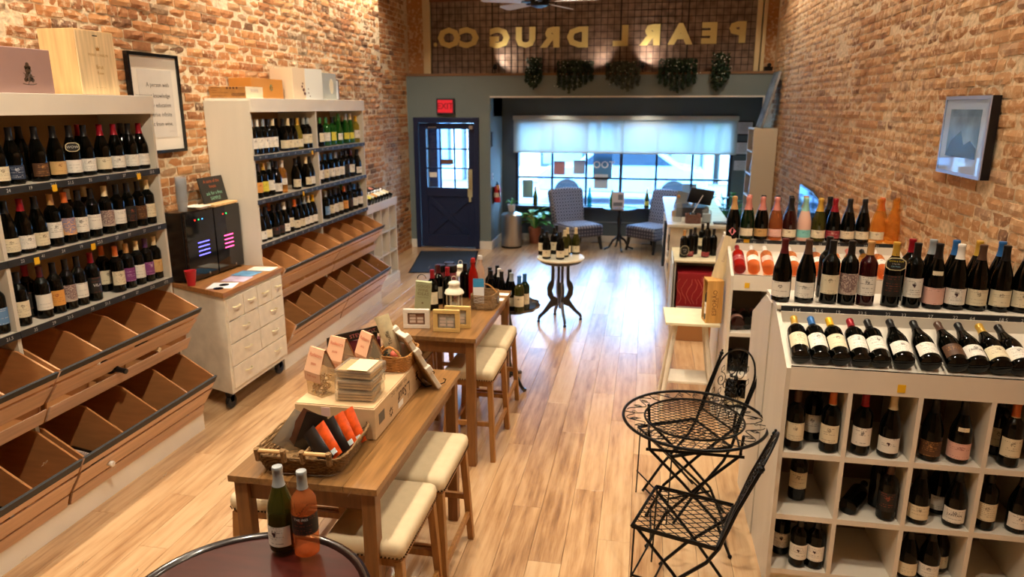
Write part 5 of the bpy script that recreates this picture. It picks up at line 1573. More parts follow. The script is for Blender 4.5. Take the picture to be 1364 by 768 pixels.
tanc = M('tan_crate', '#a8743a', .55, var=.2, vscale=5, stretch=(4, 1, 6))
b1 = crate('wooden_wine_crate', 'flat tan wine crate with printed end lying on the far left rack', 'crate', -3.69, -3.35, 5.72, 6.00, 2.421, .095, tanc)
obj('pale_end', MB().box(.1701, .172, -.14, .14, 0, .095), M('pale_pine', '#e3d3b4', .5, var=.1), b1)
mbt = MB()
text_on(mbt, 'DUNYE', .038, (.1725, 0, .06), (0, 1, 0), (0, 0, 1))
link('branding', text_mesh(mbt, 'branding'), M('lilac_ink', '#9a8488', .6), b1)
mbt = MB()
for k in range(14):
    mbt.box(.04 + k * .009, .044 + k * .009, -.1408, -.1402, .015, .042)
for k in range(4):
    mbt.box(-.15, -.15 + (.09, .05, .16, .13)[k], -.1408, -.1402, (.084, .062, .044, .018)[k], (.088, .064, .046, .020)[k])
for k in range(4):
    mbt.lathe([(.010, 0), (.001, .0006)], 7, mtx=Matrix.Translation((.0 + k * .03, -.1402, .083)) @ Matrix.Rotation(PI / 2, 4, 'X'))
obj('stencil_marks', mbt, M('brown_ink', '#4a2414', .6), b1)
b2 = crate('cardboard_box', 'plain orange brown box behind the flat crate, far left rack', 'box', -3.70, -3.48, 6.05, 6.62, 2.421, .18, M('orange_card', '#b57a32', .6), rz=0)
mbt = MB()
for k in range(9):
    a = 2 * PI * k / 9
    mbt.tube([(.111, .06 + .032 * math.cos(a), .10 + .032 * math.sin(a)), (.111, .06 + .014 * math.cos(a + 1), .10 + .014 * math.sin(a + 1))], .003, 4)
obj('crest', mbt, M('green_ink', '#4d5a34', .6), b2)
b3 = thing('cardboard_box', 'large beige and white box with bear paw print on the far left rack', 'box', (-3.45, 6.86, 2.421), R(-14))
obj('body', MB().box(-.16, .12, -.20, .24, 0, .295), M('beige_card', '#d3bfa4', .6), b3, bevel=.002)
obj('white_side', MB().box(.12, .122, -.02, .24, 0, .295), M('white_card', '#d9dcd8', .6), b3)
mb = MB()
for a, b_, r_ in ((-.07, .12, .012), (-.06, .15, .010), (-.05, .09, .016), (-.035, .055, .016), (.02, .06, .007), (.04, .03, .008), (.02, .10, .006)):
    mb.lathe([(r_, 0), (r_, .0008)], 9, mtx=Matrix.Translation((.1222, a, b_)) @ Matrix.Rotation(PI / 2, 4, 'Y'))
obj('dark_print', mb, M('maroon_ink', '#5c3a3a', .6), b3)
b4 = crate('cardboard_box', 'grey white box with an oval label, right of the large beige box', 'box', -3.62, -3.36, 7.22, 7.60, 2.421, .275, M('grey_card', '#aeb4b0', .6))
obj('oval_label', MB().lathe([(.05, 0), (.05, .001)], 20, mtx=Matrix.Translation((.1305, .06, .14)) @ Matrix.Rotation(PI / 2, 4, 'Y') @ Matrix.Scale(1.6, 4, (1, 0, 0))), M('oval_cream', '#e4dcc2', .6), b4)
f4 = thing('framed_sheet', 'small dark framed white sheet at the far end of the far left rack', 'picture', (-3.52, 7.86, 2.421), 0)
obj('frame', MB().box(-.01, .01, -.15, .15, 0, .012).box(-.01, .01, -.15, .15, .218, .23).box(-.01, .01, -.15, -.138, 0, .23).box(-.01, .01, .138, .15, 0, .23), M('frame_navy', '#2a2c44', .4), f4)
obj('sheet', MB().box(-.004, .004, -.14, .14, .01, .22), M('sheet_white', '#d6dade', .6), f4)

# ------------------------------------------------------------------ on the nearer wooden table
TZ = .911
cr = thing('wooden_wine_crate', 'long pale wine crate with black stencil lettering, on the nearer table', 'crate', (-1.305, 3.075, TZ))
obj('crate_body', MB().box(-.195, .185, -.34, .34, 0, .148), M('crate_pine', '#cdae86', .55, var=.12, vscale=5, stretch=(1, .4, 4)), cr, bevel=.003)
obj('crate_lid', MB().box(-.190, .180, -.336, .336, .1485, .152), M('crate_pine', '#cdae86', .55), cr)
mbt = MB()
text_on(mbt, 'L.Sauf', .075, (.1855, .05, .078), (0, -1, 0), (0, 0, -1), bold=.012)
text_on(mbt, 'M.B - GRAND - D.C.', .026, (.1855, -.02, .127), (0, -1, 0), (0, 0, -1))
for k in range(3):
    mbt.box(.1852, .1857, .235 , .275, .060 + k * .018, .066 + k * .018)
text_on(mbt, 'S.G', .03, (.1855, .12, .03), (0, -1, 0), (0, 0, -1))
mbt.lathe([(.022, 0), (.022, .0005)], 9, mtx=Matrix.Translation((.1853, -.14, .035)) @ Matrix.Rotation(PI / 2, 4, 'Y')) if False else None
for k in range(8):
    a = 2 * PI * k / 8
    mbt.tube([(.1856, -.14 + .024 * math.cos(a), .05 + .024 * math.sin(a)), (.1856, -.14 + .012 * math.cos(a + .8), .05 + .012 * math.sin(a + .8))], .0015, 4)
link('stencil', text_mesh(mbt, 'stencil'), M('stencil_ink', '#3a2416', .7), cr)
tag(obj('grey_label', MB().box(.1852, .1862, -.295, -.225, .055, .105), M('label_grey', '#6b6256', .6), cr), 'grey paper label on the crate side')
obj('white_label', MB().box(.1852, .1862, -.04, .03, .02, .05), paper, cr)

straw = M('seagrass', '#84653f', .8, bump=.6, bscale=90, var=.4, vscale=70)
wick = M('wicker', '#b8803f', .6, bump=.6, bscale=80, var=.35, vscale=50)


def woven(t, a, b, h, flare, m, rows=11, wraps=64, th=.006, corner=.035):
    """woven basket wall: stacked wavy strands around a rounded rectangle"""
    def ring(w_, l_, z, ph, amp):
        pts = []
        for k in range(wraps):
            an = 2 * PI * k / wraps
            cx = math.copysign(abs(math.cos(an)) ** .35, math.cos(an)) * w_
            cy = math.copysign(abs(math.sin(an)) ** .35, math.sin(an)) * l_
            d = Vector((math.cos(an), math.sin(an)))
            o_ = amp * (1 if (k + ph) % 2 else -1)
            pts.append((cx + d.x * o_, cy + d.y * o_, z))
        return pts
    mb = MB()
    for i in range(rows):
        f = i / (rows - 1)
        mb.tube(ring(a + flare * f, b + flare * f, th + f * (h - th), i, .0022), th * .72, 5, closed=True)
    o = obj('woven_wall', mb, m, t, smooth=True)
    o['kind'] = 'stuff'
    obj('basket_floor', MB().lathe([(.01, .002), (1, .002), (1, .008), (.01, .008)], 32, mtx=Matrix.Diagonal((a * .97, b * .97, 1, 1))), m, t)


bk = thing('snack_basket', 'rectangular seagrass basket with wooden rail handles on the nearer table', 'basket', (-1.325, 2.56, TZ), R(2))
woven(bk, .165, .165, .085, .03, straw, rows=11)
for s in (-1, 1):
    for q in (-1, 1):
        obj('rail_handle', MB().tube([(q * .095 - .065, s * .205, .115), (q * .095 + .065, s * .205, .115)], .0085, 8), M('bamboo', '#c9a06a', .5), bk, smooth=True)
        for e in (-1, 1):
            obj('rail_binding', MB().tube([(q * .095 + e * .055, s * .198, .07), (q * .095 + e * .055, s * .207, .124)], .012, 7), straw, bk, smooth=True)
obj('divider_rim', MB().tube([(0, -.19, .09), (0, -.1, .055), (0, .1, .055), (0, .19, .09)], .009, 6), straw, bk, smooth=True)
org = M('orange_packet', '#c84a18', .3, var=.35, vscale=40, coat=.3)
blk = M('black_packet', '#17110f', .3, coat=.3)
plas = clear_mat('clear_bag', '#e8e4da', '#a9a296', .45)


def pouch(mb, w_, h_, th, mtx):
    """pillow packet"""
    vs = []
    n = 5
    for i in range(n + 1):
        for j in range(n + 1):
            u, v = i / n, j / n
            z = th / 2 * (math.sin(PI * u) * math.sin(PI * v)) ** .5
            vs.append(mtx @ Vector(((u - .5) * w_, z, v * h_)))
    k0 = len(vs)
    for i in range(n + 1):
        for j in range(n + 1):
            u, v = i / n, j / n
            z = -th / 2 * (math.sin(PI * u) * math.sin(PI * v)) ** .5
            vs.append(mtx @ Vector(((u - .5) * w_, z, v * h_)))
    fs = []
    for base, fl_ in ((0, 0), (k0, 1)):
        for i in range(n):
            for j in range(n):
                q = (base + i * (n + 1) + j, base + (i + 1) * (n + 1) + j, base + (i + 1) * (n + 1) + j + 1, base + i * (n + 1) + j + 1)
                fs.append(q if fl_ else q[::-1])
    return mb.add(vs, fs)


for k in range(5):
    c = Vector((-1.215 + .017 * k, 2.455 + .044 * k, TZ + .035))
    m4 = Matrix.Rotation(R(-12), 4, 'Z') @ Matrix.Rotation(R(-24), 4, 'X') @ Matrix.Rotation(R(-50 + 3 * k), 4, 'Y')
    t = thing('snack_packet', '%s snack packet in the seagrass basket, %s from front of the leaning row' % (('black', 'orange', 'black and orange', 'orange', 'bright orange')[k], ORD[k]), 'packet', c, 0, 'snack packets leaning in the basket')
    obj('packet', pouch(MB(), .062, .165, .022, m4), (blk, org, blk, org, org)[k], t, smooth=True)
    obj('dark_edge', MB().box(-.031, -.024, -.0085, -.0065, .01, .155, mtx=m4), blk, t)
    if k in (1, 3, 4):
        obj('barcode_patch', MB().box(-.018, .018, -.0125, -.010, .012, .034, mtx=m4), M('patch_white', '#c8d2d6', .5), t)
for k, (x, y, rz, tilt, lb, mm) in enumerate(((-1.43, 2.55, 35, 38, 'clear cellophane packet of crackers in the left half of the basket', plas), (-1.385, 2.57, 30, 34, 'dark brown flat packet leaning behind the cellophane one in the basket', M('brown_packet', '#5a3524', .35, var=.3, vscale=20, coat=.3)), (-1.345, 2.56, 20, 22, 'black foil packet leaning at the basket middle', blk))):
    m4 = Matrix.Rotation(R(rz), 4, 'Z') @ Matrix.Rotation(R(tilt), 4, 'Y')
    t = thing('snack_packet', lb, 'packet', (x - .03, y, TZ + .022))
    obj('packet', pouch(MB(), .13 if k < 2 else .09, .17, .03, m4), mm, t, smooth=True)
tag(obj('price_card', MB().box(-1.315, -1.275, 2.62, 2.622, 1.065, 1.105, ), M('pink_card', '#dcb7ac', .7)), 'small pink card standing above the snack packets', 'card')

CZ = TZ + .1525
kraft = M('kraft_label', '#d3a583', .7)
pasta = M('pasta', '#c99a4a', .6)


def gable_bag(name, label, cx, cy, rz, noodles=True):
    t = thing(name, label, 'bag', (cx, cy, CZ), rz, 'pasta bags on the crate')
    t.scale = (1.18, 1.25, 1.28)
    obj('bag', MB().prism([(-.048, 0), (.048, 0), (.050, .10), (.004, .185), (-.004, .185), (-.050, .10)], -.042, .042, 'x') if False else MB().add(
        [(-.042, -.032, 0), (.042, -.032, 0), (.042, .032, 0), (-.042, .032, 0), (-.045, -.034, .085), (.045, -.034, .085), (.045, .034, .085), (-.045, .034, .085), (-.040, -.004, .155), (.040, -.004, .155), (.040, .004, .155), (-.040, .004, .155)],
        [(3, 2, 1, 0), (0, 1, 5, 4), (1, 2, 6, 5), (2, 3, 7, 6), (3, 0, 4, 7), (4, 5, 9, 8), (5, 6, 10, 9), (6, 7, 11, 10), (7, 4, 8, 11), (8, 9, 10, 11)]), clear_mat('bag_film_%d' % int(cx * -1000), '#f6efe0', '#d8c8a8', .30), t)
    lb = obj('header_card', MB().add([(-.047, -.0375, .055), (.047, -.0375, .055), (.047, -.039, .09), (-.047, -.039, .09), (-.043, -.007, .172), (.043, -.007, .172), (.043, .001, .172), (-.043, .001, .172), (.047, .037, .09), (-.047, .037, .09)], [(0, 1, 2, 3), (3, 2, 5, 4), (4, 5, 6, 7), (7, 6, 8, 9)]), kraft, t)
    mbt = MB()
    up = Vector((0, .032, .082)).normalized()
    text_on(mbt, 'Radiatore', .018, (.004, -.0185, .150), (1, 0, 0), up)
    text_on(mbt, 'pasta', .014, (.0, -.0285, .122), (1, 0, 0), up)
    text_on(mbt, 'fresh made', .012, (.0, -.041, .078), (1, 0, 0), (0, 0, 1))
    link('lettering', text_mesh(mbt, 'lettering'), M('terracotta_ink', '#b04a2a', .7), t)
    if noodles:
        mb = MB()
        rg_ = random.Random(int(cx * 1000))
        for k in range(46):
            c = Vector((rg_.uniform(-.034, .034), rg_.uniform(-.026, .026), rg_.uniform(.006, .07)))
            e = Euler((rg_.uniform(0, 3), rg_.uniform(0, 3), rg_.uniform(0, 3))).to_matrix()
            mb.tube([c + e @ Vector((.008 * math.cos(a), .008 * math.sin(a), .002 * a)) for a in (0, 1, 2, 3, 4.2)], .0028, 4)
        o_ = obj('pasta_pieces', mb, pasta, t)
        o_['kind'] = 'stuff'
    return t


gable_bag('pasta_bag', 'clear bag of pasta rings with kraft header, front left on the crate', -1.425, 2.86, R(-26))
gable_bag('pasta_bag', 'second pasta bag with kraft header, behind the front left one', -1.40, 3.03, R(-22))
gable_bag('pasta_bag', 'third pasta bag with kraft header, leaning behind the cracker stack', -1.29, 3.12, R(-38))
box_m = clear_mat('clamshell', '#f4f2ec', '#cfc8b8', .22)
crk = M('crackers', '#c9a065', .7, var=.2, vscale=40)
for k in range(3):
    t = thing('cracker_tray', 'clear plastic tray of flat crackers, %s of the stack of three' % ('bottom', 'middle', 'top')[k], 'tray', (-1.235 + .004 * k, 2.86, CZ + .001 + k * .052), R(4 - 3 * k), 'stacked cracker trays')
    t.scale = (1.2, 1.2, 1.2)
    obj('clamshell', MB().box(-.078, .078, -.068, .068, 0, .0425), box_m, t, bevel=.008)
    for j in range(3):
        obj('cracker', MB().box(-.068, .064, -.058, .058, .006 + j * .011, .014 + j * .011), crk, t)
    if k == 2:
        obj('paper_band', MB().box(-.025, .055, -.069, .05, .0428, .0438), M('band_cream', '#e2d6a8', .6), t)

# gift basket behind
gbk = thing('gift_basket', 'small round honey coloured wicker basket of gifts on the crate far end', 'basket', (-1.20, 3.27, CZ), 0)
woven(gbk, .075, .10, .085, .014, wick, rows=12, wraps=40, th=.006)
for s in (-1, 1):
    obj('loop_handle', MB().tube([(s * .04, -.115 * 1, .08) if False else (-.055 + .11 * k / 8, s * .108, .088 + .045 * math.sin(PI * k / 8)) for k in range(9)], .006, 6), wick, gbk, smooth=True)
tag(obj('small_bottle', MB().lathe([(.022, 0), (.026, .004), (.026, .09), (.020, .11), (.013, .13), (.012, .19), (.014, .195), (.014, .215), (.001, .216)], 18, mtx=Matrix.Translation((-1.27, 3.15, CZ))), GLASS['dark'], smooth=True), 'small dark sauce bottle standing in front of the wicker gift basket', 'bottle')
t = thing('cookie_box', 'tall cream and gold printed pouch leaning in the wicker basket', 'pouch', (-1.215, 3.30, CZ + .02), R(20))
m4 = Matrix.Rotation(R(-16), 4, 'Y')
obj('box', pouch(MB(), .075, .25, .035, m4), M('cream_pouch', '#d9cda6', .4, var=.2, vscale=25), t, smooth=True)
mbt = MB()
text_on(mbt, 'Truffle', .028, m4 @ Vector((0, -.019, .13)), m4 @ Vector((0, 0, 1)), m4 @ Vector((-1, 0, 0)))
link('lettering', text_mesh(mbt, 'lettering'), ink, t)
tag(obj('tin_can', MB().lathe([(.030, 0), (.030, .09), (.028, .092)], 20, mtx=Matrix.Translation((-1.165, 3.30, CZ + .03))), M('tin', '#8a8578', .3, metal=.8), smooth=True), 'small grey tin in the right side of the wicker basket', 'tin')
tag(obj('soap_ball', MB().ball((-1.195, 3.22, CZ + .075), .026, 14), M('coral_ball', '#c9604a', .5), smooth=True), 'round coral jar lid showing over the wicker basket rim', 'jar')
mbw = MB()
for k in range(26):
    a = k * 2.4
    mbw.add([Vector((-1.245 + .03 * math.cos(a) * (k % 3) / 2, 3.19 + .02 * math.sin(a), CZ + .02 + .003 * k)) + Vector(q) for q in ((0, 0, 0), (.02, .004, .008), (.016, -.006, .022))], [(0, 1, 2)])
tag(obj('ribbon_bow', mbw, M('teal_ribbon', '#5f7f86', .5)), 'crumpled blue grey ribbon bow beside the wicker basket', 'bow')
t = thing('biscuit_bag', 'dark red bag with a black band lying behind the pasta bags', 'bag', (-1.42, 3.28, TZ + .153), R(25))
obj('bag', MB().box(-.13, .12, -.03, .03, 0, .13), M('maroon_bag', '#5a1420', .4), t, bevel=.015)
obj('band', MB().prism([(-.15, .10), (.14, .165), (.145, .205), (-.10, .165), (-.15, .15)], -.034, -.026, 'y'), blk, t)
mbt = MB()
text_on(mbt, 'STEVENOT', .028, (.03, -.0345, .162), (1, 0, .22), (-.22, 0, 1))
link('lettering', text_mesh(mbt, 'lettering'), M('red_ink', '#b8686a', .6), t)

# easel with a picture seen from behind
ez = thing('easel_board', 'cream distressed picture board seen edge on, leaning on a black wire easel', 'picture', (-1.085, 3.44, TZ), R(44))
m4 = Matrix.Rotation(R(-30), 4, 'Y')
obj('board', MB().box(-.012, .004, -.11, .11, .02, .37, mtx=m4), M('board_back', '#a58a68', .7, var=.2), ez)
rgm = random.Random(9)
mb = MB()
mb.box(-.010, .016, -.12, .12, .358, .378, mtx=m4).box(-.010, .016, -.12, .12, .012, .030, mtx=m4).box(-.010, .016, -.126, -.106, .012, .378, mtx=m4).box(-.010, .016, .106, .126, .012, .378, mtx=m4)
for q in ((-.12, .366), (-.125, .27), (-.125, .15), (0, .38), (.12, .366)):
    mb.box(-.012, .022, q[0] - .018, q[0] + .014, q[1] - .02, q[1] + .018, mtx=m4)
obj('cream_frame', mb, distress, ez, bevel=.004)
for s in (-1, 1):
    obj('easel_foot', MB().tube([(-.13, s * .05, .20), (-.10, s * .06, .07), (-.06, s * .065, .012), (.03, s * .065, .006), (.055, s * .065, .010), (.062, s * .065, .026), (.050, s * .065, .032)], .0032, 6), black_iron, ez, smooth=True)
obj('easel_leg', MB().tube([(-.13, 0, .22), (-.15, 0, .005)], .0032, 6).tube([(-.06, -.065, .012), (-.06, .065, .012)], .0032, 6).tube([(-.13, -.05, .20), (-.14, 0, .24), (-.13, .05, .20)], .0032, 6), black_iron, ez)

# ------------------------------------------------------------------ on the farther wooden table
TZ = .911
fcream = M('frame_cream', '#cfae6c', .5)
fwhite = M('frame_white', '#dcd2c4', .5)
for lb, x, y, rz, m_, inner in (('small white frame with a corkboard print, left on the farther table', -1.455, 4.36, R(8), fwhite, '#8a6450'), ('pale yellow frame with a pastel print, front on the farther table', -1.235, 4.32, R(4), fcream, '#a9a396'), ('second pale yellow frame standing just behind the front yellow one', -1.185, 4.42, R(4), fcream, '#a9a396')):
    t = thing('photo_stand', lb, 'picture', (x, y, TZ), rz, 'small frames on the farther table')
    a, h = .088, (.150 if m_ is fcream else .132)
    obj('frame', MB().box(-a, a, -.012, .012, 0, .026).box(-a, a, -.012, .012, h - .026, h).box(-a, -a + .030, -.012, .012, .026, h - .026).box(a - .030, a, -.012, .012, .026, h - .026), m_, t, bevel=.002)
    obj('print', MB().box(-a + .03, a - .03, -.002, .004, .026, h - .026), M('print_' + inner[1:], inner, .6, var=.4, vscale=30), t)
    obj('inner_lip', MB().box(-a + .03, a - .03, -.006, -.002, .026, .029).box(-a + .03, a - .03, -.006, -.002, h - .029, h - .026).box(-a + .03, -a + .033, -.006, -.002, .029, h - .029).box(a - .033, a - .03, -.006, -.002, .029, h - .029), M('lip_brown', '#5a4632', .5), t)
    mb = MB()
    for k in range(5):
        mb.box(-.045 + (k % 2) * .05, -.005 + (k % 2) * .05, -.0030, -.0022, .038 + (k // 2) * .022, .054 + (k // 2) * .022)
    obj('print_blocks', mb, M('print_light', '#c9b7a8', .6), t)
gs = thing('sign_box', 'sage green cardboard sign box with string handle on the farther table', 'sign', (-1.50, 4.62, TZ), R(6))
m4 = Matrix.Rotation(R(7), 4, 'X') @ Matrix.Rotation(R(6), 4, 'Y')
obj('board', MB().box(-.055, .055, -.012, .012, 0, .27, mtx=m4), M('sage', '#a9b08c', .6), gs, bevel=.002)
mbt = MB()
for s, z, q in (('GOOD', .235, .030), ('WINE', .207, .030), ('IDEAS', .179, .032), ('cheers cheers', .155, .014)):
    text_on(mbt, s, q, m4 @ Vector((0, -.0128, z)), m4.to_3x3() @ Vector((1, 0, 0)), m4.to_3x3() @ Vector((0, 0, 1)))
mbt.box(-.006, .006, -.0130, -.0124, .105, .118, mtx=m4)
link('lettering', text_mesh(mbt, 'lettering'), M('sage_ink', '#7c6f52', .7), gs)
obj('string_handle', MB().tube([(.0 + .03 * math.cos(PI * k / 8), .03, .27 + .03 * math.sin(PI * k / 8)) for k in range(9)], .003, 5), M('cord_dark', '#3a3430', .7), gs)
lan_m = M('lantern_white', '#d9d0ba', .45)


def lantern(label, x, y, sc=1.):
    t = thing('metal_lantern', label, 'lantern', (x, y, TZ), R(20), 'white metal lanterns')
    t.scale = (sc * 1.08, sc * 1.08, sc * 1.2)
    obj('base', MB().lathe([(.058, 0), (.060, .006), (.056, .014), (.050, .020), (.001, .020)], 6), lan_m, t, bevel=.001)
    mb = MB()
    for k in range(6):
        a = 2 * PI * k / 6
        mb.bar((.050 * math.cos(a), .050 * math.sin(a), .018), (.050 * math.cos(a), .050 * math.sin(a), .118), .007)
    obj('posts', mb, lan_m, t)
    for k in range(6):
        a0, a1 = 2 * PI * k / 6, 2 * PI * (k + 1) / 6
        p, q = (.046 * math.cos(a0), .046 * math.sin(a0)), (.046 * math.cos(a1), .046 * math.sin(a1))
        obj('glass_pane', MB().add([(p[0], p[1], .02), (q[0], q[1], .02), (q[0], q[1], .116), (p[0], p[1], .116)], [(0, 1, 2, 3)]), window_glass, t)
    obj('roof', MB().lathe([(.064, .116), (.066, .120), (.058, .136), (.036, .150), (.034, .156), (.034, .172), (.040, .174), (.036, .184), (.020, .192), (.001, .194)], 18), lan_m, t, smooth=True)
    obj('ring', MB().tube([(.016 * math.cos(2 * PI * k / 10), 0, .206 + .016 * math.sin(2 * PI * k / 10)) for k in range(10)], .002, 5, closed=True), lan_m, t)
    obj('candle', MB().lathe([(.020, .02), (.020, .060), (.001, .061)], 14), M('wax', '#e6dcc0', .5), t)


lantern('white metal lantern in front of the dark bottles on the farther table', -1.305, 4.78)
lantern('second white lantern standing behind the black topped jars, farther table', -1.41, 5.37, .95)
sb = thing('woven_caddy', 'brown woven caddy with handle holding cards on the farther table', 'basket', (-1.12, 4.97, TZ), R(-4))
woven(sb, .085, .11, .105, .0, straw, rows=10, wraps=48)
obj('hoop_handle', MB().tube([(-.085 + .17 * k / 10, .02, .105 + .06 * math.sin(PI * k / 10)) for k in range(11)], .005, 6), wick, sb, smooth=True)
obj('grey_disc', MB().lathe([(.025, 0), (.025, .003)], 16, mtx=Matrix.Translation((.092, .03, .05)) @ Matrix.Rotation(PI / 2, 4, 'Y')), M('disc_grey', '#6a707a', .5), sb)
for k, (dx, dy, lb, cc) in enumerate(((-.04, -.02, 'white card with blue top standing in the woven caddy', 'front'), (-.06, .06, 'second blue topped card standing behind in the woven caddy', 'back'))):
    t = thing('leaflet', lb, 'card', (-1.125 + dx, 4.95 + dy, TZ + .03), R(12), 'blue topped leaflets')
    m4 = Matrix.Rotation(R(-8), 4, 'X')
    obj('sheet', MB().box(-.035, .045, -.001, .001, 0, .165, mtx=m4), M('leaflet_white', '#d8d6d4', .6), t)
    obj('blue_top', MB().box(-.035, .045, -.0016, -.0011, .12, .165, mtx=m4), M('leaflet_blue', '#2f86b4', .6), t)
bandm = M('black_lid', '#0c0c0d', .3)
for k, (x, y) in enumerate(((-1.505, 5.12), (-1.417, 5.13), (-1.46, 5.22))):
    t = thing('black_lid_jar', 'tall pink jar with wide black lid, %s of three behind the red-topped bottles' % ('left', 'right', 'rear')[k], 'jar', (x, y, TZ), 0, 'black lidded jars')
    obj('jar_body', MB().lathe([(.034, 0), (.036, .004), (.038, .21), (.030, .218)], 20), M('jar_pink', '#8e4a50', .3, var=.4, vscale=25), t, smooth=True)
    obj('lid', MB().lathe([(.040, .214), (.042, .218), (.042, .265), (.039, .268), (.001, .268)], 20), bandm, t, smooth=True)
for k, (x, y, g_, lb) in enumerate(((-1.255, 5.16, 'red', 'red soda bottle with clear neck beside the caddy, farther table'), (-1.225, 5.27, 'clear', 'pale swing top bottle with peach liquid, right of the red one'))):
    t = thing('soda_bottle', lb, 'bottle', (x, y, TZ))
    t.scale = (1.08, 1.08, 1.22)
    gm = GLASS['red'] if g_ == 'red' else M('glass_peach', '#d6b49a', .1, trans=.35)
    obj('glass_body', MB().lathe([(.028, 0), (.034, .005), (.035, .14), (.030, .17), (.016, .205), (.013, .23), (.016, .234), (.014, .25), (.001, .251)], 20), gm, t, smooth=True)
    obj('stopper', MB().lathe([(.017, .236), (.018, .245), (.014, .262), (.001, .264)], 14), M('stopper_white', '#d9d4d0', .4) if k else M('stopper_red', '#a8201c', .4), t, smooth=True)
    obj('wire_bail', MB().tube([(-.018, 0, .21), (-.024, 0, .235), (0, 0, .268), (.024, 0, .235), (.018, 0, .21)], .0014, 4), steel, t)
for k, (x, y) in enumerate(((-1.065, 5.17), (-1.055, 5.33))):
    tag(obj('note_card', MB().box(x - .045, x + .045, y - .035, y + .04, TZ - .001, TZ + .001), paper), 'white card lying flat at the right edge of the farther table, %s' % ('nearer', 'farther')[k], 'card')
for k, (x, y) in enumerate(((-1.335, 5.22), (-1.31, 5.36))):
    bottle((x, y, TZ), 'bd', 'dark', 'black', 'plain', '', 'dark bottle among the jars of the farther table, %s' % ('left of the red soda', 'rearmost, behind the red soda')[k], 'dark bottles among the jars', sz=.88)

# dark tray table behind it
tr = thing('tray_table', 'dark round pie crust tray table behind the farther wooden table', 'table', (-1.09, 5.73, 0), 0)
pts = []
mb = MB()
n = 72
rings = []
for rr_, z in ((.02, .712), (.245, .712), (.262, .728), (.272, .726), (.262, .700), (.05, .695)):
    rings.append([((rr_ * (1 + (.03 * math.cos(12 * 2 * PI * k / n) if rr_ > .2 else 0))) * math.cos(2 * PI * k / n), (rr_ * (1 + (.03 * math.cos(12 * 2 * PI * k / n) if rr_ > .2 else 0))) * math.sin(2 * PI * k / n), z) for k in range(n)])
vs = [p for r_ in rings for p in r_]
fs = [(i * n + k, i * n + (k + 1) % n, (i + 1) * n + (k + 1) % n, (i + 1) * n + k) for i in range(len(rings) - 1) for k in range(n)] + [tuple(range(n))]
obj('tray', mb.add(vs, fs), M('tray_dark', '#0e0c10', .25, coat=.5), tr, smooth=True)
obj('column', MB().lathe([(.03, .06), (.05, .12), (.025, .2), (.022, .4), (.04, .52), (.024, .6), (.03, .696)], 16), M('tray_dark', '#0e0c10', .25), tr, smooth=True)
for k in range(3):
    a = R(-45 + 120 * k)
    obj('foot', MB().tube([(.03 * math.cos(a), .03 * math.sin(a), .12), (.12 * math.cos(a), .12 * math.sin(a), .10), (.2 * math.cos(a), .2 * math.sin(a), .03), (.25 * math.cos(a), .25 * math.sin(a), .014)], [.02, .018, .014, .018], 8), M('tray_dark', '#0e0c10', .25), tr, smooth=True)
mb = MB()
rgx = random.Random(5)
for k in range(120):
    a = rgx.uniform(-.5, 3.6)
    p = Vector((-1.09 + .15 * math.cos(a) * rgx.uniform(.3, 1), 5.66 + .1 * math.sin(a), .79 + rgx.uniform(-.03, .05)))
    q = Vector((rgx.uniform(-1, 1), rgx.uniform(-1, 1), rgx.uniform(-1, 1))).normalized() * .022
    w_ = Vector((rgx.uniform(-1, 1), rgx.uniform(-1, 1), rgx.uniform(-1, 1))).normalized() * .006
    mb.add([p, p + q * .5 + w_, p + q, p + q * .5 - w_], [(0, 1, 2, 3)])
o = tag(obj('leaf_garland', mb, M('olive_leaf', '#7a6a2c', .6)), 'gold green leaf garland wound among bottles on the dark tray', 'garland', kind='stuff')

# ------------------------------------------------------------------ marble topped table
mt = thing('round_table', 'small marble topped table with black carved four legged base, mid floor', 'table', (-.865, 7.66, 0), R(20))
obj('marble_top', MB().lathe([(.01, .715), (.245, .715), (.262, .722), (.265, .735), (.258, .744), (.01, .745)], 40), M('marble', '#d8d2bc', .15, var=.1, vscale=6), mt, smooth=True)
bkw = M('black_wood', '#0b0c12', .3, coat=.3)
obj('apron_ring', MB().lathe([(.01, .680), (.21, .680), (.23, .692), (.235, .714), (.01, .714)], 32), bkw, mt, smooth=True)
obj('turned_post', MB().lathe([(.012, .15), (.016, .24), (.012, .28), (.018, .33), (.014, .42), (.010, .45)], 12), bkw, mt, smooth=True)
for k in range(4):
    a = PI / 2 * k
    m4 = Matrix.Rotation(a, 4, 'Z')
    mb = MB()
    poly = [(.080, .69), (.112, .69), (.100, .62), (.104, .48), (.135, .44), (.150, .39), (.145, .31), (.11, .25), (.135, .21), (.20, .12), (.245, .08), (.255, .04), (.235, .03), (.215, .06), (.17, .10), (.10, .17), (.03, .20), (.03, .27), (.075, .30), (.095, .36), (.075, .42), (.07, .50), (.07, .60)]
    vs = [m4 @ Vector((x, y, z)) for y in (-.012, .012) for x, z in poly]
    n = len(poly)
    mb.add(vs, [tuple(range(n)), tuple(range(n, 2 * n))[::-1]] + [(i, (i + 1) % n, n + (i + 1) % n, n + i) for i in range(n)])
    lg = obj('leg', mb, bkw, mt)
    obj('caster', MB().lathe([(.012, 0), (.018, .006), (.018, .022), (.010, .032)], 10, mtx=m4 @ Matrix.Translation((.243, 0, 0))), bkw, lg, smooth=True)

# ------------------------------------------------------------------ bistro set


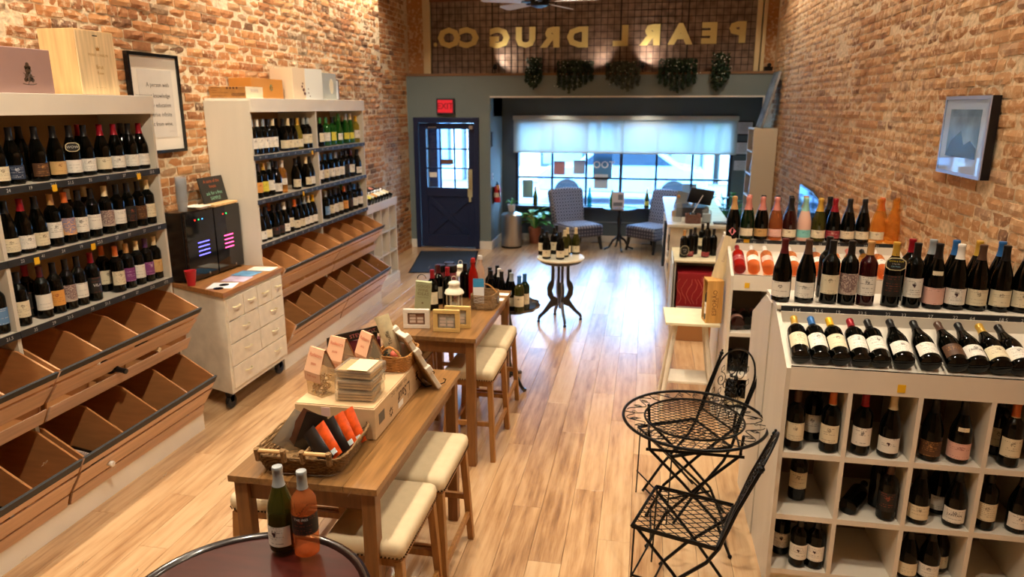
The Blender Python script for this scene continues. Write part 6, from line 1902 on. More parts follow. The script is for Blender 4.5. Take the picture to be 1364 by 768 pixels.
def lattice(mb, inside, x0, x1, y0, y1, step, z, w_=.0045, ang=(R(32), R(-32))):
    """crossing flat bars clipped to a region"""
    L = max(x1 - x0, y1 - y0) * 1.5
    cx, cy = (x0 + x1) / 2, (y0 + y1) / 2
    for a in ang:
        d = Vector((math.cos(a), math.sin(a)))
        nrm = Vector((-d.y, d.x))
        k = -int(L / step)
        while k * step < L:
            o_ = Vector((cx, cy)) + nrm * k * step
            ins = None
            t_ = -L
            run = None
            while t_ <= L + .001:
                p = o_ + d * t_
                if inside(p.x, p.y):
                    if run is None:
                        run = p
                    last = p
                elif run is not None:
                    if (last - run).length > .01:
                        mb.bar((run.x, run.y, z), (last.x, last.y, z), w_, .002)
                    run = None
                t_ += .004
            k += 1
    return mb


def vine(mb, pts, r=.0022, leaf=True, up=Vector((0, 0, 1))):
    mb.tube(pts, r, 4)


bt = thing('bistro_table', 'round black wrought iron bistro table with lattice top', 'table', (.325, 3.66, 0))
zt = .72
RO, RI = .378, .262


def circ(r_, z, n=48):
    return [(r_ * math.cos(2 * PI * k / n), r_ * math.sin(2 * PI * k / n), z) for k in range(n)]


obj('outer_ring', MB().tube(circ(RO, zt, 64), .0085, 8, closed=True), black_iron, bt, smooth=True)
obj('inner_ring', MB().tube(circ(RI, zt, 56), .006, 6, closed=True), black_iron, bt, smooth=True)
o = obj('lattice', lattice(MB(), lambda x, y: x * x + y * y < RI * RI, -RI, RI, -RI, RI, .030, zt), black_iron, bt)
o['kind'] = 'stuff'
mb = MB()
for s in range(8):
    a0 = 2 * PI * s / 8
    # an S-shaped tendril and two leaves per sector
    pts = []
    for k in range(17):
        u = k / 16
        a = a0 + u * .62
        rr_ = (RO + RI) / 2 + .042 * math.sin(u * 2 * PI * 1.25)
        pts.append((rr_ * math.cos(a), rr_ * math.sin(a), zt))
    mb.tube(pts, .0026, 5)
    for (u, da) in ((.2, .05), (.75, -.04)):
        a = a0 + u * .62 + da
        c = Vector(((RI + .058) * math.cos(a), (RI + .058) * math.sin(a), zt))
        rad = Vector((math.cos(a), math.sin(a), 0))
        tan = Vector((-math.sin(a), math.cos(a), 0))
        mb.tube([c - rad * .022, c + tan * .014, c + rad * .024, c - tan * .014], .0020, 4, closed=True)
        mb.tube([c - rad * .034, c + rad * .022], .0018, 4)
    a = a0 + .70
    mb.tube([(RI * math.cos(a), RI * math.sin(a), zt), ((RI + .05) * math.cos(a + .05), (RI + .05) * math.sin(a + .05), zt), (RO * math.cos(a), RO * math.sin(a), zt)], .0026, 5)
    c = Vector(((RI + .06) * math.cos(a), (RI + .06) * math.sin(a), zt))
    mb.tube([c + Vector((.016 * math.cos(q) * (1 - q / 9), .016 * math.sin(q) * (1 - q / 9), 0)) for q in [i * .7 for i in range(9)]], .0018, 4)
obj('scroll_border', mb, black_iron, bt)
for s in (-1, 1):
    y = s * .17
    obj('leg', MB().tube([(-.24, y, zt - .01), (-.23, y, .60), (-.05, y, .42), (.13, y, .22), (.22, y, .012)], .0085, 7), black_iron, bt, smooth=True)
    obj('leg', MB().tube([(.24, y * .92, zt - .01), (.23, y * .92, .60), (.05, y * .92, .42), (-.13, y * .92, .22), (-.22, y * .92, .012)], .0085, 7), black_iron, bt, smooth=True)
for pa, pb in (((-.235, -.17, .61), (-.235, .17, .61)), ((.235, -.16, .61), (.235, .16, .61)), ((-.20, -.16, .06), (-.20, .16, .06)), ((.20, -.17, .06), (.20, .17, .06))):
    obj('cross_bar', MB().tube([pa, pb], .006, 6), black_iron, bt, smooth=True)
obj('front_rail', MB().bar((-.25, -.17, .60), (.25, -.17, .60), .004, .016), black_iron, bt)
for p_ in ((.22, .17, .012), (.22, -.17, .012), (-.22, .156, .012), (-.22, -.156, .012)):
    obj('foot_pad', MB().ball(p_, .012, 8), black_iron, bt, smooth=True)


def bistro_chair(t):
    """seat centred on the origin, sitter faces -x, back at +x"""
    zs_ = .45
    a, b = .195, .20
    obj('seat_frame', MB().tube([(-a, -b, zs_), (-a, b, zs_)], .008, 6).tube([(a, -b + .01, zs_), (a, b - .01, zs_)], .008, 6).bar((-a, -b, zs_), (a, -b, zs_), .006, .020).bar((-a, b, zs_), (a, b, zs_), .006, .020), black_iron, t)
    o_ = obj('seat_lattice', lattice(MB(), lambda x, y: abs(x) < a and abs(y) < b, -a, a, -b, b, .036, zs_ + .003), black_iron, t)
    o_['kind'] = 'stuff'
    # back: two stiles leaning out, arch and scrollwork
    lean = .17

    def bp_(y, z):  # point on back plane
        u = (z - zs_) / .48
        return Vector((a + .01 + lean * u ** 1.15 * (1 if z > zs_ else 0), y, z))
    for s in (-1, 1):
        y = s * (b - .012)
        st_ = obj('back_stile', MB().tube([(-.15, y, .012), (-.02, y, .18), (a - .04, y, .36), bp_(y, zs_), bp_(y, .65), bp_(y, .86)], .009, 7), black_iron, t, smooth=True)
        top = bp_(y, .86)
        obj('finial', MB().ball(top + Vector((.005, 0, .014)), .013, 10).lathe([(.006, -.004), (.014, 0), (.006, .004)], 10, c=top).ball(top + Vector((.008, 0, .032)), .007, 8), black_iron, st_, smooth=True)
        obj('front_leg', MB().tube([(-a + .01, y * .93, zs_ - .01), (0, y * .93, .25), (.20, y * .93, .012)], .008, 7), black_iron, t, smooth=True)
        obj('support_rod', MB().tube([(-a + .01, y, zs_), (-a + .005, y, .2), (-a + .0, y, .012)], .0045, 5), black_iron, t, smooth=True)
    obj('leg_rail', MB().tube([(-.135, -b + .01, .03), (-.135, b - .01, .03)], .006, 6).tube([(.185, -b + .02, .04), (.185, b - .02, .04)], .006, 6).tube([(-a, -b + .01, .16), (-a, b - .01, .16)], .005, 6).bar((-a, -b + .012, .18), (.10, -b + .012, .18), .004, .012), black_iron, t)
    arch = []
    for k in range(15):
        an = PI * k / 14
        y = (b - .03) * math.cos(an)
        arch.append(bp_(y, .80 + .15 * math.sin(an)))
    obj('back_arch', MB().tube([bp_(b - .03, .52)] + arch + [bp_(-b + .03, .52)], .006, 6).tube([bp_(-b + .012, .53), bp_(b - .012, .53)], .006, 6), black_iron, t, smooth=True)
    mb = MB()
    for s in (-1, 1):
        for (y0_, z0_, r0, ph, turns) in ((.06, .62, .05, 0, 1.5), (.10, .74, .045, 1, 1.5), (.045, .83, .045, 2, 1.4), (.11, .60, .035, 3, 1.3), (.05, .73, .03, 2, 1.2)):
            pts = []
            for k in range(16):
                q = k / 15
                an = ph + turns * 2 * PI * q
                rr_ = r0 * (1 - .8 * q)
                pts.append(bp_(s * (y0_ + rr_ * math.cos(an)), z0_ + rr_ * math.sin(an)))
            mb.tube(pts, .0028, 4)
        for (y0_, z0_) in ((.03, .60), (.075, .68), (.12, .80), (.03, .90), (.13, .66), (.07, .58), (.08, .86), (.02, .78)):
            mb.tube([bp_(s * y0_ + dy_, z0_ + dz_) for dy_, dz_ in ((0, -.022), (.013, 0), (0, .022), (-.013, 0))], .0022, 4, closed=True)
    mb.tube([bp_(0, .53), bp_(.012, .62), bp_(-.012, .75), bp_(0, .94)], .0032, 5)
    # grape cluster in the middle
    for k in range(26):
        r_ = k // 5
        mb.ball(bp_(((k % 5) - 2) * .016 * (1 - r_ * .12), .79 - r_ * .024) + Vector((.004 * ((k * 7) % 3 - 1), 0, 0)), .009, 6)
    o_ = obj('back_scrollwork', mb, black_iron, t)


c1 = thing('bistro_chair', 'black wrought iron folding chair nearest the camera, beside the bistro table', 'chair', (.262, 3.13, 0), R(-17), 'wrought iron folding chairs')
bistro_chair(c1)
dup(c1, (.30, 3.99, 0), R(28), 'black wrought iron folding chair behind the bistro table, by the white cabinet')

# ------------------------------------------------------------------ white stand with the wooden bottle box
sd = thing('plant_stand', 'distressed white stand with splayed turned legs beside the far right cabinet', 'stand', (.41, 5.55, 0), 0)
obj('top', MB().prism([(-.205, .22), (-.195, -.22), (.21, -.22), (.20, .22)], .728, .75, 'z'), M('cream_paint', '#d9d0b0', .5, var=.12, vscale=8), sd, bevel=.003)
for sx in (-1, 1):
    for sy in (-1, 1):
        p0, p1 = Vector((sx * .205, sy * .19, 0)), Vector((sx * .11, sy * .11, .728))
        pts = [p0 + (p1 - p0) * f for f in (0, .03, .05, .08, .11, .14, .18, .3, .5, .7, .95, 1)]
        obj('leg', MB().tube(pts, [.014, .018, .014, .019, .014, .018, .016, .018, .020, .019, .017, .017], 10), distress, sd, smooth=True)
obj('lower_shelf', MB().box(-.15, .155, -.14, .14, .228, .246), distress, sd, bevel=.003)
eb = thing('wooden_bottle_box', 'open wooden single bottle box lettered ESPORAO standing on the white stand', 'box', (.555, 5.44, .751), R(8))
pe = M('box_pine', '#c99750', .5, var=.2, vscale=7, stretch=(7, 7, .6))
obj('front_side', MB().box(-.055, .065, -.072, -.062, 0, .33), pe, eb)
obj('back_side', MB().box(-.055, .065, .062, .072, 0, .33), pe, eb)
obj('right_side', MB().box(.056, .065, -.062, .062, 0, .33), pe, eb)
obj('end_panel', MB().box(-.055, .056, -.062, .062, .320, .33).box(-.055, .056, -.062, .062, 0, .01), pe, eb)
mbt = text_on(MB(), 'ESPORÃO', .046, (.006, -.0725, .16), (0, 0, 1), (-1, 0, 0))
text_on(mbt, 'reserva', .018, (.036, -.0725, .16), (0, 0, 1), (-1, 0, 0)) if False else None
mbt.box(.026, .029, -.0727, -.0722, .12, .20)
link('branding', text_mesh(mbt, 'branding'), M('burnt_dark', '#4a2410', .6), eb)
bottle((.545, 5.437, .762), 'bd', 'dark', 'black', 'white', '', 'dark bottle with white label standing inside the wooden ESPORAO box', 'bottle in the wooden box', R(-70))
ld = thing('box_lid', 'pale plank lid leaning upright above the ESPORAO box', 'lid', (.585, 5.47, 1.083), R(6))
obj('plank', MB().box(-.045, .045, -.006, .006, 0, .33, mtx=Matrix.Rotation(R(14), 4, 'Y')), M('lid_pine', '#dfcfa8', .5, var=.15, vscale=8, stretch=(5, 5, .5)), ld)
mbt = MB()
l4 = Matrix.Rotation(R(14), 4, 'Y')
text_on(mbt, 'Esporao', .03, l4 @ Vector((0, -.0066, .18)), l4.to_3x3() @ Vector((0, 0, 1)), l4.to_3x3() @ Vector((-1, 0, 0)))
link('lettering', text_mesh(mbt, 'lettering'), M('faint_ink', '#b59a88', .6), ld)

# ------------------------------------------------------------------ low cabinet with the red box
lc = thing('low_cabinet', 'low open white cabinet with drop leaf, between the counter and right cabinets', 'cabinet', (.62, 8.05, 0))
obj('top', MB().box(-.26, .36, -.38, .38, .728, .75), M('cream_paint', '#d9d0b0', .5), lc, bevel=.003)
obj('side_panel', MB().box(-.25, -.235, -.36, .36, .0, .728), white_side, lc)
obj('side_panel', MB().box(.335, .35, -.36, .36, .0, .728), white_side, lc)
obj('shelf_board', MB().box(-.235, .335, -.36, .36, .10, .12), white_side, lc)
obj('back_panel', MB().box(-.235, .335, .35, .36, .12, .728), white_side, lc)
rbx = thing('red_wine_carton', 'tall red patterned wine carton with a white label band in the low cabinet', 'box', (.585, 7.78, .121))
obj('carton', MB().box(-.18, .22, -.15, .25, 0, .50), M('carton_red', '#8e1620', .5), rbx, bevel=.003)
mb = MB()
for k in range(7):
    x0_ = -.16 + k * .055
    mb.tube([(x0_ + .03 * math.sin(q * 1.3 + k), -.1515, .16 + q * .055) for q in range(6)], .0025, 4)
for k in range(8):
    a = 2 * PI * k / 8
    mb.tube([(.10, -.1515, .44), (.10 + .035 * math.cos(a), -.1515, .44 + .035 * math.sin(a))], .0025, 4)
obj('line_pattern', mb, M('carton_line', '#c86a5a', .5), rbx)
obj('label_band', MB().box(-.18, .22, -.153, -.150, .035, .13), M('band_white', '#cfc8c8', .6), rbx)
mb = MB()
for k in range(12):
    mb.box(-.03 + k * .012, -.024 + k * .012, -.1545, -.1535, .05, .10)
mb.tube([(-.13 + .018 * math.cos(2 * PI * k / 12), -.154, .08 + .018 * math.sin(2 * PI * k / 12)) for k in range(12)], .002, 4, closed=True)
obj('barcode', mb, ink, rbx)
tag(obj('brown_carton', MB().box(.40, .78, 7.20, 7.52, 0, .26), M('carton_brown', '#9a6a3c', .7), bevel=.003), 'plain brown carton on the floor in front of the low cabinet', 'box')
tag(obj('side_board', MB().prism([(7.55, .10), (7.55, .74), (7.95, .80), (8.2, .3), (8.2, 0)], .338, .352, 'x'), M('pale_blue_side', '#b9c4cf', .5)), 'pale slanted panel on the left side of the low cabinet', 'panel')

# ------------------------------------------------------------------ sales counter
co = thing('sales_counter', 'long distressed white sales counter with carved side panels', 'counter', (.64, 9.95, 0))
obj('counter_top', MB().box(-.34, .40, -1.42, 1.32, .965, 1.0), M('counter_top', '#d4d0c4', .25, var=.12, vscale=6), co, bevel=.004)
obj('end_panel', MB().box(-.30, .36, -1.36, -1.34, .08, .965), distress, co)
obj('body', MB().box(-.28, .36, -1.34, 1.28, .08, .962), distress, co)
for k in range(5):
    y0_ = -1.30 + k * .52
    p = obj('side_panel', MB().box(-.296, -.28, y0_, y0_ + .48, .14, .92), distress, co, bevel=.004)
    mb = MB()
    for (cy, cz, rr_) in ((.24, .70, .12), (.24, .34, .12), (.12, .53, .07), (.36, .53, .07)):
        mb.tube([(-.302, y0_ + cy + rr_ * math.cos(q * .5) * (1 - q / 22), cz + rr_ * math.sin(q * .5) * (1 - q / 22)) for q in range(18)], .013, 5)
    obj('carved_scroll', mb, M('carved_white', '#e3e2de', .5), p, smooth=True)
for y0_ in (-1.30, -.65, 0, .65, 1.24):
    for x0_ in (-.24, .30):
        obj('bun_foot', MB().lathe([(.02, 0), (.035, .02), (.03, .06), (.02, .08)], 12, c=(x0_, y0_, 0)), black_iron, co, smooth=True)
tw = MB()
for k in range(6):
    tw.tube([(.300 - .012, 8.74 + k * .028, .985), (.285, 8.74 + k * .028, .8), (.275 + .006 * (k % 2), 8.74 + k * .03, .45 + .02 * (k % 3))], .018, 6)
tag(obj('hanging_towel', tw, M('navy_cloth', '#1d2838', .9), smooth=True), 'dark navy towel hanging over the near left edge of the counter', 'towel')
nb_ = 1.002
gb_ = thing('water_bottle', 'tall clear glass bottle with stopper at the near end of the counter', 'bottle', (.42, 8.74, nb_))
obj('glass_body', MB().lathe([(.045, 0), (.052, .01), (.054, .17), (.045, .21), (.02, .26), (.017, .29)], 20), GLASS['clear'], gb_, smooth=True)
obj('stopper', MB().lathe([(.02, .29), (.022, .31), (.012, .325)], 12), M('cork', '#a87a4a', .7), gb_, smooth=True)
wb_ = thing('pen_basket', 'small brown woven box with a black pen on the counter', 'basket', (.60, 8.70, nb_))
woven(wb_, .085, .075, .10, 0, M('pink_wicker', '#7a5448', .7, bump=.6, bscale=80, var=.3, vscale=50), rows=9, wraps=40, th=.008)
obj('folded_cloth', MB().ball((0, 0, .10), .05, 10, .5), black_plastic, wb_, smooth=True)
obj('pen', MB().tube([(-.03, 0, .08), (.10, 0, .33)], .006, 6), M('pen_white', '#d8dadc', .4), wb_)
jr = thing('glass_jar', 'clear square glass jar with pale contents, right of the woven box', 'jar', (.76, 8.74, nb_))
obj('jar_body', MB().box(-.055, .055, -.055, .055, 0, .15), GLASS['clear'], jr, bevel=.012)
obj('jar_neck', MB().lathe([(.03, .15), (.025, .17), (.028, .19)], 14), GLASS['clear'], jr, smooth=True)
obj('contents', MB().box(-.045, .045, -.045, .045, .008, .11), M('pale_salt', '#b8c4cc', .7), jr, bevel=.01)
pos = thing('register', 'dark register drawer with tilted screen on the counter', 'register', (.62, 9.35, nb_))
obj('drawer_box', MB().box(-.20, .20, -.2, .2, 0, .12), M('register_dark', '#23252c', .4), pos, bevel=.006)
obj('screen', MB().box(-.15, .15, -.012, .012, 0, .22, mtx=Matrix.Translation((.08, 0, .15)) @ Matrix.Rotation(R(28), 4, 'X') @ Matrix.Rotation(R(10), 4, 'Y')), M('register_dark', '#23252c', .4), pos, bevel=.004)
obj('screen_arm', MB().tube([(0, 0, .11), (.06, .02, .2)], .016, 8), steel, pos)
sg = thing('counter_sign', 'grey sign card standing on the far left of the counter', 'sign', (.50, 9.85, nb_), R(-12))
obj('sheet', MB().box(-.09, .09, -.003, .003, 0, .24, mtx=Matrix.Rotation(R(12), 4, 'Y')), M('sign_grey', '#7f8a94', .5), sg)
tag(obj('card_reader', MB().box(.84, 1.02, 8.62, 8.74, nb_, nb_ + .018), M('reader_grey', '#4a505a', .4), bevel=.003), 'flat grey tablet lying at the near right of the counter', 'tablet')
tag(obj('tape_roll', MB().lathe([(.05, 0), (.05, .07), (.02, .07), (.02, 0)], 20, mtx=Matrix.Translation((.42, 9.22, nb_))), M('amber_tape', '#b08a5a', .4), smooth=True), 'amber roll standing behind the clear bottle on the counter', 'roll')
rgp = random.Random(3)


def houseplant(name, label, loc, pot_r, pot_h, col_pot, n, leaf_l, leaf_w, spread, hgt, mleaf, seed, cat='plant'):
    rr = random.Random(seed)
    t = thing(name, label, cat, loc)
    obj('pot', MB().lathe([(pot_r * .72, 0), (pot_r * .75, .004), (pot_r, pot_h * .97), (pot_r * 1.02, pot_h), (pot_r * .9, pot_h), (pot_r * .88, pot_h * .9), (.001, pot_h * .88)], 24), col_pot, t, smooth=True)
    for k in range(n):
        a = rr.uniform(0, 2 * PI)
        el = rr.uniform(.25, 1.2)
        L = rr.uniform(.6, 1) * spread
        tip = Vector((math.cos(a) * L * math.cos(el), math.sin(a) * L * math.cos(el), pot_h + hgt * math.sin(el) * rr.uniform(.6, 1)))
        d = Vector((math.cos(a), math.sin(a), rr.uniform(-.5, .3))).normalized()
        side = d.cross(Vector((0, 0, 1))).normalized()
        nrm = side.cross(d)
        base = tip
        mb = MB()
        l_, w_ = leaf_l * rr.uniform(.7, 1.1), leaf_w * rr.uniform(.7, 1.1)
        prof_ = [(0, 0.02, 0), (.25, .8, .01), (.5, 1, .012), (.8, .6, 0), (1, .03, -.02)]
        vs = []
        for u, ww, dz in prof_:
            c = base + d * l_ * u + nrm * dz
            vs += [c - side * w_ * ww / 2 + nrm * .008 * ww, c - nrm * .0, c + side * w_ * ww / 2 + nrm * .008 * ww]
        fs = []
        for i in range(4):
            fs += [(i * 3, i * 3 + 1, i * 3 + 4, i * 3 + 3), (i * 3 + 1, i * 3 + 2, i * 3 + 5, i * 3 + 4)]
        mb.add(vs, fs)
        mb.tube([(0, 0, pot_h * .88), tuple(Vector((0, 0, pot_h)).lerp(tip, .5) + Vector((0, 0, .03))), tuple(tip)], .004, 4)
        obj('leaf', mb, mleaf[k % len(mleaf)], t, smooth=True)
    return t


lg1 = M('leaf_green', '#3f8a3a', .4)
lg2 = M('leaf_pale', '#7fb86a', .4)
lg3 = M('leaf_yellow', '#b59a4c', .5)
houseplant('potted_plant', 'broad leaved plant in a terracotta basket pot left of the armchair', (-1.86, 12.33, 0), .12, .28, M('terracotta', '#9a5f48', .7, bump=.4, bscale=60), 34, .19, .15, .26, .42, (lg1, lg2, lg2, lg1, lg3), 2)
houseplant('potted_plant', 'leafy green plant at the right corner of the shop window', (1.36, 11.9, .0), .16, .5, M('dark_pot', '#2c3440', .5), 30, .20, .13, .34, .60, (lg1, M('leaf_deep', '#2c6a3a', .4)), 5)
houseplant('potted_plant', 'small plant in a white pot standing on the steel bin', (-2.20, 11.88, .615), .068, .12, M('pot_white', '#d6d4d0', .5), 14, .07, .03, .09, .10, (lg1,), 6)

# ------------------------------------------------------------------ steel bin, extinguisher, things on the back walls
bn = thing('pedal_bin', 'round stainless steel pedal bin in the window corner', 'bin', (-2.20, 11.88, 0))
obj('bin_body', MB().lathe([(.17, .02), (.172, .03), (.172, .54)], 32), steel, bn, smooth=True)
obj('base_ring', MB().lathe([(.176, 0), (.176, .03), (.17, .032)], 32), black_plastic, bn)
obj('lid', MB().lathe([(.176, .54), (.176, .565), (.15, .59), (.08, .61), (.001, .613)], 32), steel, bn, smooth=True)
obj('pedal', MB().box(-.04, .04, -.215, -.16, .008, .02), black_plastic, bn, bevel=.003)
fe = thing('fire_extinguisher', 'red fire extinguisher hanging on the recess side wall above the bin', 'extinguisher', (-2.425, 11.78, .78))
red_m = M('extinguisher_red', '#b3202a', .3)
obj('cylinder', MB().lathe([(.045, 0), (.058, .01), (.06, .22), (.05, .26), (.02, .285), (.016, .30)], 20), red_m, fe, smooth=True)
obj('valve_handle', MB().box(-.02, .02, -.05, .03, .295, .315).bar((0, -.06, .345), (0, .03, .320), .014), black_plastic, fe)
obj('hose', MB().tube([(0, -.03, .305), (.03, -.08, .27), (.05, -.07, .16), (.055, -.03, .10)], .009, 6), black_plastic, fe, smooth=True)
obj('label', MB().lathe([(.0606, .09), (.0606, .17)], 20), M('ext_label', '#d6c8b8', .5), fe)
obj('hang_tag', MB().box(.01, .05, -.085, -.08, .22, .30), M('tag_orange', '#d8934a', .6), fe)
obj('wall_bracket', MB().box(-.075, -.055, -.06, .06, -.02, .26), M('bracket_dark', '#23252c', .5), fe)
wp = thing('wall_plaque', 'small dark framed plaque on the recess side wall by the door', 'picture', (-2.494, 11.72, 1.83))
obj('frame', MB().box(-.005, .012, -.07, .07, -.12, .12), M('plaque_dark', '#20262e', .4), wp, bevel=.002)
obj('sheet', MB().box(.012, .0135, -.05, .05, -.10, .10), M('plaque_sheet', '#4a5a66', .5), wp)
th_ = thing('thermostat', 'small white wall switch on the recess side wall', 'switch', (-2.494, 11.72, 1.22))
obj('plate', MB().box(-.004, .006, -.035, .035, -.05, .05), M('switch_white', '#c9ccd0', .4), th_, bevel=.002)
obj('toggle', MB().box(.006, .012, -.006, .006, -.012, .012), black_plastic, th_)
for k, (z0_, z1_, dark) in enumerate(((1.89, 2.12, 1), (1.56, 1.79, 1), (1.29, 1.49, 0))):
    t = thing('certificate', ('top', 'middle', 'lowest')[k] + ' of three white certificates right of the shop window', 'certificate', (1.61, 12.585, (z0_ + z1_) / 2), 0, 'certificates by the window')
    h_ = (z1_ - z0_) / 2
    if dark:
        obj('frame', MB().box(-.145, .145, -.008, .012, -h_, h_), M('plaque_dark', '#20262e', .4), t, bevel=.002)
    obj('sheet', MB().box(-.125, .125, -.010, -.008 + (.02 if not dark else 0), -h_ + .02, h_ - .02), M('cert_sheet', '#c4c6d2', .6, var=.08, vscale=30), t)
    mbt = MB()
    for j in range(5):
        mbt.box(-.08 + .01 * (j % 2), .08 - .015 * (j % 3), -.0108, -.0102, h_ - .05 - j * .028, h_ - .045 - j * .028)
    obj('print_lines', mbt, M('print_soft', '#7a7c88', .7), t)
tf = thing('tall_shelf', 'tall white shelf unit against the right wall near the window', 'shelf', (1.68, 11.15, 0))
wsf = M('shelf_beige', '#cfc4ae', .5)
obj('side_panel', MB().box(-.16, .165, -.30, -.28, 0, 2.05), wsf, tf)
obj('side_panel', MB().box(-.16, .165, .26, .28, 0, 2.05), wsf, tf)
obj('back_panel', MB().box(.155, .165, -.28, .26, 0, 2.05), wsf, tf)
for k in range(7):
    obj('shelf_board', MB().box(-.16, .155, -.28, .26, .08 + k * .325, .10 + k * .325), trim_white, tf)
for k, (yy, z, col) in enumerate(((-.1, 1.725 + .005, '#3a3f58'), (.1, 1.405, '#7a6a5a'), (-.05, 1.405, '#c9ccd0'), (.05, 1.08, '#5a6f8a'), (-.15, 1.08, '#a88a70'))):
    tag(obj('shelf_ornament', MB().lathe([(.03, 0), (.045, .03), (.04, .12), (.02, .16), (.025, .18)], 14, mtx=Matrix.Translation((1.60, 11.15 + yy, z))), M('orn' + col[1:], col, .4), smooth=True), 'small %s ornament on the tall shelf, %s' % (('navy', 'brown', 'white', 'blue', 'tan')[k], ('top level', 'second level rear', 'second level front', 'third level rear', 'third level front')[k]), 'ornament')
cv = thing('canvas_picture', 'large landscape canvas leaning against the brick on top of the tall shelf', 'picture', (1.62, 11.1, 2.055), 0)
m4 = Matrix.Rotation(R(14), 4, 'Y')
obj('canvas', MB().box(-.015, .015, -.26, .24, 0, .80, mtx=m4), M('canvas_edge', '#2c2622', .6), cv)
obj('painted_face', MB().box(-.017, -.015, -.255, .235, .005, .795, mtx=m4), M('canvas_art', '#8795a0', .6, var=.7, vscale=3.2, stretch=(1, 1, 2)), cv)
obj('side_print', MB().box(-.013, .013, -.262, -.260, .005, .795, mtx=m4), M('canvas_art2', '#9a9a9c', .6, var=.6, vscale=5), cv)

# ------------------------------------------------------------------ armchairs and the round dark table
up_m = NT('upholstery')
tc = up_m.n('TexCoord')
mp = up_m.n('Mapping')
mp.inputs['Scale'].default_value = (18, 18, 18)
up_m.l(tc.outputs['Object'], mp.inputs[0])
vo = up_m.n('TexVoronoi', i_Scale=1.0, i_Randomness=0.0)
up_m.l(mp.outputs[0], vo.inputs[0])
up_m.l(up_m.ramp(vo.outputs['Distance'], [(.26, (.02, .02, .04)), (.34, (.20, .20, .24)), (.50, (.20, .20, .24)), (.58, (.04, .04, .07))]), up_m.b.inputs['Base Color'])
up_m.b.inputs['Roughness'].default_value = .85


def armchair(t):
    m4 = Matrix.Rotation(R(12), 4, 'X')
    sm_ = MB()
    obj('seat_cushion', MB().box(-.32, .32, -.36, .26, .22, .43), up_m.m, t, smooth=True, bevel=.045)
    obj('backrest', MB().prism([(-.29, .0), (.29, 0), (.35, .60), (.30, .64), (0, .66), (-.30, .64), (-.35, .60)], -.06, .06, 'y').__class__().prism([(-.30, .0), (.30, 0), (.345, .60), (.30, .635), (0, .655), (-.30, .635), (-.345, .60)], -.06, .06, 'y') if True else None, up_m.m, t, smooth=True, bevel=.035, loc=(0, .24, .36), rot=(-R(14), 0, 0))
    for sx in (-1, 1):
        obj('leg', MB().tube([(sx * .27, -.30, .24), (sx * .275, -.315, .14), (sx * .285, -.33, .06), (sx * .29, -.345, .0)], [.034, .030, .022, .024], 6), bkw, t, smooth=True)
        obj('leg', MB().tube([(sx * .26, .22, .24), (sx * .27, .30, .0)], [.028, .018], 6), bkw, t, smooth=True)


a1 = thing('armchair', 'grey patterned slipper chair left of the round dark table, facing right', 'armchair', (-1.10, 12.04, 0), R(38), 'patterned slipper chairs')
armchair(a1)
dup(a1, (.20, 12.05, 0), R(-40), 'grey patterned slipper chair half hidden behind the sales counter')
dt = thing('pedestal_table', 'round dark tilt top pedestal table between the slipper chairs', 'table', (-.37, 11.93, 0), R(15))
obj('tabletop', MB().lathe([(.01, .70), (.27, .70), (.285, .708), (.285, .718), (.01, .72)], 40), M('polished_dark', '#241a1c', .06, coat=1), dt, smooth=True)
obj('column', MB().lathe([(.035, .16), (.045, .22), (.022, .30), (.028, .42), (.045, .52), (.02, .62), (.04, .70)], 18), bkw, dt, smooth=True)
for k in range(4):
    a = PI / 2 * k
    obj('leg', MB().tube([(.03 * math.cos(a), .03 * math.sin(a), .22), (.10 * math.cos(a), .10 * math.sin(a), .17), (.17 * math.cos(a), .17 * math.sin(a), .05), (.25 * math.cos(a), .25 * math.sin(a), .02)], [.024, .02, .016, .018], 8), bkw, dt, smooth=True)
cd = thing('sign_holder', 'clear standing sign card on the round dark table', 'sign', (-.40, 11.88, .722), R(8))
obj('sheet', MB().box(-.10, .10, -.003, .003, 0, .26, mtx=Matrix.Rotation(R(-12), 4, 'X')), M('sign_pale', '#c9c6d0', .4), cd)
obj('picture_blocks', MB().box(-.0, .08, -.005, -.0035, .13, .22, mtx=Matrix.Rotation(R(-12), 4, 'X')).box(-.08, .07, -.005, -.0035, .03, .09, mtx=Matrix.Rotation(R(-12), 4, 'X')), M('sign_print', '#6a7282', .5), cd)

# ------------------------------------------------------------------ mat, right wall things
dm = thing('door_mat', 'dark blue grey floor mat in front of the navy door', 'mat', (-3.0, 10.52, .001), R(11))
obj('mat_pile', MB().box(-.46, .46, -.78, .78, 0, .010), M('mat_blue', '#1c2838', .9, bump=.6, bscale=300, var=.3, vscale=50), dm, bevel=.002)
obj('mat_border', MB().box(-.48, .48, -.80, -.78, 0, .007).box(-.48, .48, .78, .80, 0, .007).box(-.48, -.46, -.78, .78, 0, .007).box(.46, .48, -.78, .78, 0, .007), black_plastic, dm)
pf = thing('framed_photo', 'deep framed photo with white mat on the right brick wall', 'picture', (XR - .005, 4.72, 2.195), 0)
obj('frame_box', MB().box(-.045, 0, -.30, .30, -.225, .225), M('frame_black', '#0c0c10', .3), pf)
pf.location = (XR - .015, 4.59, 2.185)
ff = M('frame_silver', '#9fa6bd', .35, metal=.3)
obj('frame_face', MB().box(-.052, -.045, -.30, .30, .205, .225).box(-.052, -.045, -.30, .30, -.225, -.205).box(-.052, -.045, -.30, -.28, -.205, .205).box(-.052, -.045, .28, .30, -.205, .205), ff, pf)
obj('mat_board', MB().box(-.048, -.0455, -.28, .28, -.205, .205), M('mat_pale', '#c9cedd', .5), pf)
obj('photo', MB().box(-.05, -.048, -.21, .20, -.12, .15), M('photo_art', '#8fa0b2', .5, var=.6, vscale=6), pf)
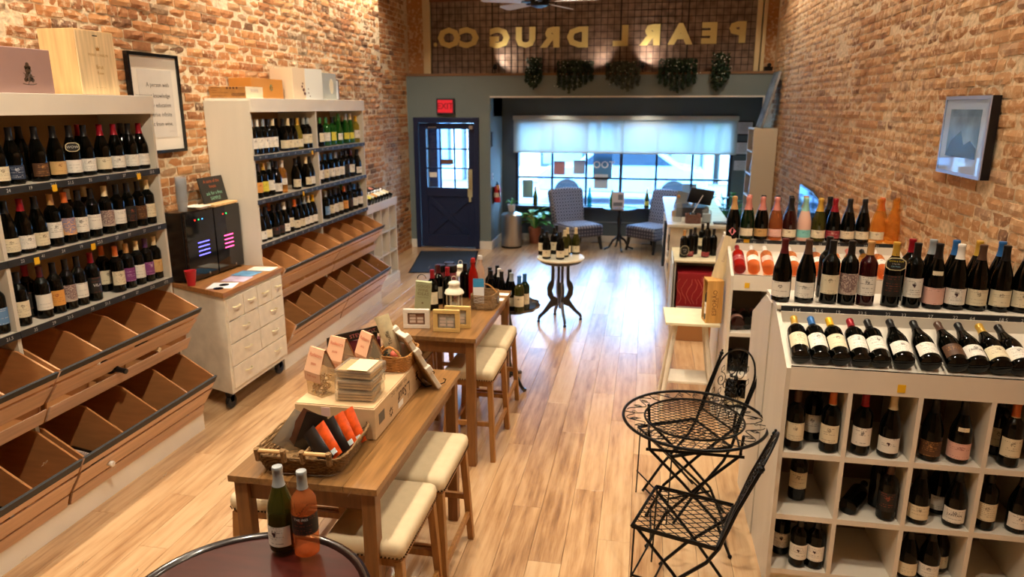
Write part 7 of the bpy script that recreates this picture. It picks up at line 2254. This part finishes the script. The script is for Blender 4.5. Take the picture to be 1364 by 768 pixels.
obj('photo_dark', MB().prism([(-.20, -.12), (.20, -.12), (.14, -.03), (.02, .03), (-.04, -.05), (-.12, -.02), (-.2, -.06)], -.0512, -.0502, 'x'), M('photo_shadow', '#3c2c30', .5), pf)
obj('glazing', MB().box(-.0545, -.053, -.28, .28, -.205, .205), window_glass, pf)
tb = thing('angled_mirror', 'tilted glossy blue reflecting picture on the right brick wall, behind sparkling bottles', 'picture', (XR - .03, 8.35, 1.28), 0)
obj('frame', MB().prism([(-.60, .10), (-.10, .17), (.55, .19), (.55, -.20), (-.60, -.22)], -.012, .0, 'x'), black_plastic, tb)
obj('glossy_face', MB().prism([(-.56, .08), (-.08, .15), (.52, .17), (.52, -.18), (-.56, -.20)], -.016, -.012, 'x'), M('gloss_blue', '#2f6ea8', .05, metal=.6), tb)

# ------------------------------------------------------------------ ledge: trailing plants, small lamps
vine_m = (M('vine_dark', '#18301c', .5), M('vine_grey', '#3c463a', .5))
flw = M('tiny_white_flower', '#c9d0c4', .6)


def trailing(label, x, w_, top, drop, seed, m_=0, n=420):
    rr = random.Random(seed)
    t = thing('trailing_plant', label, 'plant', (x, YB + .04, 2.87), 0, 'trailing plants on the ledge')
    obj('pot', MB().lathe([(.04, 0), (.06, .09), (.055, .09), (.001, .08)], 12, c=(0, .02, 0)), M('pot_grey', '#3a3f42', .6), t)
    mb = MB()
    for k in range(n):
        f = rr.random()
        yy = -.09 + rr.uniform(-.05, .05)
        if f < .45:
            p = Vector((max(-.6, min(.6, rr.gauss(0, .32))) * w_, rr.uniform(-.14, .02), rr.uniform(-.02, top)))
        else:
            s_ = rr.randrange(7)
            xx = (s_ / 6 - .5) * w_ * 1.1 + rr.gauss(0, .012)
            p = Vector((xx, yy - .01, .05 - rr.random() * drop * (1 - .5 * abs(s_ - 3 + (seed % 3 - 1)) / 4)))
        e = Euler((rr.uniform(0, 6), rr.uniform(0, 6), rr.uniform(0, 6))).to_matrix()
        sz = rr.uniform(.028, .046)
        mb.add([p + e @ Vector(q) * sz for q in ((-.7, 0, 0), (0, .4, .1), (.7, 0, 0), (0, -.4, .1))], [(0, 1, 2, 3)])
    o_ = obj('foliage', mb, vine_m[m_], t)
    o_['kind'] = 'stuff'
    mb = MB()
    for k in range(26):
        p = Vector((rr.gauss(0, w_ * .3), -.13, rr.uniform(-drop * .6, top)))
        mb.box(p.x - .006, p.x + .006, p.y - .004, p.y + .004, p.z - .006, p.z + .006)
    o_ = obj('blossoms', mb, flw, t)
    o_['kind'] = 'stuff'


trailing('dark trailing plant on the ledge, leftmost, above the bin corner', -1.785, .20, .22, .30, 1, n=700)
trailing('wide dark trailing plant on the ledge under the letter D', -1.13, .46, .17, .36, 2, n=1500)
trailing('grey green trailing plant on the ledge under the letter L', -.39, .42, .15, .34, 3, 1, n=1200)
trailing('wide dark trailing plant on the ledge right of centre, under A and R', .43, .46, .18, .36, 4, n=1500)
trailing('narrow trailing plant on the ledge, rightmost, under the letter P', 1.06, .20, .26, .34, 5, n=700)
for k, (x, tgt) in enumerate(((-2.42, (-1.9, 11.75, 3.3)), (-.63, (-.9, 11.75, 3.3)), (-.10, (.1, 11.75, 3.3)))):
    t = thing('ledge_spotlight', 'small black spotlight on the ledge, %s' % ('left end above the door pier', 'left of the grey green plant', 'right of the grey green plant')[k], 'lamp', (x, YB + .02, 2.868), 0, 'small spotlights on the ledge')
    obj('stand', MB().lathe([(.03, 0), (.03, .01), (.008, .012), (.008, .06)], 12), black_iron, t)
    obj('lamp_head', MB().lathe([(.018, 0), (.036, .03), (.036, .08), (.030, .082)], 14, mtx=Matrix.Translation((0, -.03, .06)) @ Matrix.Rotation(R(-50), 4, 'X')), black_iron, t)
    s = light('SPOT', 'ledge_light', (x, YB + .0, 2.98), 26, (1, .86, .68), spot_size=R(130), spot_blend=1, shadow_soft_size=.03)
    aim(s, tgt)
tag(obj('camera_box', MB().box(1.70, 1.82, YB + .01, YB + .09, 2.87, 2.93).lathe([(.03, 0), (.03, .05)], 12, mtx=Matrix.Translation((1.76, YB + .01, 2.95)) @ Matrix.Rotation(PI / 2, 4, 'X')), black_plastic), 'small black device at the right end of the ledge', 'device')
# recess downlights
for k, x in enumerate((-1.48, .0)):
    t = thing('downlight', 'recessed downlight over the shop window, %s' % ('left one', 'right one')[k], 'lamp', (x, 12.10, 2.498), 0, 'recess downlights')
    obj('trim_ring', MB().lathe([(.045, -.006), (.07, -.006), (.07, 0), (.045, 0)], 20), trim_white, t)
    obj('lens', MB().lathe([(.001, -.003), (.045, -.003)], 20), M('lens_glow', '#fff2d8', .4, emit='#ffe9c4', es=9), t)
    s = light('SPOT', 'downlight_beam', (x, 12.10, 2.48), 22, (1, .90, .72), spot_size=R(120), spot_blend=.6, shadow_soft_size=.04)
    aim(s, (x, 12.3, 0))

# ceiling fan
cf = thing('ceiling_fan', 'ceiling fan with pale blades at the top of the view', 'fan', (-1.18, 8.0, 3.43))
obj('motor', MB().lathe([(.03, -.06), (.09, -.04), (.11, 0), (.11, .09), (.06, .12), (.02, .13)], 24), black_iron, cf, smooth=True)
obj('down_rod', MB().tube([(0, 0, .12), (0, 0, CEIL - 3.43)], .014, 8), black_iron, cf)
for k in range(5):
    a = R(-6 + 72 * k)
    m4 = Matrix.Rotation(a, 4, 'Z') @ Matrix.Rotation(R(12), 4, 'X')
    bl = obj('blade', MB().prism([(.18, -.055), (.60, -.075), (.64, -.05), (.64, .05), (.60, .075), (.18, .055)], -.004, .004, 'z'), M('fan_blade', '#b9bfc8', .4), cf)
    bl.matrix_local = m4
    obj('blade_iron', MB().box(.09, .20, -.02, .02, -.012, -.004), black_iron, bl)
